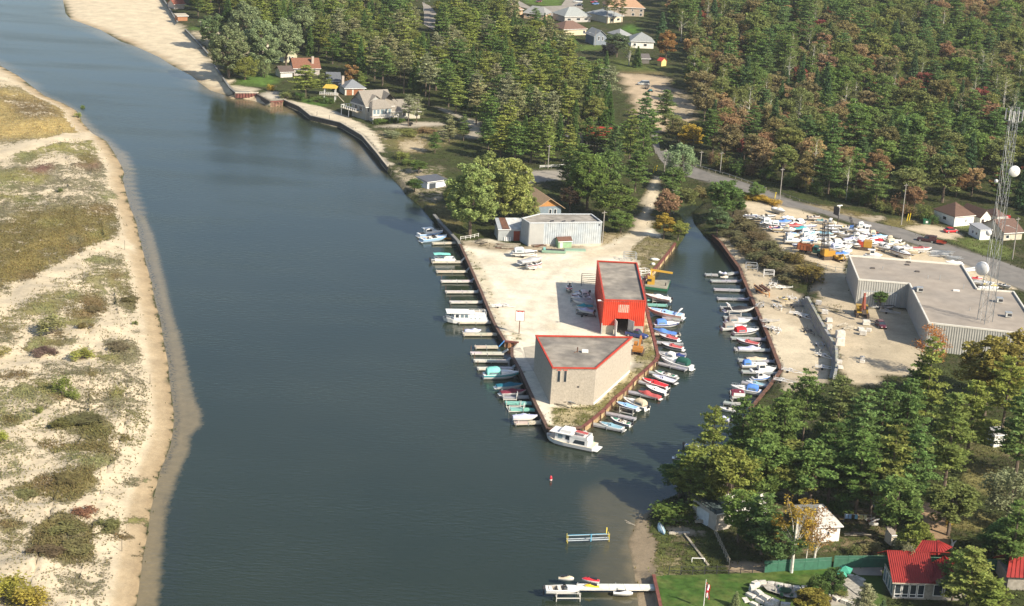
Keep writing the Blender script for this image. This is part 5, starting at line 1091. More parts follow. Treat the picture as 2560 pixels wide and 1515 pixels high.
# --- south-east foreground wood: (top pixel in the full view, height, width, kind, colour, label)
for x,y,H,w_,kd,c_,lab in((1755,988,16,7,'pine','ypine','yellow green pine hanging over the creek mouth'),(1828,968,15,8,'pine','pine','thin branched pine above the last rusty quay wall'),(1700,1085,12,8,'pine','ypine','green pine overhanging the water at the wooded point'),(1672,1118,8,7,'broad','dgreen','dark bushy tree at the tip of the wooded point'),(1730,1120,11,8,'pine','ypine','yellow lit pine on the wooded point'),(1800,1090,14,9,'broad','lime','bright green broad tree behind the wooded point'),(1870,990,15,8,'pine','pine','bushy green pine beside the sandy quay'),(1985,908,17,8,'tallpine','pine','tall bare stemmed pine in front of the block retaining wall'),(2065,925,16,8,'tallpine','olive','thin olive crowned pine right of the bare stemmed one'),(1930,960,16,8,'tallpine','pine','bare stemmed pine at the left of the block retaining wall'),(2125,950,18,9,'pine','pine','dense green pine below the sandy excavator lot'),(2175,930,17,8,'pine','pine','green pine with feathery boughs below the concrete rubble'),(2235,925,17,9,'pine','pine','rounded green pine under the orange tree'),(2290,828,20,9,'pine','ypine','tall yellow green pine in front of the warehouse corner'),(2260,870,16,8,'pine','pine','green pine left of the tall yellow green one'),(2345,960,19,11,'pine','ypine','wide feathery pine below the warehouse wall'),(2395,930,17,10,'pine','ypine','yellow green pine right of the wide feathery one'),(2440,812,18,13,'broad',(.25,.225,.06),'open yellow leaved oak at the foot of the tower'),(2500,805,17,12,'broad',(.25,.22,.06),'open golden oak cut off by the right edge'),(2480,880,18,11,'tallpine','ypine','large pine with a leaning dark trunk at the right edge'),(2520,950,18,11,'pine','pine','green pine cut off at the right edge'),(2050,1040,15,10,'pine','dgreen','dark green pine in the middle of the foreground wood'),(2120,1060,16,10,'pine','pine','green pine above the children\'s slide'),(2200,1045,17,10,'pine','ypine','yellow green pine between the slide and the garden shed'),(2000,1085,13,10,'broad','green','full green tree left of the children\'s slide'),(1945,1085,12,10,'broad','lime','sunlit lime tree left of the children\'s slide'),(1890,1070,13,10,'broad','green','broad green tree behind the white shore house'),(1850,1100,12,9,'broad','green','green tree close behind the white shore house'),(2260,1040,17,9,'pine','pine','green pine above the garden shed'),(2210,1150,13,9,'broad','green','green tree beside the garden shed'),(2340,1180,10,9,'broad','olive','clump of slim olive trees on the dry meadow'),(2150,1110,12,9,'broad','olive','olive tree behind the washing line'),(1820,1195,10,7,'broad','green','leafy green tree in front of the white shore house'),(1880,1210,11,8,'pine','pine','green pine between the shore house and the bungalow'),(1850,1262,6,6,'broad','dgreen','dark green tree at the foot of the shore house'),(1960,1210,14,8,'birch','gold','golden birch with white stems beside the bungalow'),(2010,1240,11,6,'birch','orange','orange tinged birch touching the bungalow roof'),(1920,1270,9,8,'broad','dgreen','dark tree left of the golden birch'),(2250,1270,8,6,'broad','lime','bright green tree beside the dirt track'),(2230,1330,7,5,'sparse','pale','bare bleached tree at the edge of the dirt track'),(2490,1140,12,10,'willow','pale','pale drooping tree at the right edge above the fence'),(2500,1230,13,9,'pine','pine','green pine at the right edge above the fence'),(2480,1280,8,9,'broad','dgreen','dark bushy tree behind the green fence at right'),(2390,1338,12,9,'pine','ypine','yellow green pine in front of the red metal roof'),(2350,1345,9,6,'pine','pine','small pine behind the gable of the red roofed house'),(2440,1420,8,8,'pine','ypine','low yellow green pine at the bottom right corner'),(2010,1410,5.5,4,'broad','dgreen','clipped cedar left of its twin by the green fence'),(2045,1390,6,4,'broad','dgreen','clipped cedar right of its twin by the green fence'),(1995,1445,6,6,'broad',(.24,.20,.05),'yellowing shrub on the boulder terrace'),(2125,1430,7,5,'pine','pale','grey green young pine on the stone yard'),(2165,1470,4,3,'spruce','bluegreen','young blue spruce before the white windows'),(1805,1448,3.0,2.2,'spruce','sage','small silver spruce on the mown lawn')):
 T(kd,'W',x,y,H,w_,c_,lab,top=True)
T('sparse','W',2270,925,12,7,(.38,.185,.06),'thin orange tree beside the warehouse corner');T('birch','W',2275,925,11,7,(.36,.17,.06),'orange leaved tree at the sandy lot below the warehouse')
T('sparse','Q',360,1130,9,5,'gold','twin white birch stems rising from the lawn');T('bush','W',1650,1270,3,9,'green','green brush pile at the shore below the wooded point');T('bush','W',1690,1262,2.4,6,'olive','olive weeds beside the white shore house');T('bush','Q',440,1395,2.6,4,(.24,.2,.05),'yellow brown shrub between the boulders');T('bush','Q',700,1380,1.2,3,'olive','small dome shrub on the stone yard')
T('bush','Q',1380,1090,1.5,2.2,'lime','light green ball shrub at the green fence');T('bush','Q',830,980,2.2,3,'olive','olive bush above the green fence');T('bush','Q',1000,990,2.2,5,'brown','brown weedy bush above the green fence');T('bush','Q',1350,960,3.0,6,'pale','pale brushwood above the green fence');T('bush','Q',1680,1000,2,5,'lime','bright weeds beside the broken stump');T('bush','Q',1760,700,2.2,2,'gold','small golden bush beside the dirt track');T('bush','Q',2150,960,3,8,'olive','olive thicket above the right end of the green fence')
for x,y,H,w_ in((1455,372,9,7),(1480,380,10,7),(1505,372,9,7),(1530,382,12,8),(1440,360,10,7)):T('pine','W',x,y,H,w_,'pine','green pine standing before the half hidden red roof','pines before the half hidden red roof')
for x,y,H,w_,k_ in((1570,425,17,9,'pine'),(1540,405,18,9,'ypine'),(1590,380,16,8,'pine'),(1575,345,17,8,'dpine'),(1420,470,15,9,'pine'),(1390,455,13,8,'green')):T('pine','W',x,y,H,w_,k_,'tall pine between the half hidden red roof and the sandy lane','pines left of the sandy lane')
for x,y,H,w_,k_ in((1225,395,15,9,'ypine'),(1260,400,14,8,'pine'),(1300,398,15,9,'pine'),(1335,402,14,8,'ypine'),(1200,350,16,9,'pine'),(1245,362,16,9,'ypine')):T('pine','W',x,y,H,w_,k_,'sunlit pine at the front of the wood above the cottonwoods','pines above the cottonwoods')
# --- dune shrubs
for x,y,H,w_,c_,lab in((128,815,3.8,8.5,(.235,.215,.095),'large grey green shrub on the dunes with a long shadow'),(108,868,1.9,6.5,(.15,.10,.075),'low maroon brown shrub below the large grey green one'),(200,880,2.3,6,(.24,.25,.065),'bright green shrub right of the maroon one'),(152,965,4.6,4.6,(.165,.205,.055),'upright green poplar sapling on the dunes'),(180,975,2.0,3.5,(.2,.22,.06),'low green sprout at the foot of the poplar sapling'),(2,870,2.2,5,(.22,.2,.08),'grey green shrub cut off at the left edge'),(97,1010,1.4,2,(.2,.21,.06),'little round green shrub below the poplar sapling'),(0,1085,2.4,4,(.2,.22,.05),'bright green shrub at the left edge of the dunes'),(20,1470,4.5,8,(.27,.26,.055),'large yellow green leafy bush in the bottom left corner'),(75,1484,3,6,(.3,.25,.06),'yellowing bush beside the corner bush'),(207,1258,1.7,5,(.20,.115,.065),'reddish brown shrub among the lower dune grass'),(190,1345,1.4,7,(.14,.125,.055),'dark olive shrub at the bottom of the dunes'),(110,1355,1.3,6,(.13,.10,.055),'brown shrub left of the dark olive one'),(160,1300,1.4,7,(.15,.14,.06),'wide olive shrub in the lower dune thicket'),(60,1215,1.3,5,(.15,.15,.06),'olive shrub left of the lower dune thicket'),(170,1175,1.3,6,(.16,.14,.06),'olive shrub above the lower dune thicket'),(262,1290,1.2,4.5,(.15,.15,.06),'low green grey shrub near the dune edge'),(330,795,.9,1.8,(.15,.17,.05),'tiny green shrub near the shoreline'),(148,470,1.2,2,(.12,.16,.045),'dark green tuft on the upper dunes'),(203,272,2.2,2.6,(.14,.18,.05),'little green bush standing at the water edge'),(190,288,2,3,(.19,.21,.06),'green bush on the grassy tip by the water'),(205,1030,1.4,8,(.14,.125,.055),'long olive shrub across the middle dunes'),(150,1040,1.2,5,(.145,.14,.05),'green olive shrub left of the long one'),(225,760,1.2,5,(.16,.125,.065),'brown shrub on the sandy slope'),(320,735,1.2,5,(.15,.135,.065),'brown olive shrub close to the shore'),(290,850,1.3,6,(.17,.15,.09),'grey brown shrub right of the footpath'),(210,800,1.4,4,(.17,.145,.06),'olive brown shrub beside the large grey green one')):
 p=on(q('W',x,y));tree('bush',p,H*(.65 if 'olive' in lab or 'brown' in lab else 1),w_,[v*1.3 for v in c_],lab)
 # --- the woods
cnt={}
def pick(table):
 def f():
  r_=random.random();a_=0
  for w_,kd,h0,h1,wr,c_,lab,grp in table:
   a_+=w_
   if r_<=a_:break
  H=random.uniform(h0,h1);cnt[lab]=cnt.get(lab,0)+1
  return kd,H,H*random.uniform(*wr),CL[c_],lab,grp
 return f
CW=[(.30,'pine',12,18,(.6,.82),'ypine','yellow green pine in the pine wood behind the river houses','yellow green pines in the middle wood'),(.26,'pine',12,19,(.55,.78),'pine','mid green pine in the pine wood behind the river houses','mid green pines in the middle wood'),(.16,'tallpine',14,19,(.45,.56),'pale','bare stemmed pine in the pine wood behind the river houses','bare stemmed pines in the middle wood'),(.09,'spruce',10,16,(.36,.45),'dgreen','dark spruce in the pine wood behind the river houses','dark spruces in the middle wood'),(.13,'broad',9,14,(.6,.75),'olive','olive broadleaf tree in the pine wood behind the river houses','olive broadleaf trees in the middle wood'),(.06,'broad',8,12,(.6,.75),'lime','yellowing tree in the pine wood behind the river houses','yellowing trees in the middle wood')]
EW=[(.20,'pine',12,20,(.58,.8),'pine','green pine in the mixed forest beyond the road','green pines in the eastern forest'),(.09,'pine',12,19,(.52,.74),'dpine','dark pine in the mixed forest beyond the road','dark pines in the eastern forest'),(.04,'spruce',11,18,(.36,.46),'spr','dark spruce in the mixed forest beyond the road','dark spruces in the eastern forest'),(.25,'broad',11,17,(.66,.88),'olive','olive broadleaf tree in the mixed forest beyond the road','olive broadleaf trees in the eastern forest'),(.10,'broad',10,16,(.62,.8),'brown','brown leaved tree in the mixed forest beyond the road','brown trees in the eastern forest'),(.055,'broad',8,14,(.6,.78),'rust','rust coloured maple in the mixed forest beyond the road','rust coloured maples in the eastern forest'),(.015,'broad',8,12,(.6,.78),'red','red maple in the mixed forest beyond the road','red maples in the eastern forest'),(.05,'broad',9,13,(.6,.78),'tan','pale tan tree in the mixed forest beyond the road','pale tan trees in the eastern forest'),(.06,'sparse',12,17,(.42,.55),'olive','pale limbed half bare tree in the mixed forest beyond the road','half bare trees in the eastern forest'),(.14,'broad',10,16,(.66,.86),'green','green broadleaf tree in the mixed forest beyond the road','green broadleaf trees in the eastern forest')]
AV=[P('C',(1000,690),(1520,700),(1600,880),(1840,1040),(1830,1180),(1400,1320),(1240,1300)),P('C',(300,-60),(560,-60),(720,40),(700,120),(430,150),(80,80),(80,-60)),P('C',(1240,1250),(1440,1250),(1540,1600),(1380,1560)),P('B',(820,880),(1380,890),(1640,1030),(1640,1300),(800,1200))]
n1=scatter(P('W',(765,215),(860,190),(950,215),(1010,240),(1100,275),(1180,305),(1200,345),(1270,385),(1345,405),(1420,410),(1530,410),(1590,400),(1605,335),(1560,215),(1510,185),(1450,150),(1380,105),(1310,75),(1250,45),(1100,25),(1010,-14),(720,-14),(750,150)),7000,pick(CW),.74,AV)
n1+=scatter(P('W',(480,40),(560,60),(620,90),(700,100),(760,120),(780,200),(860,200),(850,130),(740,20),(760,-14),(470,-14)),900,pick(CW),.62,[P('A',(1690,-20),(1900,-20),(1900,120),(1690,120))])
n2=scatter(P('W',(1670,120),(1700,230),(1735,330),(1735,395),(1850,440),(1960,478),(2060,500),(2200,540),(2290,540),(2310,520),(2420,505),(2520,535),(2640,560),(2640,-16),(1610,-16),(1640,60)),13000,pick(EW),.74,AV)
for k in range(60):
 t=random.random();x=1740+t*560;y=408+t*142+random.uniform(-8,4);p=on(q('W',x,y));H=random.uniform(2.5,5.5)
 if can(p,H,5,.3):tree('bush',p,H,random.uniform(4.5,7),CL[random.choice(('dgreen','olive','olive','brown','green','rust'))],'bush at the forest edge along the road','bushes at the forest edge');placed.append((p,3))
for k in range(46):
 x,y=random.choice(((random.uniform(1730,2230),random.uniform(1010,1180)),(random.uniform(2060,2240),random.uniform(950,1130))));p=on(q('W',x,y+60));pp=proj(p)
 if pp[0]<1760+(pp[1]-1180)*-.2 or pip(np.array([pp]),P('Q',(-100,180),(480,250),(760,380),(1180,450),(1180,800),(-100,800)))[0]or pp[0]<1900 and pp[1]>1220:continue
 tree('bush',p,random.uniform(2,4.5),random.uniform(4,7),CL[random.choice(('dgreen','green','olive','dgreen'))],'undergrowth bush beneath the foreground pines','undergrowth beneath the foreground pines')
print('woods',n1,n2,cnt)
def tufts(name,label,mask,count,h0,h1,wdt,per=4):
 ii=np.where(mask)[0];pr=veg[ii]**2.6;pr=pr/pr.sum();k=rng.choice(ii,count,p=pr);sp=np.array([max(.8,.0026*v1[i][1])for i in k])
 x=v1[k]+rng.normal(0,.75,(count,2))*sp[:,None];z=np.array([hz(a_,b_)for a_,b_ in x]);hh=rng.uniform(h0,h1,count)
 c=np.c_[x,z][:,None,:];az=rng.uniform(0,6.283,(count,per));r_=rng.uniform(.3,1,(count,per))*wdt
 dx=np.stack([np.cos(az),np.sin(az),np.zeros_like(az)],2);px=np.stack([-np.sin(az),np.cos(az),np.zeros_like(az)],2)
 tip=c+dx*r_[:,:,None];tip[:,:,2]+=hh[:,None]*rng.uniform(.6,1.1,(count,per));b0_=c+dx*(r_*.2)[:,:,None]
 V=np.stack([b0_+px*wdt*.28,b0_-px*wdt*.28,tip],2).reshape(-1,3);n_=len(V)//3
 V[:,2]-=np.tile([.04,.04,0],n_)
 me=bpy.data.meshes.new(name);me.vertices.add(len(V));me.vertices.foreach_set('co',V.astype(np.float32).ravel());me.loops.add(len(V));me.loops.foreach_set('vertex_index',np.arange(len(V),dtype=np.int32))
 me.polygons.add(n_);me.polygons.foreach_set('loop_start',np.arange(0,3*n_,3,dtype=np.int32));me.polygons.foreach_set('loop_total',np.full(n_,3,np.int32));me.update(calc_edges=True)
 cc=np.repeat(np.clip(vcol[k]*rng.uniform(.75,1.5,(count,1))*rng.uniform(.92,1.08,(count,3)),0,1),3*per,0)
 a_=me.color_attributes.new('vcol','FLOAT_COLOR','POINT');a_.data.foreach_set('color',np.c_[cc,np.ones(len(cc))].astype(np.float32).ravel())
 me.materials.append(grassm);o=bpy.data.objects.new(name,me);COL.objects.link(o);tag(o,label,kind='stuff')
grassm=bpy.data.materials.new('grass_blades');grassm.use_nodes=True;n=grassm.node_tree.nodes;l=grassm.node_tree.links
at2=n.new('ShaderNodeAttribute');at2.attribute_name='vcol';l.new(at2.outputs['Color'],n['Principled BSDF'].inputs['Base Color']);n['Principled BSDF'].inputs['Roughness'].default_value=.9;n['Principled BSDF'].inputs['Specular IOR Level'].default_value=.1
inview=(PV[:,0]>-60)&(PV[:,0]<2620)&(PV[:,1]>-20)&(PV[:,1]<1560)
tufts('dune_grass','tawny and olive dune grass on the sandy spit',isW&inview&(dwl>4)&(veg>.1),30000,.15,.5,.28)
tufts('rough_grass','dry weeds and rough grass on banks, lot edges and verges',~isW&inview&(veg>.28)&(v1[:,1]<620),26000,.15,.55,.28)
#  BOATS AND DOCKS
K=dict(w=(.80,.79,.76),cr=(.72,.64,.47),b=(.10,.24,.62),lb=(.28,.48,.78),nv=(.03,.05,.17),r=(.55,.03,.04),br=(.42,.09,.09),mr=(.17,.03,.05),t=(.04,.33,.36),tl=(.22,.60,.52),dt=(.015,.13,.19),g=(.03,.20,.12),dg=(.02,.09,.07),li=(.50,.52,.68),gy=(.42,.42,.42),tp=(.30,.27,.24),tn=(.55,.47,.34),k=(.025,.025,.03),y=(.75,.55,.04),o=(.65,.26,.03),sal=(.6,.36,.28),bg=(.22,.38,.46),sk=(.42,.55,.68),bn=(.16,.08,.05))
intr=mat('cockpit_interior',oc=True,rough=.8,var=.15,scale=3)
def boat(label,bow,stern,st='cover',hull='w',cov='b',stripe=None,z=0.0,beam=None,group=None,land=False,ob=False,name='boat',arch=False,hi=1.0):
 zd=z+(1.0 if not land else 1.7)
 if land:g0=on(bow);z=g0.z+.75;zd=z+.8
 a,c=atz(stern,zd),atz(bow,zd);d=c-a;L=max(2.6,d.length);rz=math.atan2(d.y,d.x);mid=(a+c)/2
 B=beam or min(3.4,.27*L+.55);B=max(1.1,B);root=thing(name,label,'boat',(mid.x,mid.y,z),rz,group);fb=(.22*B+.16)*hi
 hb=lambda t:B/2*((.88+.12*min(1,t/.3))if t<.45 else max(.015,1-((t-.45)/.55)**2.4))
 zs=lambda t:fb*(1+.42*t*t);X=lambda t:-L/2+t*L
 ts=[0,.12,.25,.38,.5,.62,.73,.83,.91,.97,1.0];S_=[]
 for t in ts:
  h=hb(t);kz=-.3+(0 if t<.7 else(fb*.9+.3)*((t-.7)/.3)**2.2);cz=.03+(0 if t<.55 else(fb*.9)*((t-.55)/.45)**2);xx=X(t)+(0 if t<.9 else 0)
  S_.append([(xx,h,zs(t)),(xx-.0,h*.93,(zs(t)+cz)/2),(xx-L*.02*t,h*.80,cz),(xx-L*.03*t,0,kz),(xx-L*.02*t,-h*.80,cz),(xx,-h*.93,(zs(t)+cz)/2),(xx,-h,zs(t))])
 b=MB();b.loft(S_);b.add(S_[0],[tuple(range(7))]);b.build('hull',gel,root,True,K[hull])
 if stripe:
  b=MB()
  for sg in(1,-1):
   b.loft([[(X(t),sg*(hb(t)*.985+.015),zs(t)*.86),(X(t),sg*(hb(t)*.95+.02),zs(t)*.60)]for t in ts[:-1]])
  b.build('stripe',gel,root,True,K[stripe])
 rub=MB()
 for sg in(1,-1):rub.loft([[(X(t),sg*(hb(t)+.02),zs(t)+.03),(X(t),sg*(hb(t)+.03),zs(t)-.07)]for t in ts])
 rub.build('rub_rail',gel,root,color=(.5,.5,.5)if stripe is None else K[stripe])
 def sheet(nm,t0,t1,hump,col,w=1.0,m_=canvas,n_=8):
  b=MB();sec=[]
  for i in range(n_+1):
   t=t0+(t1-t0)*i/n_;h=hb(t)*w;hh=hump(t);j=random.uniform(-.03,.03)
   sec.append([(X(t),h+.03,zs(t)-(.12 if w==1 else-.03)),(X(t),h,zs(t)+.04),(X(t),h*.55,zs(t)+hh*.8+j),(X(t),0,zs(t)+hh+.02),(X(t),-h*.55,zs(t)+hh*.8-j),(X(t),-h,zs(t)+.04),(X(t),-h-.03,zs(t)-(.12 if w==1 else-.03))])
  b.loft(sec);b.add(sec[0],[tuple(range(7))]);b.add(sec[-1],[tuple(range(6,-1,-1))]);return b.build(nm,m_,root,True,col)
 G=lambda t,c_,s_:math.exp(-((t-c_)/s_)**2)
 if st=='cover':
  c_=random.uniform(.45,.62);k_=random.uniform(.4,.65)
  sheet('cover',0,.985,lambda t:.10+k_*G(t,c_,.15)+.22*G(t,.15,.14),K[cov],n_=14)
 else:
  cab=st in('cuddy','cruiser','hardtop');tw=.56 if not cab else.50
  b=MB();up=[t for t in[0,.06,.12,.25,.38,.5]if t<tw]+[tw]
  for sg in(1,-1):b.loft([[(X(t),sg*hb(t),zs(t)+.01),(X(t),sg*hb(t)*.80,zs(t)+.05)]for t in up])
  b.add([(X(0),hb(0),zs(0)+.01),(X(0),-hb(0),zs(0)+.01),(X(.07),-hb(.07)*.8,zs(.07)+.05),(X(.07),hb(.07)*.8,zs(.07)+.05)],[(0,1,2,3)])
  fd=[tw,.64,.73,.82,.9,.96,1.0]
  b.loft([[(X(t),hb(t),zs(t)+.01),(X(t),hb(t)*.5,zs(t)+.09),(X(t),0,zs(t)+.11),(X(t),-hb(t)*.5,zs(t)+.09),(X(t),-hb(t),zs(t)+.01)]for t in fd]);b.build('deck',gel,root,False,K['w']if hull!='cr' else K['cr'])
  b=MB();A=[.07]+[t for t in up if t>.07]
  for sg in(1,-1):b.loft([[(X(t),sg*hb(t)*.80,zs(t)+.05),(X(t),sg*hb(t)*.74,zs(t)-.5)]for t in A])
  b.loft([[(X(t),hb(t)*.74,zs(t)-.5),(X(t),-hb(t)*.74,zs(t)-.5)]for t in A])
  b.add([(X(tw),hb(tw)*.8,zs(tw)+.1),(X(tw),-hb(tw)*.8,zs(tw)+.1),(X(tw),-hb(tw)*.7,zs(tw)-.5),(X(tw),hb(tw)*.7,zs(tw)-.5)],[(0,1,2,3)]);b.build('cockpit',intr,root,color=(.35,.31,.26))
  def screen(t,h):
   b=MB();w_=hb(t)*.78;b.loft([[(X(t-.08),w_,zs(t)+.05),(X(t-.10),w_*.92,zs(t)+h)],[(X(t),w_*.8,zs(t)+.08),(X(t-.05),w_*.72,zs(t)+h)],[(X(t+.02),0,zs(t)+.1),(X(t-.03),0,zs(t)+h)],[(X(t),-w_*.8,zs(t)+.08),(X(t-.05),-w_*.72,zs(t)+h)],[(X(t-.08),-w_,zs(t)+.05),(X(t-.10),-w_*.92,zs(t)+h)]]);b.build('windscreen',glass,root)
  if cab:
   hc=.32 if st=='cuddy' else.45;b=MB();sec=[]
   for t in(tw-.02,.6,.7,.8,.88):
    h=hb(t)*.68;hh=hc*(1-max(0,(t-.6)/.28)**1.6)+.08;sec.append([(X(t),h,zs(t)+.03),(X(t),h*.82,zs(t)+hh),(X(t),0,zs(t)+hh*1.12),(X(t),-h*.82,zs(t)+hh),(X(t),-h,zs(t)+.03)])
   b.loft(sec);b.add(sec[0],[(0,1,2,3,4)]);cb=b.build('cabin',gel,root,False,K['w']if hull!='cr' else K['cr'])
   for sg in(1,-1):MB().add([(X(.57),sg*(hb(.57)*.655+.01),zs(.57)+.14),(X(.72),sg*(hb(.72)*.655+.01),zs(.72)+.12),(X(.70),sg*(hb(.70)*.60+.01),zs(.7)+.25),(X(.58),sg*(hb(.58)*.59+.01),zs(.58)+.28)],[(0,1,2,3)]).build('cabin_window',glass,cb)
  if st in('open','cuddy','cruiser','half'):screen(tw,.42 if st!='cruiser' else.75)
  if st=='open':
   for sg in(1,-1):MB().box((X(.36),sg*hb(.36)*.38,zs(.3)-.15),(.5,.5,.6)).build('seat',intr,root,color=(.7,.66,.58))
   MB().box((X(.13),0,zs(.1)-.2),(.5,hb(.1)*1.3,.45)).build('bench',intr,root,color=K[cov])
   b=MB();b.add([(X(.66),hb(.66)*.55,zs(.66)+.12),(X(.88),hb(.88)*.4,zs(.88)+.115),(X(.88),-hb(.88)*.4,zs(.88)+.115),(X(.66),-hb(.66)*.55,zs(.66)+.12)],[(0,1,2,3)]);b.build('bow_cushion',intr,root,color=K[cov])
  if st=='half':
   sheet('cockpit_cover',.04,tw+.01,lambda t:.12+.34*G(t,tw-.02,.16),K[cov],.86)
   b=MB();sec=[[(X(t),hb(t)*.72,zs(t)+.10),(X(t),0,zs(t)+.17),(X(t),-hb(t)*.72,zs(t)+.10)]for t in(.63,.72,.82,.9)];b.loft(sec);b.build('bow_cover',canvas,root,True,K[cov]if random.random()<.6 else(.5,.55,.6))
  if st in('cuddy','cruiser'):
   hT=1.15 if st=='cuddy' else 1.4;t0,t1=.10,tw-.05;b=MB();sec=[]
   for t in(t0,t0+.07,(t0+t1)/2,t1-.06,t1):
    e=.82 if t in(t0,t1)else 1;h=hb(t)*.82;sec.append([(X(t),h,zs(t)+.06),(X(t),h*.95,zs(t)+hT*.62*e),(X(t),h*.6,zs(t)+hT*e),(X(t),-h*.6,zs(t)+hT*e),(X(t),-h*.95,zs(t)+hT*.62*e),(X(t),-h,zs(t)+.06)])
   b.loft(sec);b.add(sec[0],[tuple(range(6))]);tp=b.build('canvas_top',canvas,root,True,K[cov])
   for sg in(1,-1):MB().add([(X(t0+.05),sg*(hb(.2)*.83+.02),zs(.2)+.2),(X(t1-.05),sg*(hb(.3)*.83+.02),zs(.3)+.2),(X(t1-.06),sg*(hb(.3)*.80+.02),zs(.3)+.62),(X(t0+.06),sg*(hb(.2)*.80+.02),zs(.2)+.62)],[(0,1,2,3)]).build('clear_panel',paleglass,tp)
  if st=='hardtop':
   t0,t1=.26,.56;w_=hb(.4)*.72;b=MB();b.add([(X(t0),w_,zs(.4)),(X(t1),w_*.9,zs(.4)),(X(t1-.05),w_*.8,zs(.4)+1.3),(X(t0),w_*.85,zs(.4)+1.3),(X(t0),-w_,zs(.4)),(X(t1),-w_*.9,zs(.4)),(X(t1-.05),-w_*.8,zs(.4)+1.3),(X(t0),-w_*.85,zs(.4)+1.3)],[(0,1,2,3),(7,6,5,4),(1,5,6,2),(0,3,7,4)]);b.build('wheelhouse',gel,root,color=K['w'])
   for sg in(1,-1):MB().add([(X(t0+.03),sg*(w_*.93+.03),zs(.4)+.55),(X(t1-.05),sg*(w_*.86+.03),zs(.4)+.55),(X(t1-.08),sg*(w_*.81+.03),zs(.4)+1.1),(X(t0+.03),sg*(w_*.88+.03),zs(.4)+1.1)],[(0,1,2,3)]).build('side_window',glass,root)
   MB().add([(X(t1-.015)+.03,w_*.75,zs(.4)+.6),(X(t1-.04)+.03,w_*.7,zs(.4)+1.15),(X(t1-.04)+.03,-w_*.7,zs(.4)+1.15),(X(t1-.015)+.03,-w_*.75,zs(.4)+.6)],[(0,1,2,3)]).build('front_window',glass,root);MB().box((X((t0+t1)/2)-.3,0,zs(.4)+1.35),((t1-t0)*L+.7,w_*1.9,.1)).build('roof',gel,root,color=K['w'])
 if ob:
  e=MB();e.box((X(0)-.28,0,zs(0)+.18),(.5,.38,.55),0,.8);e.box((X(0)-.3,0,-.1),(.16,.12,.8));e.build('outboard_motor',dark,root)
 else:MB().b0(X(0)-.5,X(0)+.02,-B*.36,B*.36,.12,.2).build('swim_platform',gel,root,color=K['w'])
 if arch:
  b=MB();w_=hb(.3)*.95;b.bar((X(.18),w_,zs(.2)),(X(.08),w_*.8,zs(.2)+1.25),.4,.14);b.bar((X(.18),-w_,zs(.2)),(X(.08),-w_*.8,zs(.2)+1.25),.4,.14);b.bar((X(.08),w_*.82,zs(.2)+1.25),(X(.08),-w_*.82,zs(.2)+1.25),.4,.14);b.build('radar_arch',gel,root,color=K['w'])
 if st in('cuddy','cruiser','hardtop')and not land:
  b=MB();pr=None
  for t in(.62,.74,.86,.97):
   for sg in(1,-1):b.tube((X(t),sg*hb(t)*.92,zs(t)),(X(t),sg*hb(t)*.9,zs(t)+.5),.02,n=4)
   if pr:[b.tube((X(pr),sg*hb(pr)*.9,zs(pr)+.5),(X(t),sg*hb(t)*.9,zs(t)+.5),.02,n=4)for sg in(1,-1)]
   pr=t
  b.build('bow_rail',steel,root)
 return root,L,B
def trailer_mesh():
 b=MB();b.bar((-2.4,.75,.5),(1.2,.75,.5),.1);b.bar((-2.4,-.75,.5),(1.2,-.75,.5),.1);b.bar((1.2,.75,.5),(3,0,.5),.1);b.bar((1.2,-.75,.5),(3,0,.5),.1);b.bar((-2.3,.75,.5),(-2.3,-.75,.5),.1);b.bar((-.6,1.0,.42),(-.6,-1.0,.42),.12);b.bar((2.9,0,0),(2.9,0,.9),.09)
 for s_ in(1,-1):b.bar((-2.2,.5*s_,.62),(.8,.5*s_,.62),.12)
 g=b;[g.tube((-2.3,s_*.85,.5),(-2.3,s_*.85,1.35),.035,n=4)for s_ in(1,-1)];[g.box((-.6,s_*1.02,.62),(.9,.26,.08))for s_ in(1,-1)]
 return b,[MB().lathe([(.1,-.1),(.3,-.1),(.3,.1),(.1,.1)],(-.6,s_*1.02,.3),10,'y')for s_ in(1,-1)]
tb,tw_=trailer_mesh();TM={}
def trailer(loc,rz,label,group=None,col='w',sc=1.0):
 if not TM:TM.update(f=tb.mesh('frame',paint),g=tw_[0].mesh('wheel',tyre),w=tw_[1].mesh('wheel',tyre))
 root=thing('boat_trailer',label,'trailer',loc,rz,group,(sc,sc,sc))
 for nm,k in(('frame','f'),('wheel','g'),('wheel','w')):o=bpy.data.objects.new(nm,TM[k]);COL.objects.link(o);o.parent=root;o.color=(*K[col],1)
 return root
dockm=mat('dock_deck',oc=True,rough=.85,var=.14,scale=1.1,bump=.2)
DK=dict(w=(.55,.52,.46),tn=(.50,.45,.36),gy=(.34,.34,.35),tl=(.20,.46,.39),wt=(.70,.67,.60))
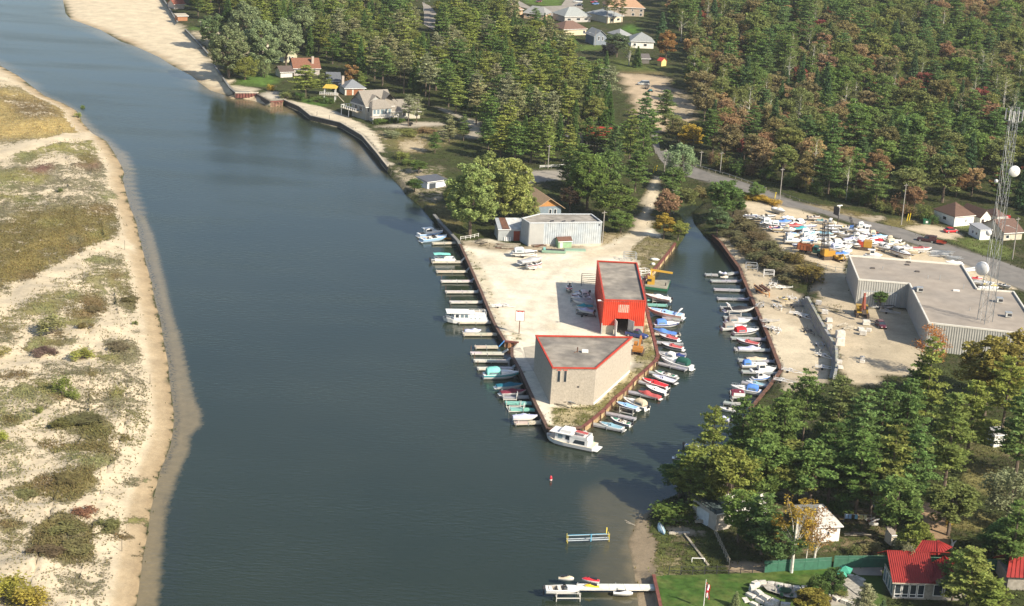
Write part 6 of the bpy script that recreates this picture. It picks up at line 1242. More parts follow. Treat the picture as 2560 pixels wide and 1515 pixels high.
def dock(label,p0,p1,col='gy',wd=1.3,ramp=None,group='finger docks along the quays',posts=True,sticks=False,z=.55):
 """p0 outer end, p1 shore end"""
 a,c=atz(p0,z),atz(p1,z);d=c-a;L=d.length;rz=math.atan2(d.y,d.x);root=thing('dock',label,'dock',(a.x,a.y,0),rz,group)
 n_=max(2,int(round(L/2.6)))
 for k in range(n_):MB().b0(k*L/n_+.02,(k+1)*L/n_-.02,-wd/2,wd/2,z-.12+random.uniform(-.01,.01),z).build('deck_panel',dockm,root,color=[v*random.uniform(.92,1.06)for v in DK[col]])
 b=MB();b.b0(0,L,-wd/2-.04,-wd/2+.06,z-.34,z-.1);b.b0(0,L,wd/2-.06,wd/2+.04,z-.34,z-.1);b.b0(-.06,.04,-wd/2,wd/2,z-.34,z-.02);b.build('frame',dockm,root,color=[v*.95 for v in DK[col]])
 for x in((.15,L*.5)if posts else()):
  for s_ in(1,-1):MB().tube((x,s_*(wd/2+.08),-1.2),(x,s_*(wd/2+.08),z+(1.4 if sticks and s_>0 and x<1 else.18)),.06,n=5).build('post',rust if sticks and s_>0 and x<1 else steel,root)
 if ramp:
  r1=atz(ramp,1.45);v=Matrix.Rotation(-rz,3,'Z')@Vector((r1.x-a.x,r1.y-a.y,1.45));b=MB();s0=Vector((L-.2,0,z+.06))
  for o_ in(-.45,.45):b.bar(s0+Vector((0,o_,0)),v+Vector((0,o_,0)),.08,.12)
  for k in range(7):m_=s0.lerp(v,(k+.5)/7);b.bar(m_+Vector((0,-.45,0)),m_+Vector((0,.45,0)),.28,.05)
  b.build('gangway',steel,root)
 return root
for lab,code,x0,y0,x1,y1,col,rp,st in(('short bare dock just below the two blue and white cruisers','F',1720,885,1950,880,'tn',None,0),('white dock alongside the pontoon boat with teal canopy','F',1715,1066,2010,1066,'tn',(2042,1030),0),('bare white dock, first below the pontoon boat','F',1760,1160,2062,1160,'tn',(2085,1130),0),('bare white dock, second below the pontoon boat','F',1806,1255,2115,1255,'w',(2130,1235),1),('bare white dock, third below the pontoon boat','F',1850,1358,2172,1358,'w',(2190,1335),1),('bare white dock, fourth below the pontoon boat','F',1892,1458,2215,1458,'w',(2230,1425),1),('dock half hidden behind the long white houseboat','J',1900,72,2245,72,'tn',(2275,40),1),('tan dock in front of the long white houseboat','J',1975,172,2312,172,'tn',(2325,150),0),('tan dock carrying the small grey covered boat','J',2022,288,2366,288,'tn',(2380,250),1),('short tan dock with a blue ladder at the launching notch','LD',185,38,570,38,'tn',None,0),('bare dock, first below the launching notch','LD',112,142,672,146,'w',(745,90),1),('bare dock, second below the launching notch','LD',168,266,742,278,'w',(820,210),1),('dock behind the cruiser with the teal canopy','LD',228,400,832,398,'w',(885,340),1),('shaded grey dock between the maroon covered boat and the teal docks','LD',648,882,1120,880,'gy',(1115,800),0),('upper teal painted dock west of the workshop','LD',700,978,1172,988,'tl',(1170,905),0),('lower teal painted dock beside the empty boat lift','LD',775,1082,1222,1098,'tl',(1222,1015),0),('pale dock nearest the point on the west quay','LD',852,1322,1300,1308,'tn',(1330,1235),0),('grey dock nearest the point on the creek side','PT',780,1362,150,1232,'gy',None,0),('grey dock beside the navy hulled open boat','PT',1005,1142,385,1012,'gy',None,0),('grey dock beside the brick red covered boat','PT',1430,722,830,598,'gy',None,0),('grey dock between the red covered and the pale blue covered boats','PT',1630,528,1040,400,'gy',None,0),('grey dock beside the lilac covered black boat','PT',1820,330,1245,215,'gy',None,0),('grey dock beside the big cruiser with the dark green canvas','PT',2000,178,1425,42,'gy',None,0),('dock under the navy covered boat behind the big cruiser','RD',685,1218,255,1185,'gy',None,0),('dock beside the white cruiser with the red flag','RD',640,1066,228,1030,'gy',None,0),('pale dock beside the bright blue covered boat by the shed','RD',598,914,185,902,'tn',None,0),('upper teal dock behind the red boat shed','RD',392,405,85,398,'tl',None,0),('lower teal dock behind the red boat shed','RD',405,487,98,475,'tl',None,0),('weathered dock beside the navy slashed white boat','RD',640,700,330,675,'gy',None,0),('black floating dock with the jet skis on the east bank','G',1885,1190,2010,1195,'gy',None,0),('sloping grey walkway from the east quay to the jet skis','G',2090,1188,2235,1168,'gy',None,0),('bare grey dock on the east bank, first below the jet skis','G',1942,1252,2240,1255,'gy',(2262,1230),0),('bare grey dock on the east bank, second below the jet skis','G',1972,1335,2275,1345,'gy',(2295,1320),0),('bare grey dock on the east bank, third below the jet skis','G',2004,1424,2310,1432,'gy',(2340,1405),0),('grey dock behind the black covered wakeboard boat','RE',118,725,600,745,'gy',None,0),('grey dock behind the boats with taupe canvas','RE',170,866,650,886,'gy',(690,835),0),('grey dock behind the red and white speedboat','RE',270,1160,770,1182,'gy',(800,1130),0),('grey dock in front of the lilac covered boat on the east bank','RE',320,1318,840,1336,'gy',(870,1270),0),('grey dock between the tan covered and the blue topped boats','RF',372,274,900,298,'gy',(915,240),0),('grey dock below the white cabin cruiser on the east bank','RF',425,440,955,466,'gy',(990,405),0),('pale dock below the blue grey covered runabout','RF',425,594,820,655,'gy',None,0),('grey dock half hidden by the foreground pines','RF',168,880,400,920,'gy',None,0)):
 dock(lab,q(code,x0,y0),q(code,x1,y1),col,1.25,q(code,*rp)if rp else None,sticks=bool(st))
dock('long white plank dock from the mown lawn to the speedboat',q('O',640,1288),q('O',1400,1293),'wt',1.7,None,None,z=.95)
BO=[('white and blue cruiser with hard top at the wooded bank','F',1825,775,1585,795,'hardtop','w','lb','lb',0),('pale blue open boat moored in front of the hard top cruiser','F',1862,818,1615,845,'open','sk','lb','lb',0),('small boat under a lilac grey cover beside the houseboat','J',2200,240,2040,238,'cover','w','li',None,0),('white cruiser with bright teal canopy and teal stripe','LD',935,485,318,500,'cruiser','w','tl','t',0),('boat under a dark teal tarpaulin on the west quay','LD',990,655,545,672,'cover','w','dt',None,.5),('boat under a dark maroon tarpaulin on the west quay','LD',1050,758,620,785,'cover','gy','mr',None,.5),('boat under a pale lilac cover on a lift near the point','LD',1240,1185,822,1190,'cover','w','li',None,.7),('white runabout with slate blue covers nearest the point','PT',300,1188,770,1295,'half','w','bg',None,0),('open white boat with navy hull bottom','PT',520,1095,925,1215,'open','w','g','nv',0),('navy and silver boat with sky blue cover raised on a lift','PT',632,795,1055,905,'half','gy','lb','nv',.8),('white cruiser with tan camper canvas behind the lifted boat','PT',765,735,1240,905,'cuddy','w','tn',None,0),('boat under a brick red cover beside its grey dock','PT',1062,580,1485,690,'cover','br','br',None,0),('white speedboat with navy side and white cover','PT',1205,470,1625,605,'half','w','w','nv',0),('white speedboat with bright red cockpit cover','PT',1130,340,1650,490,'half','w','r','br',0),('black hulled boat with crumpled lilac covers','PT',1330,268,1790,385,'half','k','li','w',0),('open cream boat with dark green seats','PT',1380,188,1805,285,'open','w','g',None,0),('big white express cruiser with dark green canvas','RD',310,1278,770,1395,'cruiser','w','dg',None,0),('small white cabin boat beside the navy covered boat','RD',265,1185,540,1248,'cuddy','w','w',None,0),('narrow boat under a navy blue cover behind the big cruiser','RD',475,1190,665,1230,'cover','w','nv',None,0),('white cruiser with brick red stern cover and red flag cloth','RD',312,1050,640,1110,'half','w','br','k',0),('white speedboat with two dusty red covers','RD',285,905,575,970,'half','w','br','mr',0),('boat under a bright sky blue tarpaulin by the red shed','RD',195,830,550,898,'cover','w','b',None,.3),('white boat with blue canopy and navy slashes','RD',590,740,205,752,'cuddy','w','b','nv',0),('large white sport boat with radar arch and blue covers','RD',115,550,640,640,'half','w','lb','sal',.3),('white shrink wrapped boat on a lift with brown stripe','RD',80,318,462,382,'cover','w','w','bn',.7),('white wakeboard boat with black cover and tower','RE',602,728,190,740,'cover','w','k',None,.7),('boat with broad taupe canvas top on the east bank','RE',548,900,200,905,'cuddy','w','tp',None,0),('white fishing boat with outboard and taupe top','RE',500,985,135,1000,'cuddy','w','tp',None,0),('white cabin boat with dark red canopy','RE',672,1038,302,1065,'cuddy','w','r','k',0),('white speedboat with maroon bottom and dusty red cover','RE',345,1168,680,1232,'half','w','br','mr',0),('boat under a pale lilac cover on the east bank','RE',700,1300,378,1292,'cover','w','li',None,0),('boat under a tan cover with a black outboard','RF',785,248,492,240,'cover','cr','tn',None,0),('white boat with sky blue canopy on the east bank','RF',702,318,422,325,'cuddy','w','b',None,0),('cream white cabin cruiser with raised wheelhouse','RF',930,405,555,412,'hardtop','w','w',None,0),('small blue and white boat with white sun top','RF',835,500,582,510,'hardtop','w','b','b',0),('white runabout with blue grey folded cover','RF',485,562,762,612,'half','w','bg',None,0),('white cruiser with bright blue canvas beside the trees','RF',268,652,700,720,'cuddy','w','b',None,0),('white open boat half under the foreground pines','RF',110,935,345,968,'open','w','gy',None,0),('covered lilac boat showing between the foreground trees','RF',100,1062,255,1105,'cover','w','li',None,0),('white boat with blue interior at the wooded point','K',1840,1375,1692,1345,'open','w','b',None,0),('white boat nearest the shallows at the wooded point','K',1760,1480,1592,1462,'half','w','w','k',0),('white speedboat with red seats raised on a lift at the plank dock','O',700,1290,330,1290,'open','w','w',None,.9)]
for lab,c_,x0,y0,x1,y1,st,h_,cv,sp_,z_ in BO:
 big='cruiser' in lab or 'large' in lab
 boat(lab,q(c_,x0,y0),q(c_,x1,y1),st,h_,cv,sp_,z_,group='boats moored in the marina' if c_!='O' else None,ob='outboard' in lab or random.random()<.25,arch='arch' in lab or 'tower' in lab,hi=1.25 if big else 1)
def lift(label,p0,p1,z=.9,wheel=True,col=(.62,.6,.55),wd=2.6):
 a,c=atz(p0,.8),atz(p1,.8);d=c-a;L=d.length;root=thing('boat_lift',label,'boat lift',(a.x,a.y,0),math.atan2(d.y,d.x),'boat lifts')
 for x in(0,L):
  for y in(-wd/2,wd/2):MB().bar((x,y,-1),(x,y,1.5),.1).build('post',paint,root,color=col)
 b=MB();[b.bar((0,y,z-.35),(L,y,z-.35),.12)for y in(-wd/2,wd/2)];[b.bar((x,-wd/2,z-.3),(x,wd/2,z-.3),.12)for x in(0,L)];[b.bar((0,y,1.4),(L,y,1.4),.07)for y in(-wd/2,)];b.build('cradle',paint,root,color=col)
 if wheel:
  b=MB();n_=14;[b.bar((L+.12+.0,-wd/2+.6*math.cos(k*6.283/n_),1.4+.6*math.sin(k*6.283/n_)),(L+.12,-wd/2+.6*math.cos((k+1)*6.283/n_),1.4+.6*math.sin((k+1)*6.283/n_)),.05)for k in range(n_)];b.bar((L+.12,-wd/2-.6,1.4),(L+.12,-wd/2+.6,1.4),.05);b.bar((L+.12,-wd/2,.8),(L+.12,-wd/2,2),.05);b.build('crank_wheel',paint,root,color=(.75,.75,.72))
 return root
lift('steel lift under the lilac covered boat near the point',q('LD',900,1270),q('LD',1120,1265),.7,False)
lift('empty boat lift with yellow posts between the teal docks',q('LD',740,1050),q('LD',980,1045),.5);lift('empty lift with a crank wheel beside the shaded grey dock',q('LD',655,850),q('LD',870,850),.5)
lift('lift holding the navy and silver boat',q('PT',740,930),q('PT',1000,985),.7,False);lift('lift with wheel under the white shrink wrapped boat',q('RD',190,385),q('RD',410,400),.7);lift('lift under the black covered wakeboard boat',q('RE',235,790),q('RE',405,795),.7,False);lift('lift with a blue crank wheel under the maroon pontoon',q('RF',470,830),q('RF',280,825),.6);lift('steel lift carrying the speedboat at the plank dock',q('O',425,1360),q('O',655,1360),.95,False)
r=lift('empty blue and white lift frame with yellow posts standing in the shallows',q('O',540,820),q('O',945,805),.8,False,(.45,.5,.54),.7)
for o in r.children:
 if o.name.startswith('post'):o.color=(.52,.42,.08,1)
b=MB();b.bar((7.0,.6,1),(7.0,.6,2.2),.16);b.build('tall_post',paint,r,color=(.78,.62,.1));b=MB();b.bar((4,-.6,.3),(4,-.6,1.6),.14);b.bar((0,.5,1.05),(7,.5,1.05),.12);b.build('blue_rail',paint,r,color=(.12,.42,.62))
def jetski(label,bow,stern,col,z=.2,cover=None,group='jet skis'):
 a,c=atz(stern,z+.5),atz(bow,z+.5);d=c-a;L=d.length;root=thing('jet_ski',label,'jet ski',((a.x+c.x)/2,(a.y+c.y)/2,z),math.atan2(d.y,d.x),group)
 w_=[(0,.42),(.3,.5),(.6,.46),(.85,.28),(1,.03)];b=MB();b.loft([[(L*(t-.5),h,.42+.12*t),(L*(t-.5),h*.8,.05+.3*max(0,t-.6)),(L*(t-.5),-h*.8,.05+.3*max(0,t-.6)),(L*(t-.5),-h,.42+.12*t)]for t,h in w_]);b.build('hull',gel,root,True,K['w'])
 b=MB();b.loft([[(L*(t-.5),h,.42+.12*t),(L*(t-.5),h*.5,.5+hh),(L*(t-.5),-h*.5,.5+hh),(L*(t-.5),-h,.42+.12*t)]for(t,h),hh in zip(w_,(.02,.08,.34,.26,.1))]);b.build('cover' if cover else 'deck',canvas if cover else gel,root,True,K[cover or col])
 if not cover:
  MB().b0(-L*.36,L*.08,-.18,.18,.5,.82).build('seat',paint,root,color=K['k']);b=MB();b.bar((L*.16,0,.7),(L*.1,0,1.05),.12);b.bar((L*.1,-.36,1.05),(L*.1,.36,1.05),.06);b.build('handlebar',dark,root)
 return root
jetski('jet ski under a white cover at the black floating dock',q('RE',92,232),q('RE',150,236),'w',.3,'w');jetski('second covered jet ski beside the sloping walkway',q('RE',212,250),q('RE',148,240),'w',.3,'li');jetski('uncovered cream jet ski in front of the covered pair',q('RE',232,298),q('RE',120,292),'cr',.1)
jetski('tan jet ski behind the lifted white speedboat',q('O',605,1212),q('O',455,1200),'tn',.8);jetski('bright red jet ski on a lift behind the plank dock',q('O',682,1215),q('O',855,1232),'r',.9);jetski('yellow and black jet ski at the end of the plank dock',q('O',705,1285),q('O',850,1290),'y',.6);jetski('white jet ski in front of the plank dock',q('O',1180,1358),q('O',990,1345),'w',.2)
def pontoon(label,bow,stern,top,z=0,cover=None):
 a,c=atz(stern,z+.8),atz(bow,z+.8);d=c-a;L=d.length;root=thing('pontoon_boat',label,'boat',((a.x+c.x)/2,(a.y+c.y)/2,z),math.atan2(d.y,d.x),'boats moored in the marina')
 for y in(-.85,.85):MB().lathe([(.05,-L/2),(.32,-L/2+.15),(.32,L/2-.7),(.04,L/2)],(0,y,.15),10,'x').build('pontoon_tube',alum,root)
 MB().b0(-L/2,L/2-.3,-1.2,1.2,.45,.55).build('deck',gel,root,color=(.6,.58,.52))
 if cover:b=MB();b.loft([[(x,1.2,.6),(x,.9,1.25+h),(x,-.9,1.25+h),(x,-1.2,.6)]for x,h in((-L/2,0),(-L/4,.15),(L/4,.1),(L/2-.4,0))]);b.build('cover',canvas,root,color=K[cover])
 b=MB()
 for y in(-1.18,1.18):b.b0(-L*.38,L*.38,y-.03,y+.03,.6,1.25)
 b.b0(L*.38,L*.38+.05,-1.2,1.2,.6,1.25);b.build('fence_panel',gel,root,color=K['w'])
 for x in(-L*.3,-L*.05,L*.25):MB().b0(x-.4,x+.4,.45,1.1,.55,1.0).build('seat',intr,root,color=(.55,.6,.66))
 MB().b0(L*.02,L*.12,-.9,-.3,.55,1.4).build('console',gel,root,color=K['w']);e=MB();e.box((-L/2-.3,0,.85),(.5,.4,.6));e.box((-L/2-.3,0,.2),(.16,.14,1));e.build('outboard_motor',dark,root)
 if top:
  b=MB();b.loft([[(x,1.1,2.3+h-.12),(x,.5,2.3+h),(x,-.5,2.3+h),(x,-1.1,2.3+h-.12)]for x,h in((-L*.42,0),(-L*.2,.1),(L*.02,.02),(L*.22,-.05))]);b.build('canopy',canvas,root,True,K[top]);b=MB()
  for y in(-1.05,1.05):b.tube((-L*.1,y,.6),(-L*.4,y,2.2),.03,n=4);b.tube((-L*.1,y,.6),(L*.18,y,2.2),.03,n=4)
  b.build('canopy_frame',steel,root)
pontoon('white pontoon boat with bright teal canopy',q('F',1965,1045),q('F',1712,1045),'tl');pontoon('pontoon boat under a maroon cover on a lift',q('RF',482,765),q('RF',275,755),None,.5,'mr')
# --- the two big house boats
def houseboat(label,bow,stern,fly=False):
 a,c=atz(stern,1.0),atz(bow,1.0);d=c-a;L=d.length;B=3.6;root=thing('houseboat',label,'boat',((a.x+c.x)/2,(a.y+c.y)/2,0),math.atan2(d.y,d.x),None,(1,1,.86));X=lambda t:L*(t-.5)
 st=[(0,.48,1.0),(.3,.5,1.0),(.6,.5,1.05),(.8,.45,1.25),(.92,.28,1.45),(1,.03,1.6)];hb=lambda t:B*np.interp(t,[s_[0]for s_ in st],[s_[1]for s_ in st]);zs=lambda t:np.interp(t,[s_[0]for s_ in st],[s_[2]for s_ in st])
 b=MB();S_=[[(X(t),h*B,z),(X(t)-.3*t,h*B*.9,.1+max(0,t-.7)*1.2),(X(t)-.6*t,0,-.5+max(0,t-.75)*5),(X(t)-.3*t,-h*B*.9,.1+max(0,t-.7)*1.2),(X(t),-h*B,z)]for t,h,z in st];b.loft(S_);b.add(S_[0],[(0,1,2,3,4)]);b.build('hull',gel,root,False,K['w'])
 b=MB();b.loft([[(X(t),hb(t),zs(t)-.02),(X(t),-hb(t),zs(t)-.02)]for t in(0,.2,.4,.6,.8,.92)]);b.build('deck',gel,root,color=(.62,.55,.42)if fly else(.6,.6,.58))
 for s_ in(1,-1):b=MB();b.loft([[(X(t),s_*(hb(t)*.93+.05),.22),(X(t),s_*(hb(t)*.9+.05),.02)]for t in(0,.3,.6,.75)]);b.build('waterline_stripe',gel,root,color=(.04,.035,.05))
 def cabin(nm,t0,t1,w,z0,z1,rake=.0,col=K['w']):
  b=MB();x0,x1=X(t0),X(t1);b.add([(x0,w,z0),(x1,w,z0),(x1-rake,w*.94,z1),(x0,w*.94,z1),(x0,-w,z0),(x1,-w,z0),(x1-rake,-w*.94,z1),(x0,-w*.94,z1)],[(0,1,2,3),(7,6,5,4),(1,5,6,2),(0,3,7,4),(3,2,6,7)]);return b.build(nm,gel,root,color=col)
 def win(par,t0,t1,w,z0,z1,sl=0):
  for s_ in(1,-1):MB().add([(X(t0),s_*(w+.03),z0),(X(t1),s_*(w+.03),z0),(X(t1)-sl,s_*(w*.97+.03),z1),(X(t0),s_*(w*.97+.03),z1)],[(0,1,2,3)]).build('window',paleglass if random.random()<.5 else glass,par)
 if fly:
  c1=cabin('forward_cabin',.45,.78,1.35,1.0,2.9,.1);win(c1,.62,.71,1.34,1.7,2.6);win(c1,.48,.56,1.34,1.7,2.6,-.0)
  c2=cabin('aft_cabin',.10,.47,1.55,1.0,2.5,-.0);win(c2,.16,.40,1.52,1.25,2.15,.4)
  MB().b0(X(.42),X(.88),-1.6,1.6,2.9,3.02).build('cabin_roof',gel,root,color=K['w']);cabin('flybridge',.46,.70,1.3,3.02,3.75,.3);b=MB();b.b0(X(.12),X(.44),-1.5,-1.42,2.5,3.1);b.b0(X(.12),X(.44),1.42,1.5,2.5,3.1);b.b0(X(.12),X(.13),-1.5,1.5,2.5,3.1);b.build('bulwark',gel,root,color=K['w'])
  MB().add([(X(.18),-1.1,3.2),(X(.42),-1.2,3.3),(X(.40),.4,3.5),(X(.16),.3,3.3)],[(0,1,2,3)]).build('folded_awning',canvas,root,color=K['br'])
  MB().b0(X(0)-1.0,X(0),-1.5,1.5,.25,.4).build('swim_platform',gel,root,color=K['w'])
  for t in(.1,.33,.52,.78):MB().tube((X(t),-hb(t)-.16,.35),(X(t),-hb(t)-.16,1.05),.15).build('fender',paint,root,color=(.03,.36,.22))
  MB().lathe([(.05,-.02),(.42,-.02),(.42,.02),(.05,.02)],(X(.27),-1.5,2.95),12,'y').build('life_ring',white,root);b=MB();b.tube((X(.46),.8,3.7),(X(.44),.9,5.2),.03,n=4);b.build('aerial',white,root)
  for t in(.17,.22):MB().add([(X(t),-hb(.2)*.985-.04,.45),(X(t)+.25,-hb(.2)*.985-.04,.45),(X(t)+.5,-hb(.2)-.03,.9),(X(t)+.25,-hb(.2)-.03,.9)],[(0,1,2,3)]).build('hull_flash',gel,root,color=K['nv'])
  MB().b0(X(.56),X(.66),-hb(.6)-.03,-hb(.6),.55,.72).build('hull_port',dark,root)
 else:
  c1=cabin('main_cabin',.30,.76,1.4,1.0,3.0);[win(c1,t,t+.07,1.38,1.8,2.6)for t in(.46,.55,.66)];MB().b0(X(.42),X(.93),-1.7,1.7,3.0,3.14).build('cabin_roof',gel,root,color=K['w']);c2=cabin('aft_cabin',.06,.45,1.5,1.0,2.3);[win(c2,t,t+.04,1.48,1.4,1.7)for t in(.18,.28,.37)]
  b=MB();[b.bar((X(.06),s_*1.45,z_),(X(.42),s_*1.45,z_),.06)for s_ in(1,-1)for z_ in(2.8,3.2)];[b.bar((X(t),s_*1.45,2.3),(X(t),s_*1.45,3.2),.05)for s_ in(1,-1)for t in(.06,.18,.3,.42)];b.bar((X(.06),-1.45,3.2),(X(.06),1.45,3.2),.06);b.build('upper_rail',white,root)
  b=MB();[b.bar((X(t),s_*hb(t)*.95,zs(t)),(X(t),s_*hb(t)*.95,zs(t)+.7),.05)for s_ in(1,-1)for t in(.78,.85,.92)];[b.bar((X(.78),s_*hb(.78)*.95,zs(.78)+.7),(X(.94),s_*hb(.94)*.95,zs(.94)+.7),.05)for s_ in(1,-1)];b.build('bow_rail',white,root)
houseboat('large white motor yacht with red awning and green fenders at the tip of the point',q('HB',320,700),q('HB',1830,1020),True)
houseboat('long white houseboat with a roofed foredeck on the west quay',q('J',1822,135),q('J',2265,140))
def ashore(rows,grp,tl,tg_,trl=True):
 for lab,c_,x0,y0,x1,y1,st,h_,cv,sp_ in rows:
  if lab=='=':
   lab='%s in the middle of the packed boatyard'%sp_;sp_=None
  r_,L,B=boat(lab,q(c_,x0,y0),q(c_,x1,y1),st,h_,cv,sp_,land=True,group=grp,ob=random.random()<.35)
  if trl:trailer((r_.location.x,r_.location.y,r_.location.z-.75),r_.rotation_euler.z,tl,tg_,random.choice(('w','gy','k')),min(1.15,L/6))
YB=[('white shrink wrapped boat alone at the top of the boatyard','Y1',960,370,725,290,'cover','gy','w',None),('white open boat beside the trailer park end of the yard','Y1',785,455,405,450,'open','w','gy','k'),('small white covered boat below the lone wrapped boat','Y1',1090,470,900,465,'cover','w','w',None),('little white dinghy at the sandy aisle','Y1',1135,505,1020,490,'cover','w','w',None),('white cabin boat left of the bright blue tarpaulin','Y1',835,570,505,560,'cuddy','w','w',None),('boat under a bright blue tarpaulin at the left of the yard','Y1',1090,560,790,555,'cover','w','b',None),('white open boat with dark outboards beside the road','Y1',1640,465,1415,465,'open','w','bn','bn'),('white boat with teal cover beside the road','Y1',1785,545,1580,520,'half','w','t',None),('cream cabin boat beside the billboard post','Y1',1975,585,1795,555,'cuddy','cr','w',None),('long white sport boat in front of the billboard post','Y1',2085,655,1765,630,'half','w','w','k'),('white boat with yellow trim near the roadside','Y1',2300,665,2065,655,'open','w','y',None),('white cabin boat with a blue tarpaulin behind','Y1',2410,725,2200,695,'cuddy','w','b',None),('white wheelhouse boat left of the dark red tarpaulin','Y2',160,275,470,262,'hardtop','w','w',None),('white and red dinghy by the brushy bank','Y1',800,655,655,650,'open','w','r','r'),('cream boat with a navy cover by the brushy bank','Y1',965,690,715,680,'half','cr','nv',None),('dark red low boat behind the teal green tarpaulin','Y1',1300,630,1005,630,'cover','br','br',None),('red and white small boat left of the teal green tarpaulin','Y1',1140,690,1005,685,'open','w','r','r'),('boat under a teal green tarpaulin','Y1',1390,680,1140,695,'cover','k','t',None),('black and grey inflatable boat at the sandy aisle','Y1',1590,715,1390,690,'open','k','gy',None),('white boat under a pale blue cover at the bank edge','Y1',955,790,1195,785,'half','w','lb',None),('large white cabin boat right of the pale blue covered one','Y1',1630,785,1255,765,'cuddy','w','w',None),('white cabin boat below the large white one','Y1',1595,855,1290,855,'cuddy','w','w',None),('white boat with a black cover behind the crane boom','Y1',1965,850,1615,830,'half','w','k',None),('white boat with a sky blue half cover','Y1',1565,935,1285,925,'half','w','lb',None),('cream cabin boat right of the sky blue half cover','Y1',1690,970,1500,955,'cuddy','cr','w',None),('white shrink wrapped hump behind the dump truck','Y1',1625,1075,1375,1060,'cover','w','w',None),('large white cruiser with pale green screen beside the crane','Y1',1680,1000,2095,1005,'cruiser','w','w',None),('white sport boat right of the large white cruiser','Y1',2335,985,2080,950,'half','w','w',None),('boat under a royal blue tarpaulin beside the yellow crane','Y1',2225,1185,1940,1175,'cover','w','b',None),('white covered boat behind the royal blue tarpaulin','Y1',2275,1125,2075,1120,'cover','w','w',None),('boat under a dark red tarpaulin beside the light blue one','Y2',605,318,320,330,'cover','w','br',None),('boat under a light blue tarpaulin near the road','Y2',775,378,475,378,'cover','w','lb',None),('big boat under a bright red tarpaulin','Y2',765,490,415,435,'cover','gy','r',None),('cream open boat right of the red tarpaulin','Y2',955,460,690,435,'open','cr','w',None),('cream fishing boat with a black outboard pair','Y2',1120,505,890,510,'open','cr','k',None),('white boat with grey underside standing clear in the aisle','Y2',855,620,590,555,'cuddy','gy','w','w'),('white boat with a dark brown stripe pointing at the warehouse','Y2',1240,765,880,630,'cuddy','w','w','bn'),('big white boat with dark red cockpit cover beside the road','Y2',1635,620,1245,600,'half','w','br',None),('white pilot house boat behind the warehouse corner','Y2',675,755,340,725,'hardtop','w','w',None),('boat under a dark grey cover left of the big white boat','Y2',1255,580,1060,555,'cover','k','gy',None),('upturned white hull at the warehouse parapet','Y2',1900,880,2230,895,'cover','w','w',None),('white and red boat beyond the right wing of the warehouse','H',2095,1222,1990,1212,'half','w','r','r'),('white boat behind the lattice tower','H',2215,1275,2010,1250,'half','w','gy',None),('yellow and white boat behind the lattice tower','H',2245,1295,2100,1270,'open','w','y','y'),('white sport boat nearest the road bend','H',2372,1308,2245,1272,'open','w','k','k'),('white hull against the white warehouse parapet','H',2255,1320,2060,1310,'half','w','w',None)]
for x,y in((560,500),(1180,600),(1450,640),(1880,700),(1500,780),(1750,790),(2000,760),(2150,800),(1100,850),(1400,890),(1720,900),(1880,920),(2250,900),(1120,920),(2000,1060),(2150,1040),(2420,850),(2460,920),(2420,1010),(1240,1010),(700,610),(860,620),(300,430),(1050,700),(1250,560),(2500,640),(2600,800),(2750,880),(2950,900),(3080,960),(2700,980),(3300,1080),(3420,1130)):
 a_=random.uniform(-25,25);l_=random.uniform(120,170)*random.choice((1,1,-1));YB.append(('white boat packed among the others in the boatyard','Y1',x+l_,y+a_,x-l_,y-a_,random.choice(('half','cuddy','cover','cuddy','open')),random.choice('www')if random.random()<.85 else 'cr',random.choice(('w','w','gy','w','li','w','tn','bg')),random.choice((None,None,'k','nv'))))
ashore(YB,'boats stored in the boatyard','trailer standing under a stored boat in the boatyard','trailers under the stored boats')
LB=[('white cruiser on stands in front of the grey storage shed','LT',1900,530,1405,530,'cuddy','w','w','k'),('boat under a pale grey cover in the middle of the sandy lot','LT',1990,655,1560,725,'cover','gy','gy',None),('maroon and white boat with outboard in the sandy lot','LT',1990,750,1690,785,'open','w','k','mr'),('red and white bowrider seen bow on in the shed shadow','RB',560,545,570,470,'open','w','r','r'),('cream boat at the back of the row in the shed shadow','RB',620,600,890,590,'half','cr','mr',None),('white red bottomed boat second in the row in the shed shadow','RB',590,645,890,630,'cuddy','w','w','mr'),('white open boat third in the row in the shed shadow','RB',590,680,915,675,'open','w','gy',None),('boat under a grey lilac cover in the shed shadow','RB',620,735,975,755,'cover','w','gy',None),('boat under a teal cover in the shed shadow','RB',680,828,960,825,'cover','w','t',None),('boat under a lilac cover nearest in the shed shadow','RB',700,870,975,915,'cover','w','li',None)]
ashore(LB,'boats parked on the marina lot','trailer standing under a boat on the marina lot','trailers under the lot boats')
#  STONE, FENCES
def copies(mesh_bases,name,mats,parent,loc,rz,sc=(1,1,1),col=None):
 o=bpy.data.objects.new(name,random.choice(mesh_bases));COL.objects.link(o);o.parent=parent;o.location=loc;o.rotation_euler=(0,0,rz);o.scale=sc
 if col:o.color=(*col,1)
 return o
blkm=mat('grey_wall_block',oc=True,rough=.95,var=.14,scale=1.5,bump=.4)
bm_=[MB().box((0,0,0),(1.26,.62,.46),0,.97).mesh('block',blkm)for _ in range(2)]
pb=resample([tuple(atz(p,1.5)[:2])for p in RWB],.4);pt=resample([tuple(atz(p,4.2)[:2])for p in RWT],.4)
def walk(path,u):
 p=np.array([x[:2]for x in path]);s_=np.r_[0,np.cumsum(np.linalg.norm(np.diff(p,axis=0),axis=1))];return np.array([np.interp(u*s_[-1],s_,p[:,0]),np.interp(u*s_[-1],s_,p[:,1])]),s_[-1]
c0=walk(pb,.5)[0];rw=thing('retaining_wall','stepped grey block retaining wall between the sandy quay and the excavator lot','retaining wall',(c0[0],c0[1],1.5))
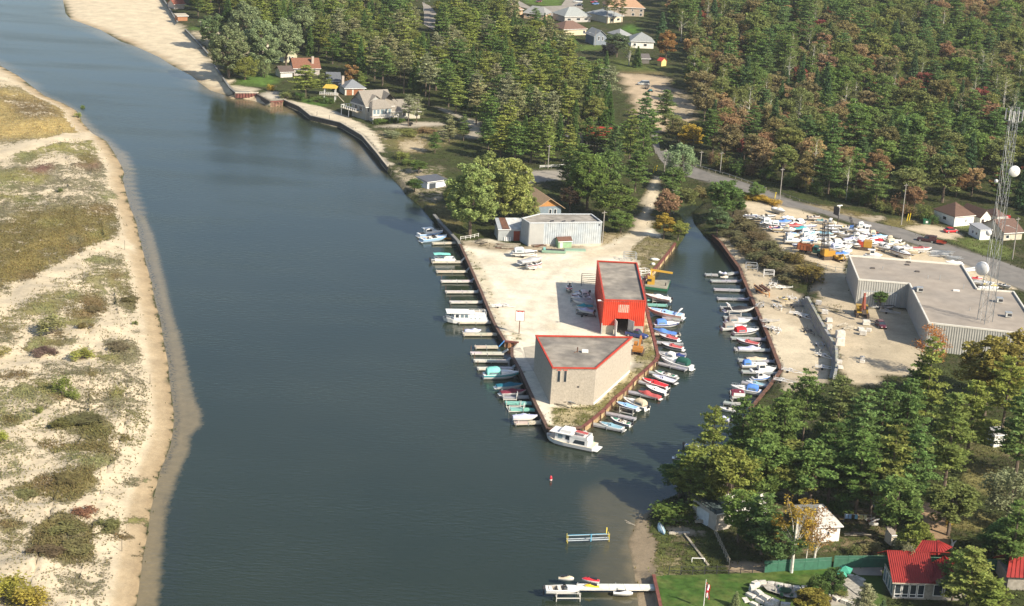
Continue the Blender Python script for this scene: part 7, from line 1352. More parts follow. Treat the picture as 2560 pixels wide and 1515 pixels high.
for k in range(6):
 Lk=walk(pb,0)[1];n_=min(48,int(Lk/1.32))
 for j in range(n_):
  u=(j+.5*(k%2)+.3)/(n_+.6);f_=(k+.3)/6
  g=lambda u_:walk(pb,u_)[0]*(1-f_)+walk(pt,u_)[0]*f_
  a,c=g(u),g(min(1,u+.01));copies(bm_,'block',None,rw,(a[0]-c0[0],a[1]-c0[1],.15+k*.47+random.uniform(-.01,.01)),math.atan2(c[1]-a[1],c[0]-a[0])+random.uniform(-.03,.03),(Lk/n_/1.30,1,1),[random.uniform(.28,.36)]*2+[random.uniform(.25,.31)])
bould=[]
for k in range(6):
 b=MB().box((0,0,0),(1,1,1),0,.9);b.v=[(x*random.uniform(.85,1.1),y*random.uniform(.85,1.1),z*random.uniform(.85,1.08))for x,y,z in b.v];bould.append(b.mesh('boulder',stonem))
def tier(label,pts,top,h,code='ST',ln=1.25,base=1.55):
 g=[tuple(atz(q(code,*p),base+top)[:2])for p in pts];c=centre(g);root=thing('boulder_wall',label,'boulder wall',(c[0],c[1],base));L=walk(g,0)[1];n_=max(3,int(L/ln))
 for j in range(n_):
  a,e=walk(g,(j+.5)/n_)[0],walk(g,min(1,(j+.52)/n_))[0]
  copies(bould,'boulder',None,root,(a[0]-c[0],a[1]-c[1],top-h/2+random.uniform(-.06,.06)),math.atan2(e[1]-a[1],e[0]-a[0])+random.uniform(-.12,.12),(L/n_*random.uniform(.9,.99),random.uniform(.8,1.1),h*random.uniform(1.0,1.25)))
tier('back rim of white boulders along the flagstone terrace',((320,610),(460,570),(650,580),(820,620),(960,650),(1180,675),(1440,690)),.95,.9);tier('front rim of long white boulders curving round the flagstone terrace',((310,630),(350,700),(470,780),(610,880),(780,950),(900,990),(1080,1010)),.95,1.0,ln=1.6)
tier('middle step of white boulders below the terrace rim',((180,790),(250,810),(360,860),(500,920),(650,985),(780,1040)),.45,.8,ln=1.5);tier('lowest step of white boulders beside the lawn',((140,880),(220,950),(330,1000),(500,1070),(640,1120)),.1,.8,ln=1.5)
tier('white boulders between the terrace and the stone yard',((1560,640),(1640,650)),.5,.9);tier('row of white boulders edging the stone yard',((1780,610),(1850,690),(1960,740),(1890,830),(1980,890),(2100,930),(2200,960),(2320,1010)),.45,.7,ln=1.1);tier('pale stone steps beside the paved driveway',((2180,440),(2330,470),(2440,520),(2500,560)),.35,.5,ln=.9)
for k,(x,y,s_,lab)in enumerate(((880,430,1.5,'first white limestone block on top of the retaining wall'),(965,555,1.6,'long white limestone block in the middle of the retaining wall top'),(1020,660,1.5,'white limestone block behind the bend of the retaining wall'),(1020,755,1.3,'white limestone slab near the concrete cubes'),(1165,870,2.1,'upper pale concrete cube behind the retaining wall'),(1165,965,2.1,'lower pale concrete cube behind the retaining wall'),(1510,700,1.8,'largest slab of the concrete rubble beside the maroon car'),(1440,780,1.4,'left slab of the concrete rubble below the maroon car'),(1540,790,1.3,'right slab of the concrete rubble below the maroon car'),(1470,835,1.7,'lowest slab of the concrete rubble below the maroon car'),(1460,1155,1.1,'upper of two small white blocks in the sandy lot'),(1460,1205,1.1,'lower of two small white blocks in the sandy lot'),(1155,1210,1.2,'white block on the lower end of the retaining wall'),(1165,1280,1.2,'white block beside the pines at the end of the retaining wall'))):
 p=on(q('EX',x,y));o=bpy.data.objects.new('stone_block',bould[k%6]);COL.objects.link(o);o.location=p+Vector((0,0,.35*s_));o.scale=(s_,s_*.8,s_*(.95 if 'cube' in lab else.55));o.rotation_euler=(0,0,random.uniform(-.4,.4));tag(o,lab,'stone block')
greenf=mat('green_fence_board',(.045,.15,.095),.8,.16,1.5);greent=mat('green_fence_rail',(.09,.2,.14),.8,.1,1.5)
def fence(label,pts,h,pitch,kind,mats,code='Q',z=None,name='fence'):
 g=[at(q(code,*p))if z is None else atz(q(code,*p),z)for p in pts];path=[(p.x,p.y)for p in g];c=centre(path);z0=g[0].z;root=thing(name,label,'fence',(c[0],c[1],z0));L=walk(path,0)[1];n_=max(1,int(L/pitch));P_=[walk(path,j/n_)[0]-np.array(c)for j in range(n_+1)]
 for j in range(n_+1):
  zz=hz(P_[j][0]+c[0],P_[j][1]+c[1])-z0 if z is None else 0
  MB().box((*P_[j],zz+h/2),(.12,.12,h+.1)).build('post',mats[0],root)
 for j in range(n_):
  a,e=P_[j],P_[j+1];za=hz(*(a+c))-z0 if z is None else 0
  if kind=='panel':
   pn=MB().bar((*a,za+h*.37),(*e,za+h*.37),.05,h*.74).build('panel',mats[1],root);MB().bar((*a,za+h*.88),(*e,za+h*.88),.04,h*.16).build('lattice',mats[1],pn);MB().bar((*a,za+h),(*e,za+h),.1,.08).build('top_rail',mats[2],pn)
   MB().bar((*a,za+h*.77),(*e,za+h*.77),.09,.07).build('mid_rail',mats[2],pn)
  else:
   for f_ in kind:MB().bar((*a,za+h*f_),(*e,za+h*f_),.07 if h<1.5 else.05,.14 if h<1 else.07).build('rail',mats[1],root)
 return root
fence('tall dark green board fence behind the red roofed house',((640,1108),(1050,1106),(1870,1128),(2560,1155)),2.1,2.3,'panel',(greenf,greenf,greent));fence('tall dark green board fence behind the birch stems on the lawn',((-41,1158),(300,1140),(610,1120)),2.1,2.3,'panel',(greenf,greenf,greent))
fence('black wire fence along the top of the mown lawn',((1530,1180),(1800,1178),(2120,1175),(2460,1160)),1.5,1.9,(.5,.95),(dark,dark),'O');fence('leaning grey slat fence running down to the lawn',((1975,775),(2040,920),(2120,1090)),1.3,1.4,(.3,.6,.9),(wood,wood),'O')
fence('white rail fence along the side street',((272,158),(440,150),(605,140)),.9,3,(.5,.95),(white,white),'G');fence('grey guard rail along the road bend above the creek',((1790,145),(1880,170),(2000,205),(2120,240),(2290,300),(2480,370)),.8,3,(.9,),(wood,steel),'G');fence('dark guard rail along the road beside the boatyard',((10,385),(140,420),(330,490),(520,548)),.7,4,(.9,),(wood,mat('weathered_rail',(.16,.16,.15),.7)),'H');fence('white rail fence beside the tin shed',((400,315),(570,295),(750,250)),1.0,1.6,(.5,.95),(white,white),'LT');fence('wire mesh fence at the top of the warehouse bank',((480,1130),(620,1165),(760,1185)),1.3,2.2,(.4,.95),(steel,steel),'H')
#  POLES AND TOWER
TOPS={}
def pole(key,label,code,bx,by,tx,ty,r_=.15,lamp=0,arm=True,m_=polewood,name='utility_pole',hmax=14):
 p=on(q(code,bx,by));lo,hi=1,30
 for _ in range(40):
  md=(lo+hi)/2
  if proj(p+Vector((0,0,md)))[1]>q(code,tx,ty)[1]:lo=md
  else:hi=md
 h=min(hmax,md);root=thing(name,label,'utility pole' if name=='utility_pole' else 'street lamp',p);MB().tube((0,0,-.4),(0,0,h),r_*1.15,r_*.8,7).build('pole',m_,root);TOPS[key]=p+Vector((0,0,h-.4))
 if arm:b=MB();b.box((0,0,h-.5),(1.6,.1,.12),.6);b.build('cross_arm',m_,root)
 if lamp:b=MB();b.tube((0,0,h*.72),(lamp*2.4,-.3,h*.72+.9),.05,n=5);b.build('lamp_arm',steel,root);MB().box((lamp*2.6,-.3,h*.72+.9),(.8,.3,.16)).build('lamp_head',alum,root)
pole('a','tall wooden pole at the road beside the yellow markers and dumpster','H',1300,712,1355,308);pole('b','wooden pole above the yellow goldenrod at the boatyard end','H',112,470,152,155);pole('c','wooden pole at the guard rail before the red maple','G',2030,205,2045,-4);pole('d','slanting wooden pole at the road bend above the bridge','G',1838,145,1862,-12);pole('e','wooden pole at the road junction beside the willow','G',1485,190,1507,-30);pole('f','wooden pole beside the rust orange creek tree','G',1575,602,1605,358);pole('g','wooden pole at the right end of the grey storage shed','G',880,890,922,575);pole('h','wooden pole rising from the white rail fence','G',350,160,360,-70);pole('i','wooden pole between the side street and the dark hedge','G',500,245,503,60)
pole('j','wooden pole with a lamp arm at the right of the lattice tower','HS',1712,1250,1838,470,lamp=-1);pole('k','thin pale pole beside the red kiosk','HS',1655,560,1682,415,.08,0,False);pole('l','street lamp pole beside the blue grey house','TP',1235,765,1240,500,.12,-1,False);pole('m','street lamp on the pale road between the top pines','B',1635,110,1636,-10,.1,1,False,steel,'street_lamp');pole('n','thin mast beside the warehouse wall under the tower','WH',487,720,518,375,.06,0,False,steel,hmax=12)
for k,(x,y,lab)in enumerate(((595,1130,'left dark lamp post on the sea wall promenade'),(715,1165,'right dark lamp post on the sea wall promenade'))):pole('p%d'%k,lab,'B',x,y,x,y-42,.07,0,False,dark,'street_lamp')
def wire(lab,*keys):
 b=MB();base_=TOPS[keys[0]]
 for a,c in zip(keys,keys[1:]):
  A,C_=TOPS[a]-base_,TOPS[c]-base_;pv_=None
  for i_ in range(9):
   t=i_/8;p=A.lerp(C_,t)-Vector((0,0,1.6*4*t*(1-t)))
   if pv_ is not None:b.tube(pv_,p,.022,n=3)
   pv_=p
 o=b.build('power_line',dark);o.location=base_;tag(o,lab,'power line')
wire('power line strung along the road from the junction to the tower','e','d','c','b','a','j');wire('power line from the storage shed pole across the sandy lane','g','f','e');wire('power line between the two poles by the side street','h','i')
for code,x,y,h,lab in(('H',65,455,2.0,'yellow guy wire guard at the boatyard pole'),('H',1355,675,2.2,'left of two yellow marker posts near the dumpster'),('H',1377,668,2.2,'right of two yellow marker posts near the dumpster'),('G',1380,195,2.0,'left yellow guard at the road junction'),('G',1405,190,2.0,'right yellow guard at the road junction')):
 o=MB().tube((0,0,0),(.25,.1,h),.12).build('marker_post',paint,color=(.78,.58,.04));o.location=on(q(code,x,y));tag(o,lab,'marker post')
p0=on((2452,872));b_=None;Ht=57.0
lo,hi=30,75
for _ in range(40):
 Ht=(lo+hi)/2
 if proj(p0+Vector((0,0,Ht)))[1]>268:lo=Ht
 else:hi=Ht
tw=thing('lattice_tower','tall galvanised lattice radio tower with white dish antennas','tower',p0,.25)
tx_=proj(p0+Vector((0,0,Ht)))[0]
wid=lambda z:2.05-.95*z/Ht
leg=lambda k,z:Vector((wid(z)*math.cos(2.1+k*2.094),wid(z)*math.sin(2.1+k*2.094),z))
for k in range(3):MB().tube(leg(k,-.5),leg(k,Ht),.085,.06,6).build('leg',towersteel,tw)
NP=13
for i_ in range(NP):
 za,zb=Ht*i_/NP,Ht*(i_+1)/NP
 for k in range(3):
  MB().tube(leg(k,za),leg((k+1)%3,zb),.032,n=4).build('brace',towersteel,tw);MB().tube(leg((k+1)%3,za),leg(k,zb),.032,n=4).build('brace',towersteel,tw);MB().tube(leg(k,zb),leg((k+1)%3,zb),.03,n=4).build('strut',towersteel,tw)
for k,o_ in enumerate((.2,.5,.8)):a,c=leg(2,2).lerp(leg(0,2),o_),leg(2,Ht).lerp(leg(0,Ht),o_);MB().bar(a,c,.07,.05).build('cable_run',alum,tw)
def dish(px,r_,az,z_off,deep=.5,lab='dish'):
 lo,hi=2,Ht
 for _ in range(30):
  md=(lo+hi)/2
  if proj(p0+Vector((0,0,md)))[1]>px[1]:lo=md
  else:hi=md
 d=ray(px);t_=(p0+Vector((0,0,md))-CAM).dot(FW);w_=CAM+d*t_-p0;l_=Matrix.Rotation(-.25,3,'Z')@w_
 prof=[(r_*.98,0),(r_,.05),(r_,deep*r_),(r_*.6,deep*r_*1.25),(.1,deep*r_*1.4)];b=MB();b.lathe(prof,(0,0,0),20,'y');o=b.build(lab,white,tw,True);o.location=l_;o.rotation_euler=(0,0,az)
 k=min(range(3),key=lambda k:(leg(k,l_.z)-l_).length);MB().tube(leg(k,l_.z),l_,.09).build('dish_mount',towersteel,tw)
dish(q('H',2408,190),1.25,-.2,0,.3);dish(q('H',2227,285),.42,-.6,0);dish(q('H',2155,790),.68,-.5,0,.35);dish(q('H',2080,1140),1.55,-1.0,0,.55)
b=MB()
for z_ in(Ht-1.2,Ht-3.2):
 for k in range(3):b.bar(leg(k,Ht)*1.0+(leg(k,0)-leg(k,Ht))*0,leg(k,Ht),.1);b.tube(Vector((*(leg(k,Ht).xy*1.9),z_)),Vector((*(leg((k+1)%3,Ht).xy*1.9),z_)),.045,n=4);b.tube(leg(k,z_),Vector((*(leg(k,Ht).xy*1.9),z_)),.045,n=4)
b.build('antenna_frame',towersteel,tw)
for k in range(3):
 for f_ in(.05,.5,.95):a=Vector((*(leg(k,Ht).xy*1.95),0)).lerp(Vector((*(leg((k+1)%3,Ht).xy*1.95),0)),f_);MB().box((a.x,a.y,Ht-1.8),(.26,.18,2.4),k*2.1).build('panel_antenna',alum,tw)
MB().tube((0,0,Ht-1),(.3,0,Ht+4.0),.05,.02).build('whip_antenna',towersteel,tw)
#  VEHICLES
def place2(front,rear):a,c=on(rear),on(front);d=c-a;return(a+c)/2,math.atan2(d.y,d.x),d.length
def car(label,front,rear,col,kind='car',cat='car',top=None,L=None):
 p,rz,L0=place2(front,rear);L=L or dict(car=4.4,van=4.9,suv=5.4,pickup=5.4)[kind];root=thing({'car':'parked_car','van':'minivan','suv':'covered_pickup','pickup':'pickup_truck'}[kind],label,cat,p,rz);W2=.88 if kind=='car' else.95;hb_,ht=(.85,1.42)if kind=='car' else(1.0,1.78)
 b=MB();S_=[(-.5,.62,.45,hb_-.12),(-.47,.95,.3,hb_),(-.2,1,.28,hb_),(.2,1,.28,hb_),(.44,.92,.3,hb_-.16),(.5,.68,.42,hb_-.3)]
 b.loft([[(L*t,W2*w_,z0),(L*t,W2*w_,z1-.12),(L*t,W2*w_*.9,z1),(L*t,-W2*w_*.9,z1),(L*t,-W2*w_,z1-.12),(L*t,-W2*w_,z0)]for t,w_,z0,z1 in S_],True,True);b.build('body',carp,root,False,col)
 c0_,c1_,r0,r1=dict(car=(-.40,.24,-.27,.06),van=(-.48,.34,-.42,.12),suv=(-.49,.22,-.47,.08),pickup=(-.10,.22,-.07,.08))[kind]
 g=MB();g.loft([[(L*c0_,W2*.9,hb_-.03),(L*c0_,-W2*.9,hb_-.03),(L*c1_,-W2*.88,hb_-.05),(L*c1_,W2*.88,hb_-.05)],[(L*r0,W2*.76,ht-.05),(L*r0,-W2*.76,ht-.05),(L*r1,-W2*.74,ht-.05),(L*r1,W2*.74,ht-.05)]],True,True);g.build('windows',glass,root)
 MB().prism([(L*r0-.06,W2*.79),(L*r1+.06,W2*.77),(L*r1+.06,-W2*.77),(L*r0-.06,-W2*.79)],ht-.06,ht+.01).build('roof',carp,root,color=top or col)
 if kind=='suv':b=MB();b.b0(-L*.5,-L*.12,-W2*.92,W2*.92,hb_-.05,ht+.08);b.build('bed_cap',carp,root,color=top or col)
 if kind=='pickup':b=MB();b.b0(-L*.48,-L*.12,-W2*.8,W2*.8,hb_-.02,hb_+.015);b.build('truck_bed',dark,root)
 for x in(-.30,.31):
  for s_ in(1,-1):w_=MB().lathe([(.12,-.11),(.33,-.11),(.33,.11),(.12,.11)],(L*x,s_*W2*.93,.33),12,'y').build('wheel',tyre,root);MB().lathe([(.02,-.12),(.19,-.12),(.19,.12),(.02,.12)],(L*x,s_*W2*.935,.33),8,'y').build('rim',alum,w_)
 for s_ in(1,-1):MB().box((L*.485,s_*W2*.55,hb_-.32),(.1,.3,.16)).build('headlight',white,root);MB().box((-L*.49,s_*W2*.62,hb_-.22),(.08,.22,.2)).build('tail_light',paint,root,color=(.5,.02,.02))
 return root
car('silver minivan parked in the sandy clearing',q('C',1222,828),q('C',1345,832),(.45,.46,.44),'van');car('dark maroon pickup with covered bed on the road',q('H',1462,862),q('H',1630,885),(.055,.022,.025),'suv','pickup',(.075,.035,.035));car('bright red car parked beside the white cottage',q('HS',695,742),q('HS',450,752),(.55,.02,.03));car('dark red car parked on the lot beside the warehouse',q('L',1150,268),q('L',1050,175),(.10,.012,.018));car('dark blue pickup parked behind the block workshop',q('RB',1790,1385),q('RB',1600,1345),(.02,.04,.16),'pickup','pickup')
car('black car on the top street',q('TP',920,100),q('TP',1020,104),(.02,.02,.025));car('white van on the top street',q('TP',925,40),q('TP',985,44),(.7,.7,.68),'van','van');car('maroon car in the driveway at the top left of the street',q('TP',275,42),q('TP',345,30),(.14,.03,.03));car('red car on the grass at the top street',q('TP',1180,50),q('TP',1255,42),(.4,.03,.03));car('blue car beside the red one at the top street',q('TP',1205,80),q('TP',1280,72),(.1,.2,.42));car('yellow truck at the lower end of the sandy clearing',q('C',1368,1255),q('C',1365,1205),(.6,.42,.05),'pickup','truck')
def wagon(label,px,rz,col,name='utility_trailer',L=2.6):
 root=thing(name,label,'trailer',on(px),rz);b=MB();b.b0(-L/2,L/2,-.8,.8,.5,.6);b.b0(-L/2,L/2,-.8,-.74,.6,1.0);b.b0(-L/2,L/2,.74,.8,.6,1.0);b.b0(L/2-.06,L/2,-.8,.8,.6,1.0);b.build('box',paint,root,color=col);MB().add([(-L/2,-.8,.6),(-L/2,.8,.6),(-L/2-.5,.8,1.9),(-L/2-.5,-.8,1.9)],[(0,1,2,3)]).build('tailgate',paint,root,color=[v*.8 for v in col]);MB().bar((L/2,0,.5),(L/2+1.2,0,.5),.1).build('drawbar',dark,root)
 for s_ in(1,-1):MB().lathe([(.1,-.1),(.32,-.1),(.32,.1),(.1,.1)],(0,s_*.95,.32),12,'y').build('wheel',tyre,root)
wagon('red utility trailer behind the covered pickup',q('H',1690,902),math.pi-.35,(.36,.06,.03));wagon('grey utility trailer with a quad bike load in the sandy clearing',q('C',1312,868),2.6,(.4,.36,.3));wagon('small black cart on the track below the grey house',q('B',1505,1225),.2,(.02,.02,.02),'cart',1.6);wagon('white utility trailer left of the shed doorway',q('RB',1225,1290),.1,(.62,.58,.5))
t=thing('quad_bike','teal quad bike beside the silver minivan','quad bike',on(q('C',1350,898)),.4);MB().blob((0,0,.75),(.95,.45,.3)).build('body',paint,t,color=(.02,.2,.24));MB().b0(-.5,.1,-.2,.2,.9,1.15).build('seat',dark,t);b=MB();b.bar((.4,-.4,1.25),(.4,.4,1.25),.06);b.bar((.5,0,.8),(.4,0,1.25),.08);b.build('handlebar',dark,t)
for x in(-.65,.65):
 for s_ in(1,-1):MB().lathe([(.1,-.13),(.32,-.13),(.32,.13),(.1,.13)],(x,s_*.5,.32),10,'y').build('wheel',tyre,t)
def digger(label,px,rz,col,boomc,up=1.0,sc=1.0,cat='excavator'):
 root=thing('excavator',label,cat,on(px),rz,None,(sc,sc,sc))
 for s_ in(1,-1):b=MB();b.prism([(-2,s_*1.25-.3),(2,s_*1.25-.3),(2,s_*1.25+.3),(-2,s_*1.25+.3)],.05,.8);b.b0(-1.6,1.6,s_*1.25-.32,s_*1.25+.32,0,.9);b.build('track',mat('track_steel',(.09,.065,.05),.8,.3,2),root)
 b=MB();b.b0(-2.0,1.0,-1.3,1.3,.95,1.3);b.b0(-2.1,-.6,-1.3,1.3,1.3,2.3);b.b0(-.6,.2,-1.3,-.2,1.3,2.0);b.build('body',paint,root,color=col);c_=MB();c_.box((.4,.75,2.1),(1.3,1.0,1.7),0,.85);c_.build('cab',paint,root,color=col);MB().box((.45,.75,2.35),(1.34,1.04,.8),0,.9).build('cab_glass',glass,root)
 e1=Vector((2.6,-.2,2.0+3.4*up));e2=Vector((4.6,-.2,1.5+1.2*up));b=MB();b.bar((.8,-.2,1.5),e1,.5,.6);b.build('boom',paint,root,color=boomc);b=MB();b.bar(e1,e2,.38,.45);b.build('stick',paint,root,color=boomc);b=MB();b.box((4.6,-.2,1.1+1.0*up),(.9,1.0,.8),0,.7);b.build('bucket',mat('track_steel'),root);b=MB();b.tube((1.0,-.2,1.3),(1.9,-.2,1.5+2*up),.1);b.tube((1.9,-.2,2.2+2.4*up),(3.2,-.2,1.8+3.2*up),.09);b.build('ram',steel,root)
digger('yellow excavator with rust red boom in front of the warehouse doors',q('EX',1450,580),R(-92),(.48,.30,.05),(.28,.07,.04),1.25,1.0);digger('rusty orange excavator behind the block workshop',q('K',1228,480),R(80),(.45,.19,.04),(.42,.17,.035),.55,.85);digger('small yellow digger beside the yellow crane',q('Y1',2005,1345),R(-60),(.5,.3,.05),(.5,.3,.05),.5,.6)
def lattice(root,p,q_,w,col,n_=9,name='boom'):
 p,q_=Vector(p),Vector(q_);d=(q_-p).normalized();a=d.orthogonal().normalized()*w/2;c=d.cross(a).normalized()*w/2;b=MB();cs=[a+c,a-c,-a-c,-a+c]
 for o_ in cs:b.tube(p+o_,q_+o_*.7,.055,n=4)
 for i_ in range(n_):
  u,v_=p.lerp(q_,i_/n_),p.lerp(q_,(i_+1)/n_)
  for k in range(4):b.tube(u+cs[k]*(1-.3*i_/n_),v_+cs[(k+1)%4]*(1-.3*i_/n_),.03,n=3)
 b.build(name,dark,root)
cr=thing('crane','yellow crane with two upright black lattice booms in the boatyard','crane',on(q('Y1',1775,1300)),R(200))
for s_ in(1,-1):MB().b0(-1.8,1.8,s_*1.2-.35,s_*1.2+.35,0,.9).build('track',mat('track_steel'),cr)
b=MB();b.b0(-1.6,1.5,-1.3,1.3,.95,2.4);b.build('body',paint,cr,color=(.46,.24,.04));MB().b0(.5,1.7,.3,1.35,1.2,2.9).build('cab',paint,cr,color=(.48,.26,.04));lattice(cr,(1.2,-.5,1.6),(1.8,-.6,10.5),.7,None);lattice(cr,(.2,.6,2.2),(.9,-.2,9.8),.5,None,8,'mast')
cr=thing('crane','red and orange crane with slanting lattice boom behind the warehouse','crane',on(q('Y2',300,650)),R(165))
for s_ in(1,-1):MB().b0(-1.5,1.5,s_*1.1-.3,s_*1.1+.3,0,.8).build('track',mat('track_steel'),cr)
MB().b0(-2.1,0,-1.2,1.2,.9,2.6).build('body',paint,cr,color=(.44,.24,.04));MB().prism([(.1,-1.2),(1.7,-1.0),(1.9,.4),(1.2,1.2),(.1,1.2)],.9,2.3).build('cab',paint,cr,color=(.45,.06,.03));lattice(cr,(1.4,0,1.5),(4.6,-.4,8.5),.6,None)
dt=thing('dump_truck','old dump truck with rust red box and dark green cab','truck',on(q('Y1',1420,1215)),place2(q('Y1',1650,1260),q('Y1',1200,1190))[1])
b=MB();b.b0(-3.2,.9,-1.2,1.2,1.2,1.4);[b.b0(-3.2,.9,y,y+.1,1.4,2.5)for y in(-1.2,1.1)];b.b0(-3.2,-3.1,-1.2,1.2,1.4,2.5);b.b0(.8,.9,-1.2,1.2,1.4,2.7);b.build('dump_box',mat('truck_rust',(.34,.11,.04),.8,.25,1),dt)
for k in range(5):MB().b0(-3.0+k*.85,-2.9+k*.85,-1.26,-1.2,1.3,2.5).build('box_rib',rust,dt)
MB().b0(1.1,2.3,-1.1,1.1,.8,2.5).build('cab',paint,dt,color=(.02,.10,.07));MB().b0(2.3,3.5,-.85,.85,.7,1.6).build('bonnet',paint,dt,color=(.02,.10,.07));MB().b0(1.5,2.32,-1.12,1.12,1.7,2.3).build('cab_glass',glass,dt)
for x in(-2.3,-1.2,2.8):
 for s_ in(1,-1):MB().lathe([(.15,-.15),(.5,-.15),(.5,.15),(.15,.15)],(x,s_*1.05,.5),12,'y').build('wheel',tyre,dt)
g0=[atz(q('RD',*p),.7)for p in((55,205),(110,110),(455,118),(405,250))];c=centre([(p.x,p.y)for p in g0]);bg_=thing('crane_barge','flat green work barge with a yellow crane behind the red shed','barge',(c[0],c[1],0));PL=[(p.x-c[0],p.y-c[1])for p in g0]
MB().prism(PL,-.5,.55).build('hull',paint,bg_,color=(.03,.17,.09));MB().prism([(x*.97,y*.97)for x,y in PL],.55,.72).build('deck',mat('barge_deck',(.29,.27,.21),.9,.2,.8),bg_);MB().b0(-2.6,-.8,-1.4,.6,.7,2.6).build('crane_house',paint,bg_,color=(.5,.3,.04));MB().b0(-2.62,-1.6,-1.42,-1.0,1.5,2.2).build('cab_glass',dark,bg_);b=MB();b.bar((-1.7,-.2,2.6),(-1.6,1.4,4.0),.4);b.bar((-1.9,1.2,3.9),(3.8,1.3,3.3),.38,.45);b.build('jib',paint,bg_,color=(.5,.3,.04))
for k,(x,y)in enumerate(((-3.6,1.2),(-3.2,-1.2),(2,-1.6))):MB().tube((x,y,.7),(x,y,1.5),.14).build('bollard',dark,bg_)
#  EMPTY TRAILERS, RACKS, SIGNS, SMALL THINGS
for x,y,cl,a_,lab in((270,190,'w',-1.9,'white boat trailer at the top of the sandy quay'),(405,220,'w',.2,'white boat trailer right of the topmost one'),(550,375,'w',-1.2,'white boat trailer beside the yellow seated boat'),(345,478,'w',-1.4,'white boat trailer in the middle of the upper quay'),(560,470,'k',.1,'black boat trailer at the start of the retaining wall'),(610,570,'w',-.3,'white boat trailer left of a twin by the retaining wall'),(700,610,'w',-1.0,'white boat trailer right of its twin by the retaining wall'),(225,665,'gy',.3,'grey boat trailer loaded with gear near the quay edge'),(265,765,'w',-.7,'white boat trailer below the loaded grey one'),(325,790,'w',-1.6,'second white boat trailer below the loaded grey one'),(750,805,'k',-1.2,'large black boat trailer in the shadow of the retaining wall'),(905,990,'gy',-1.6,'dark grey boat trailer under the bend of the retaining wall'),(950,1130,'w',-.9,'white boat trailer below the dark grey one'),(965,1285,'w',-.2,'white boat trailer at the lower end of the retaining wall'),(520,1330,'w',-.5,'white boat trailer at the corner of the rusty quay'),(420,1460,'w',-.4,'white boat trailer nearest the foreground pines'),(110,455,'gy',1.2,'small grey trailer at the quay edge beside the docks')):
 trailer(on(q('EX',x,y)),a_,lab,'empty boat trailers on the sandy quay',cl,.9)
for x,y,a_,lab in((2370,30,.3,'white boat trailer at the west edge of the sandy lot'),(2440,25,-.4,'second white boat trailer at the west edge of the sandy lot')):trailer(on(q('J',x,y)),a_,lab,'empty boat trailers on the sandy lot','w',.8)
trailer(on(q('RB',830,1020)),-.3,'empty dark trailer nearest the shed doorway in its shadow',None,'k',.9)
for x,y,a_,lab in((1080,40,.3,'grey trailer heap left of the maroon car by the warehouse'),(1180,90,-.3,'second grey trailer heap left of the maroon car')):trailer(on(q('L',x,y)),a_,lab,None,'gy',.9)
boat('white boat with yellow seats on the sandy quay',q('EX',480,350),q('EX',370,310),'open','w','y','y',land=True)
t=trailer(on(q('EX',140,280)),-1.25,'rusty orange bunk trailer at the quay edge',None,'o',1.3)
b=MB();[b.bar((x,y,.95),(x+3.6,y,.95),.3)for x,y in((-2.2,.7),(-2.2,-.7),(-2.0,.2))];b.build('rusty_bunks',rust,t)
def frame(label,px,w,d,h,rz,m_,name='steel_rack',n_=2):
 root=thing(name,label,'rack',on(px),rz)
 for x in(-w/2,w/2):
  for y in(-d/2,d/2):MB().bar((x,y,0),(x,y,h),.11).build('post',m_,root)
 for k in range(n_):
  z_=h*(k+1)/n_-.05
  for y in(-d/2,d/2):MB().bar((-w/2,y,z_),(w/2,y,z_),.1).build('rail',m_,root)
  for x in(-w/2,w/2):MB().bar((x,-d/2,z_),(x,d/2,z_),.1).build('cross_rail',m_,root)
frame('white square lift frame at the foot of the brushy bank',q('RE',808,300),2.6,1.2,1.9,0,white,'lift_frame');frame('grey steel lift frame at the top of the sandy quay',q('RE',560,205),2.9,2.4,1.9,0,steel,'lift_frame');frame('dark steel rack at the left wall of the red shed',q('RB',890,500),3.8,1.6,2.9,0,dark,n_=3);frame('pale lift frame on the grass behind the red shed',q('G',1150,1060),3.2,2.0,2.2,.1,steel,'lift_frame');frame('white frame pile beside the red shed wall',q('G',1280,1190),2.8,2.4,1.2,.5,white,'lift_frame');frame('grey steel frame on the quay beside the blue tarpaulin boat',q('RD',155,670),1.4,3.0,2.0,.2,alum,'lift_frame')
for(x,y,s_,lab)in((1390,1060,2.2,'white upturned float on the grass behind the red shed'),(1375,1105,1.0,'small white tub behind the red shed')):o=MB().blob((0,0,.35),(s_*.6,.55,.4)).build('float',gel,None,True,(.7,.68,.6));o.location=on(q('G',x,y));tag(o,lab,'float')
sg=thing('sign_post','white lot sign with a red crest on a tall post','sign',on(q('K',68,292)),.05);MB().tube((0,0,-.3),(0,0,3.2),.11).build('post',rust,sg);b=MB();[b.bar((-.98,0,z_),(.98,0,z_),.1)for z_ in(3.1,5.5)];[b.bar((x,0,3.1),(x,0,5.5),.1)for x in(-.98,.98)];b.build('frame',mat('brown_frame',(.2,.07,.05),.7),sg);MB().b0(-.93,.93,-.04,.04,3.15,5.45).build('board',white,sg);MB().add([(-.9,-.05,5.45),(-.55,-.05,5.15),(-.2,-.05,5.28),(.2,-.05,5.28),(.55,-.05,5.15),(.9,-.05,5.45)],[(0,1,2,3,4,5)]).build('red_crest',redtrim,sg)
bb=thing('billboard','dark double billboard post with white cross beam beside the road','billboard',on(q('H',680,700)),.5);MB().tube((0,0,0),(0,0,2.6),.13).build('post',dark,bb);MB().tube((0,0,2.6),(0,0,5.2),.2).build('upper_post',white,bb);MB().b0(-.9,.9,-.15,.15,5.2,5.45).build('cross_beam',white,bb);MB().b0(-1.0,-.8,-1.2,1.2,2.6,5.0).build('panel',dark,bb)
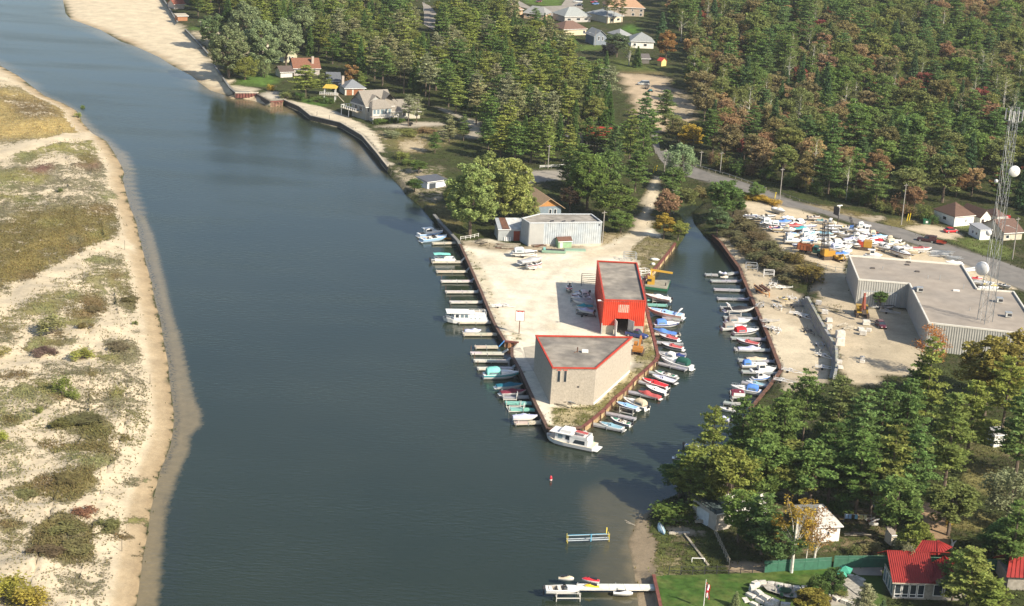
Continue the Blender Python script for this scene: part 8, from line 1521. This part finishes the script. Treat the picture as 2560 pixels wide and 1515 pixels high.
by=thing('buoy','small red can buoy floating in the river','buoy',atz(q('O',378,258),0),sc=(.75,.75,.85));MB().lathe([(.05,-.3),(.32,-.3),(.34,.5),(.28,.9),(.08,1.15)],n=12).build('float',paint,by,True,(.6,.03,.05));MB().lathe([(.345,.1),(.35,.3),(.345,.32)],n=12).build('white_band',white,by)
fl_=thing('flagpole','white flagpole with a red and white maple leaf flag on the lawn','flagpole',on(q('O',1868,1510)),0)
lo,hi=3,12
for _ in range(40):
 h=(lo+hi)/2
 if proj(fl_.location+Vector((0,0,h)))[1]>q('O',1895,1225)[1]:lo=h
 else:hi=h
MB().tube((0,0,0),(0,0,h),.07,.04).build('pole',white,fl_);z1=h-.5;z0=h-2.9;fx=lambda t,v:(.1+.62*t+.05*math.sin(v*9),.14*math.sin(t*9+v*3),0)
def fpatch(t0,t1,col,nm,off=0):
 b=MB();b.loft([[(fx(t,v/8)[0],fx(t,v/8)[1]+off,z1-(z1-z0)*v/8-.5*t)for v in range(9)]for t in np.linspace(t0,t1,5)]);return b.build(nm,canvas,fl_,True,col)
fpatch(0,.25,(.6,.02,.03),'red_band');wf=fpatch(.25,.75,(.8,.8,.78),'white_field');fpatch(.75,1,(.6,.02,.03),'red_band')
lf_=[(0,.5),(.12,.28),(.28,.36),(.22,.02),(.42,.12),(.36,-.06),(.5,-.12),(.2,-.32),(.04,-.28),(.04,-.5),(-.04,-.5),(-.04,-.28),(-.2,-.32),(-.5,-.12),(-.36,-.06),(-.42,.12),(-.22,.02),(-.28,.36),(-.12,.28)]
for s_ in(-.05,.05):
 b=MB();t=.5;b.add([(fx(t,.5)[0]+u*.32,fx(t+u*.4,.5)[1]+s_,(z1+z0)/2-.25+v*.8)for u,v in lf_],[tuple(range(len(lf_)))]);b.build('maple_leaf',canvas,wf,color=(.6,.02,.03))
def parasol(label,px,r_,h,col,sq=False):
 root=thing('parasol',label,'parasol',on(px));MB().tube((0,0,0),(0,0,h),.04).build('pole',steel,root);b=MB();n_=4 if sq else 8;ring=[(r_*math.cos(6.283*k/n_+.4),r_*math.sin(6.283*k/n_+.4),h-.7)for k in range(n_)];b.add(ring+[(0,0,h)]+[(x,y,z-.2)for x,y,z in ring],[(k,(k+1)%n_,n_)for k in range(n_)]+[(n_+1+k,n_+1+(k+1)%n_,(k+1)%n_,k)for k in range(n_)]);b.build('canopy',canvas,root,False,col)
parasol('teal octagonal parasol on the stone yard',q('ST',1985,610),1.4,2.4,(.08,.36,.25));parasol('square teal parasol behind the octagonal one',q('ST',2110,540),1.5,2.5,(.06,.30,.21),True)
tb_=thing('garden_table','dark green oval table with chairs on the flagstone terrace','table',on(q('ST',960,830)));MB().lathe([(.1,.74),(1.0,.74),(1.0,.82),(.1,.82)],n=14).build('table_top',paint,tb_,color=(.02,.07,.045));MB().tube((0,0,0),(0,0,.75),.1).build('leg',dark,tb_)
for k in range(6):c_=thing('garden_chair','dark green chair round the oval table on the terrace','chair',tb_.location+Vector((1.45*math.cos(k*1.05),1.45*math.sin(k*1.05),0)),k*1.05,'chairs round the terrace table');MB().b0(-.25,.25,-.25,.25,.4,.46).build('seat',paint,c_,color=(.02,.08,.05));MB().b0(.2,.26,-.25,.25,.46,.95).build('backrest',paint,c_,color=(.02,.08,.05));MB().b0(-.2,.2,-.2,.2,0,.4).build('base',dark,c_)
ps=thing('play_set','purple and pink children\'s play set with slides under the trees','play set',on(q('Q',300,275)));MB().b0(-.6,.3,-.5,.5,.9,1.0).build('platform',paint,ps,color=(.12,.03,.32));MB().b0(.1,.8,-.4,.4,0,2.0).build('tower',paint,ps,color=(.14,.04,.40));MB().add([(-.6,-.3,1),(-.6,.3,1),(-2.0,.3,.1),(-2.0,-.3,.1)],[(0,1,2,3)]).build('slide',paint,ps,color=(.75,.05,.2));MB().add([(.8,-.3,1),(.8,.3,1),(2.0,.3,.1),(2.0,-.3,.1)],[(0,1,2,3)]).build('slide',paint,ps,color=(.75,.05,.2));MB().b0(.05,.85,-.45,.45,2.0,2.3).build('roof',paint,ps,color=(.5,.35,.05))
wl=thing('washing_line','washing line with blue and pale clothes beside the bungalow','washing line',on(q('Q',870,680)),.05);[MB().tube((x,0,0),(x,0,1.8),.05).build('post',steel,wl)for x in(-2.4,2.4)];MB().tube((-2.4,0,1.75),(2.4,0,1.7),.02,n=4).build('line',white,wl)
for x,cl in((-2.0,(.35,.5,.7)),(-1.4,(.3,.45,.65)),(-.3,(.25,.5,.65)),(.6,(.55,.52,.25)),(1.3,(.6,.58,.35))):MB().b0(x-.25,x+.25,-.02,.02,.9,1.7).build('cloth',canvas,wl,color=cl)
def pile(label,px,rows,ln,m_,rz=0,name='timber_pile',th=.25,spread=1.0,part='beam',tilt=.1):
 root=thing(name,label,'pile',on(px),rz)
 for k in range(rows):
  y=random.uniform(-spread,spread);z_=random.uniform(.1,.25+.1*(k%5));a_=random.uniform(-tilt,tilt)*3;l_=ln*random.uniform(.6,1.05)/2;x=random.uniform(-.2,.2)*ln
  MB().bar((x-l_*math.cos(a_),y-l_*math.sin(a_),z_),(x+l_*math.cos(a_),y+l_*math.sin(a_),z_+random.uniform(0,tilt)*ln),th,th*.8).build(part,m_ if not isinstance(m_,list)else random.choice(m_),root)
pile('stacked rusty and grey beams in front of the tin shed',q('LT',1320,450),16,6,[rust,wood,wood,rust],0,'beam_pile',.3,2.4,tilt=.02);pile('tangle of grey poles against the workshop front wall',q('K',480,985),9,5,[steel,wood,darkwood],-.4,'scrap_pile',.14,1.2,tilt=.15);pile('bent dark rods at the right of the workshop front wall',q('K',690,960),7,3.6,dark,.5,'scrap_pile',.09,.5,tilt=.25);pile('grey brush heap at the left of the tin shed',q('LT',800,380),26,3,[wood,darkwood],.3,'brush_heap',.1,1.6,tilt=.25);pile('rubble and boards along the wall of the grey storage shed',q('LT',1950,450),14,3.5,[wood,conc,rust],0,'scrap_pile',.22,.7);pile('heap of white dock frames behind the warehouse parapet',q('Y2',1800,760),46,5,[white,alum,steel],-.35,'frame_heap',.16,3.2,tilt=.12);pile('second heap of grey dock frames at the parapet corner',q('Y2',2060,850),22,4,[alum,steel],-.3,'frame_heap',.14,1.6,tilt=.1);pile('stack of pale masts beside the right wing of the warehouse',q('H',1985,1150),8,6,[white,steel],.5,'mast_pile',.2,1.6,tilt=.02);pile('concrete debris and brush below the rubble slabs',q('EX',1250,740),16,3,[wood,conc],.6,'brush_heap',.14,1.8,tilt=.1);pile('grey boards stacked left of the shore house annexe',q('O',1890,660),9,4,wood,.1,'timber_pile',.25,1.0,tilt=.04);pile('driftwood stranded on the muddy shore',q('O',1130,690),8,2.6,[darkwood,wood],-.8,'driftwood',.2,.5,tilt=.1);pile('driftwood logs at the shore corner below the point',q('O',1340,480),5,2.4,wood,.4,'driftwood',.2,.4,tilt=.1);pile('single pale driftwood log with a stub',q('O',1245,580),2,2,wood,.1,'driftwood',.25,.2);pile('long grey beam across the lawn edge',q('O',1600,660),2,4.2,wood,0,'timber_pile',.3,.2,tilt=.02);pile('pale log lying on the sandy garden',q('O',1610,780),2,3.4,conc,.1,'log',.45,.1,tilt=.02);pile('timber scraps and toys heaped beside the washing line',q('Q',1020,670),20,2,[wood,white,rust],.3,'scrap_pile',.16,1.2,tilt=.12);pile('wood rail pile right of the white bungalow',q('Q',880,800),12,4,[wood,darkwood],.05,'timber_pile',.16,.5,tilt=.06);pile('trailers and scrap heaped by the warehouse corner',q('L',1160,40),14,3,[alum,steel,dark],-.3,'scrap_pile',.14,1.2,tilt=.2)
o=MB().bar((0,0,.12),(0,0,.12),.3).b0(-.15,.15,0,5.6,.05,.2).build('plank',wood);a,c=on(q('O',1915,1090)),on(q('O',1680,785));o.location=a;o.rotation_euler=(0,0,math.atan2(c.y-a.y,c.x-a.x)-math.pi/2);o.scale=(1.3,(c-a).length/5.6,1);tag(o,'long grey plank lying across the shaded lawn','plank')
wf_=thing('lawn_frame','white two legged pipe frame on the shaded lawn','frame',on(q('O',1815,1060)),.06);[MB().tube((x,0,0),(x,0,.8),.07).build('leg',white,wf_)for x in(-1.05,1.05)];MB().tube((-1.05,0,.8),(1.05,0,.8),.07).build('bar',white,wf_)
cn=thing('rowing_boat','upturned blue and white rowing boat on the shore garden','boat',on(q('O',1460,740)),place2(q('O',1490,790),q('O',1430,670))[1]);b=MB();b.loft([[(x,w_,.0),(x,w_*.6,h_),(x,-w_*.6,h_),(x,-w_,0)]for x,w_,h_ in((-2.2,.3,.35),(-1,.6,.45),(.8,.62,.45),(2.4,.08,.4))]);b.build('hull',gel,cn,True,(.35,.5,.56));b=MB();b.b0(-2.3,2,-.06,.06,.42,.52);b.build('keel',white,cn)
ky=thing('kayak','orange kayak floating beside the wooded bank','kayak',atz(q('F',1862,845),0),-.15);MB().loft([[(x,w_,.25),(x,w_*.8,0),(x,-w_*.8,0),(x,-w_,.25),(x,0,.34)]for x,w_ in((-1.7,.03),(-.9,.32),(.9,.32),(1.7,.03))],True,True).build('hull',gel,ky,True,(.65,.3,.02));MB().b0(-.4,.3,-.18,.18,.3,.36).build('cockpit',dark,ky)
dm=thing('dumpster','dark green rubbish dumpster with a white label beside the drive','dumpster',on(q('HS',115,590)));MB().box((0,0,.65),(2.0,1.4,1.3),0,1.05).build('body',paint,dm,color=(.015,.10,.05));MB().b0(-.35,.35,-.76,-.72,.4,1.0).build('label_plate',white,dm);MB().b0(-1.0,1.0,-.1,.72,1.3,1.38).build('lid',paint,dm,color=(.02,.12,.06))
gz=thing('gazebo','open wooden gazebo with a yellow roof on a railed deck','gazebo',on(q('B',720,985)),0);MB().b0(-3.6,3.0,-1.6,2.6,2.3,2.5).build('deck',wood,gz)
for x in(-1.9,1.9):
 for y in(-1.2,2.2):MB().b0(x-.1,x+.1,y-.1,y+.1,0,5.0).build('post',white,gz)
b=MB();b.add([(-2.6,-1.9,4.9),(2.6,-1.9,4.9),(2.6,2.9,4.9),(-2.6,2.9,4.9),(-1.6,.5,6.0),(1.6,.5,6.0)],[(0,1,5,4),(2,3,4,5),(1,2,5),(3,0,4)]);b.build('roof',shingle,gz,color=(.48,.33,.06));b=MB();[b.b0(-3.6,3.0,-1.65,-1.57,z_,z_+.1)for z_ in(2.9,3.4)];[b.b0(-3.6+k*.8,-3.5+k*.8,-1.65,-1.57,2.4,3.5)for k in range(9)];b.build('railing',white,gz);MB().add([(3.0,-1.5,2.4),(3.0,-.5,2.4),(5.4,-1.0,.2),(5.4,-2.0,.2)],[(0,1,2,3)]).build('stairs',wood,gz)
for code,x,y,h,lab in(('E',1218,955,2.5,'thin brown stake at the edge of the upper dunes'),('I',1464,775,2.0,'thin stake near the middle of the dune shore'),('M',1190,950,2.0,'thin stake near the bottom of the dune shore')):o=MB().bar((0,0,-.3),(0,0,h),.08).build('stake',darkwood);o.location=on(q(code,x,y));tag(o,lab,'stake')
st=thing('tree_stump','tall broken pale tree stump above the green fence','tree stump',on(q('Q',1765,975)));b=MB();b.tube((0,0,-.2),(.4,0,1.9),.38,.26,7);b.tube((.4,0,1.8),(.1,0,2.7),.16,.1,5);b.tube((.4,0,1.8),(1.0,.1,2.5),.15,.08,5);b.build('trunk',palebark,st)
sw=thing('scrap_barge','old green steel skiff lying in front of the garden shed','skiff',on(q('LT',2220,560)),.02);MB().prism([(-3.2,-.8),(3,-.8),(3.3,0),(3,.8),(-3.2,.8)],.1,.8).build('hull',paint,sw,color=(.22,.34,.25));MB().b0(-3,2.8,-.65,.65,.8,.84).build('inside',dark,sw);MB().b0(-2.8,-2.2,-.7,.7,.84,1.2).build('bow_box',paint,sw,color=(.2,.5,.45))
sc=thing('dock_section','green dock section lying beside the old skiff','dock section',on(q('G',615,965)),.12);MB().b0(-2.8,2.8,-.6,.6,.3,.5).build('deck',paint,sc,color=(.2,.32,.24));MB().b0(-2.8,2.8,-.62,-.5,0,.3).build('frame',paint,sc,color=(.3,.42,.34))
cts=thing('chair_stack','stack of white lawn chairs against the tin shed','chair stack',on(q('LT',1320,330)),0);[MB().box((-.8+k*.5,0,.55),(.42,.6,1.1),0,.7).build('chair',white,cts)for k in range(4)]
ld=thing('ladder','bright blue ladder at the launching notch','ladder',atz(q('J',2370,415),.6),0);e=atz(q('J',2425,358),1.7)-ld.location;b=MB();[b.bar((0,y,0),e+Vector((0,y,0)),.1)for y in(-.25,.25)];b.build('rails',paint,ld,color=(.10,.32,.70));b=MB();[b.bar(e*(k/6)+Vector((0,-.25,0)),e*(k/6)+Vector((0,.25,0)),.06)for k in range(7)];b.build('rungs',paint,ld,color=(.10,.32,.70))
#  AIR
hm=bpy.data.materials.new('haze');hm.use_nodes=True;n=hm.node_tree.nodes;n.remove(n['Principled BSDF'])
pv=n.new('ShaderNodeVolumePrincipled');pv.inputs['Color'].default_value=(0.86,0.92,1.0,1);pv.inputs['Density'].default_value=0.000055;pv.inputs['Anisotropy'].default_value=0.1
hm.node_tree.links.new(pv.outputs[0],n['Material Output'].inputs['Volume'])
tag(MB().b0(-960,960,-60,1760,-3.5,134).build('haze',hm),'thin pale air haze over the river and forest',kind='stuff')
S.cycles.volume_bounces=0;S.cycles.volume_step_rate=20
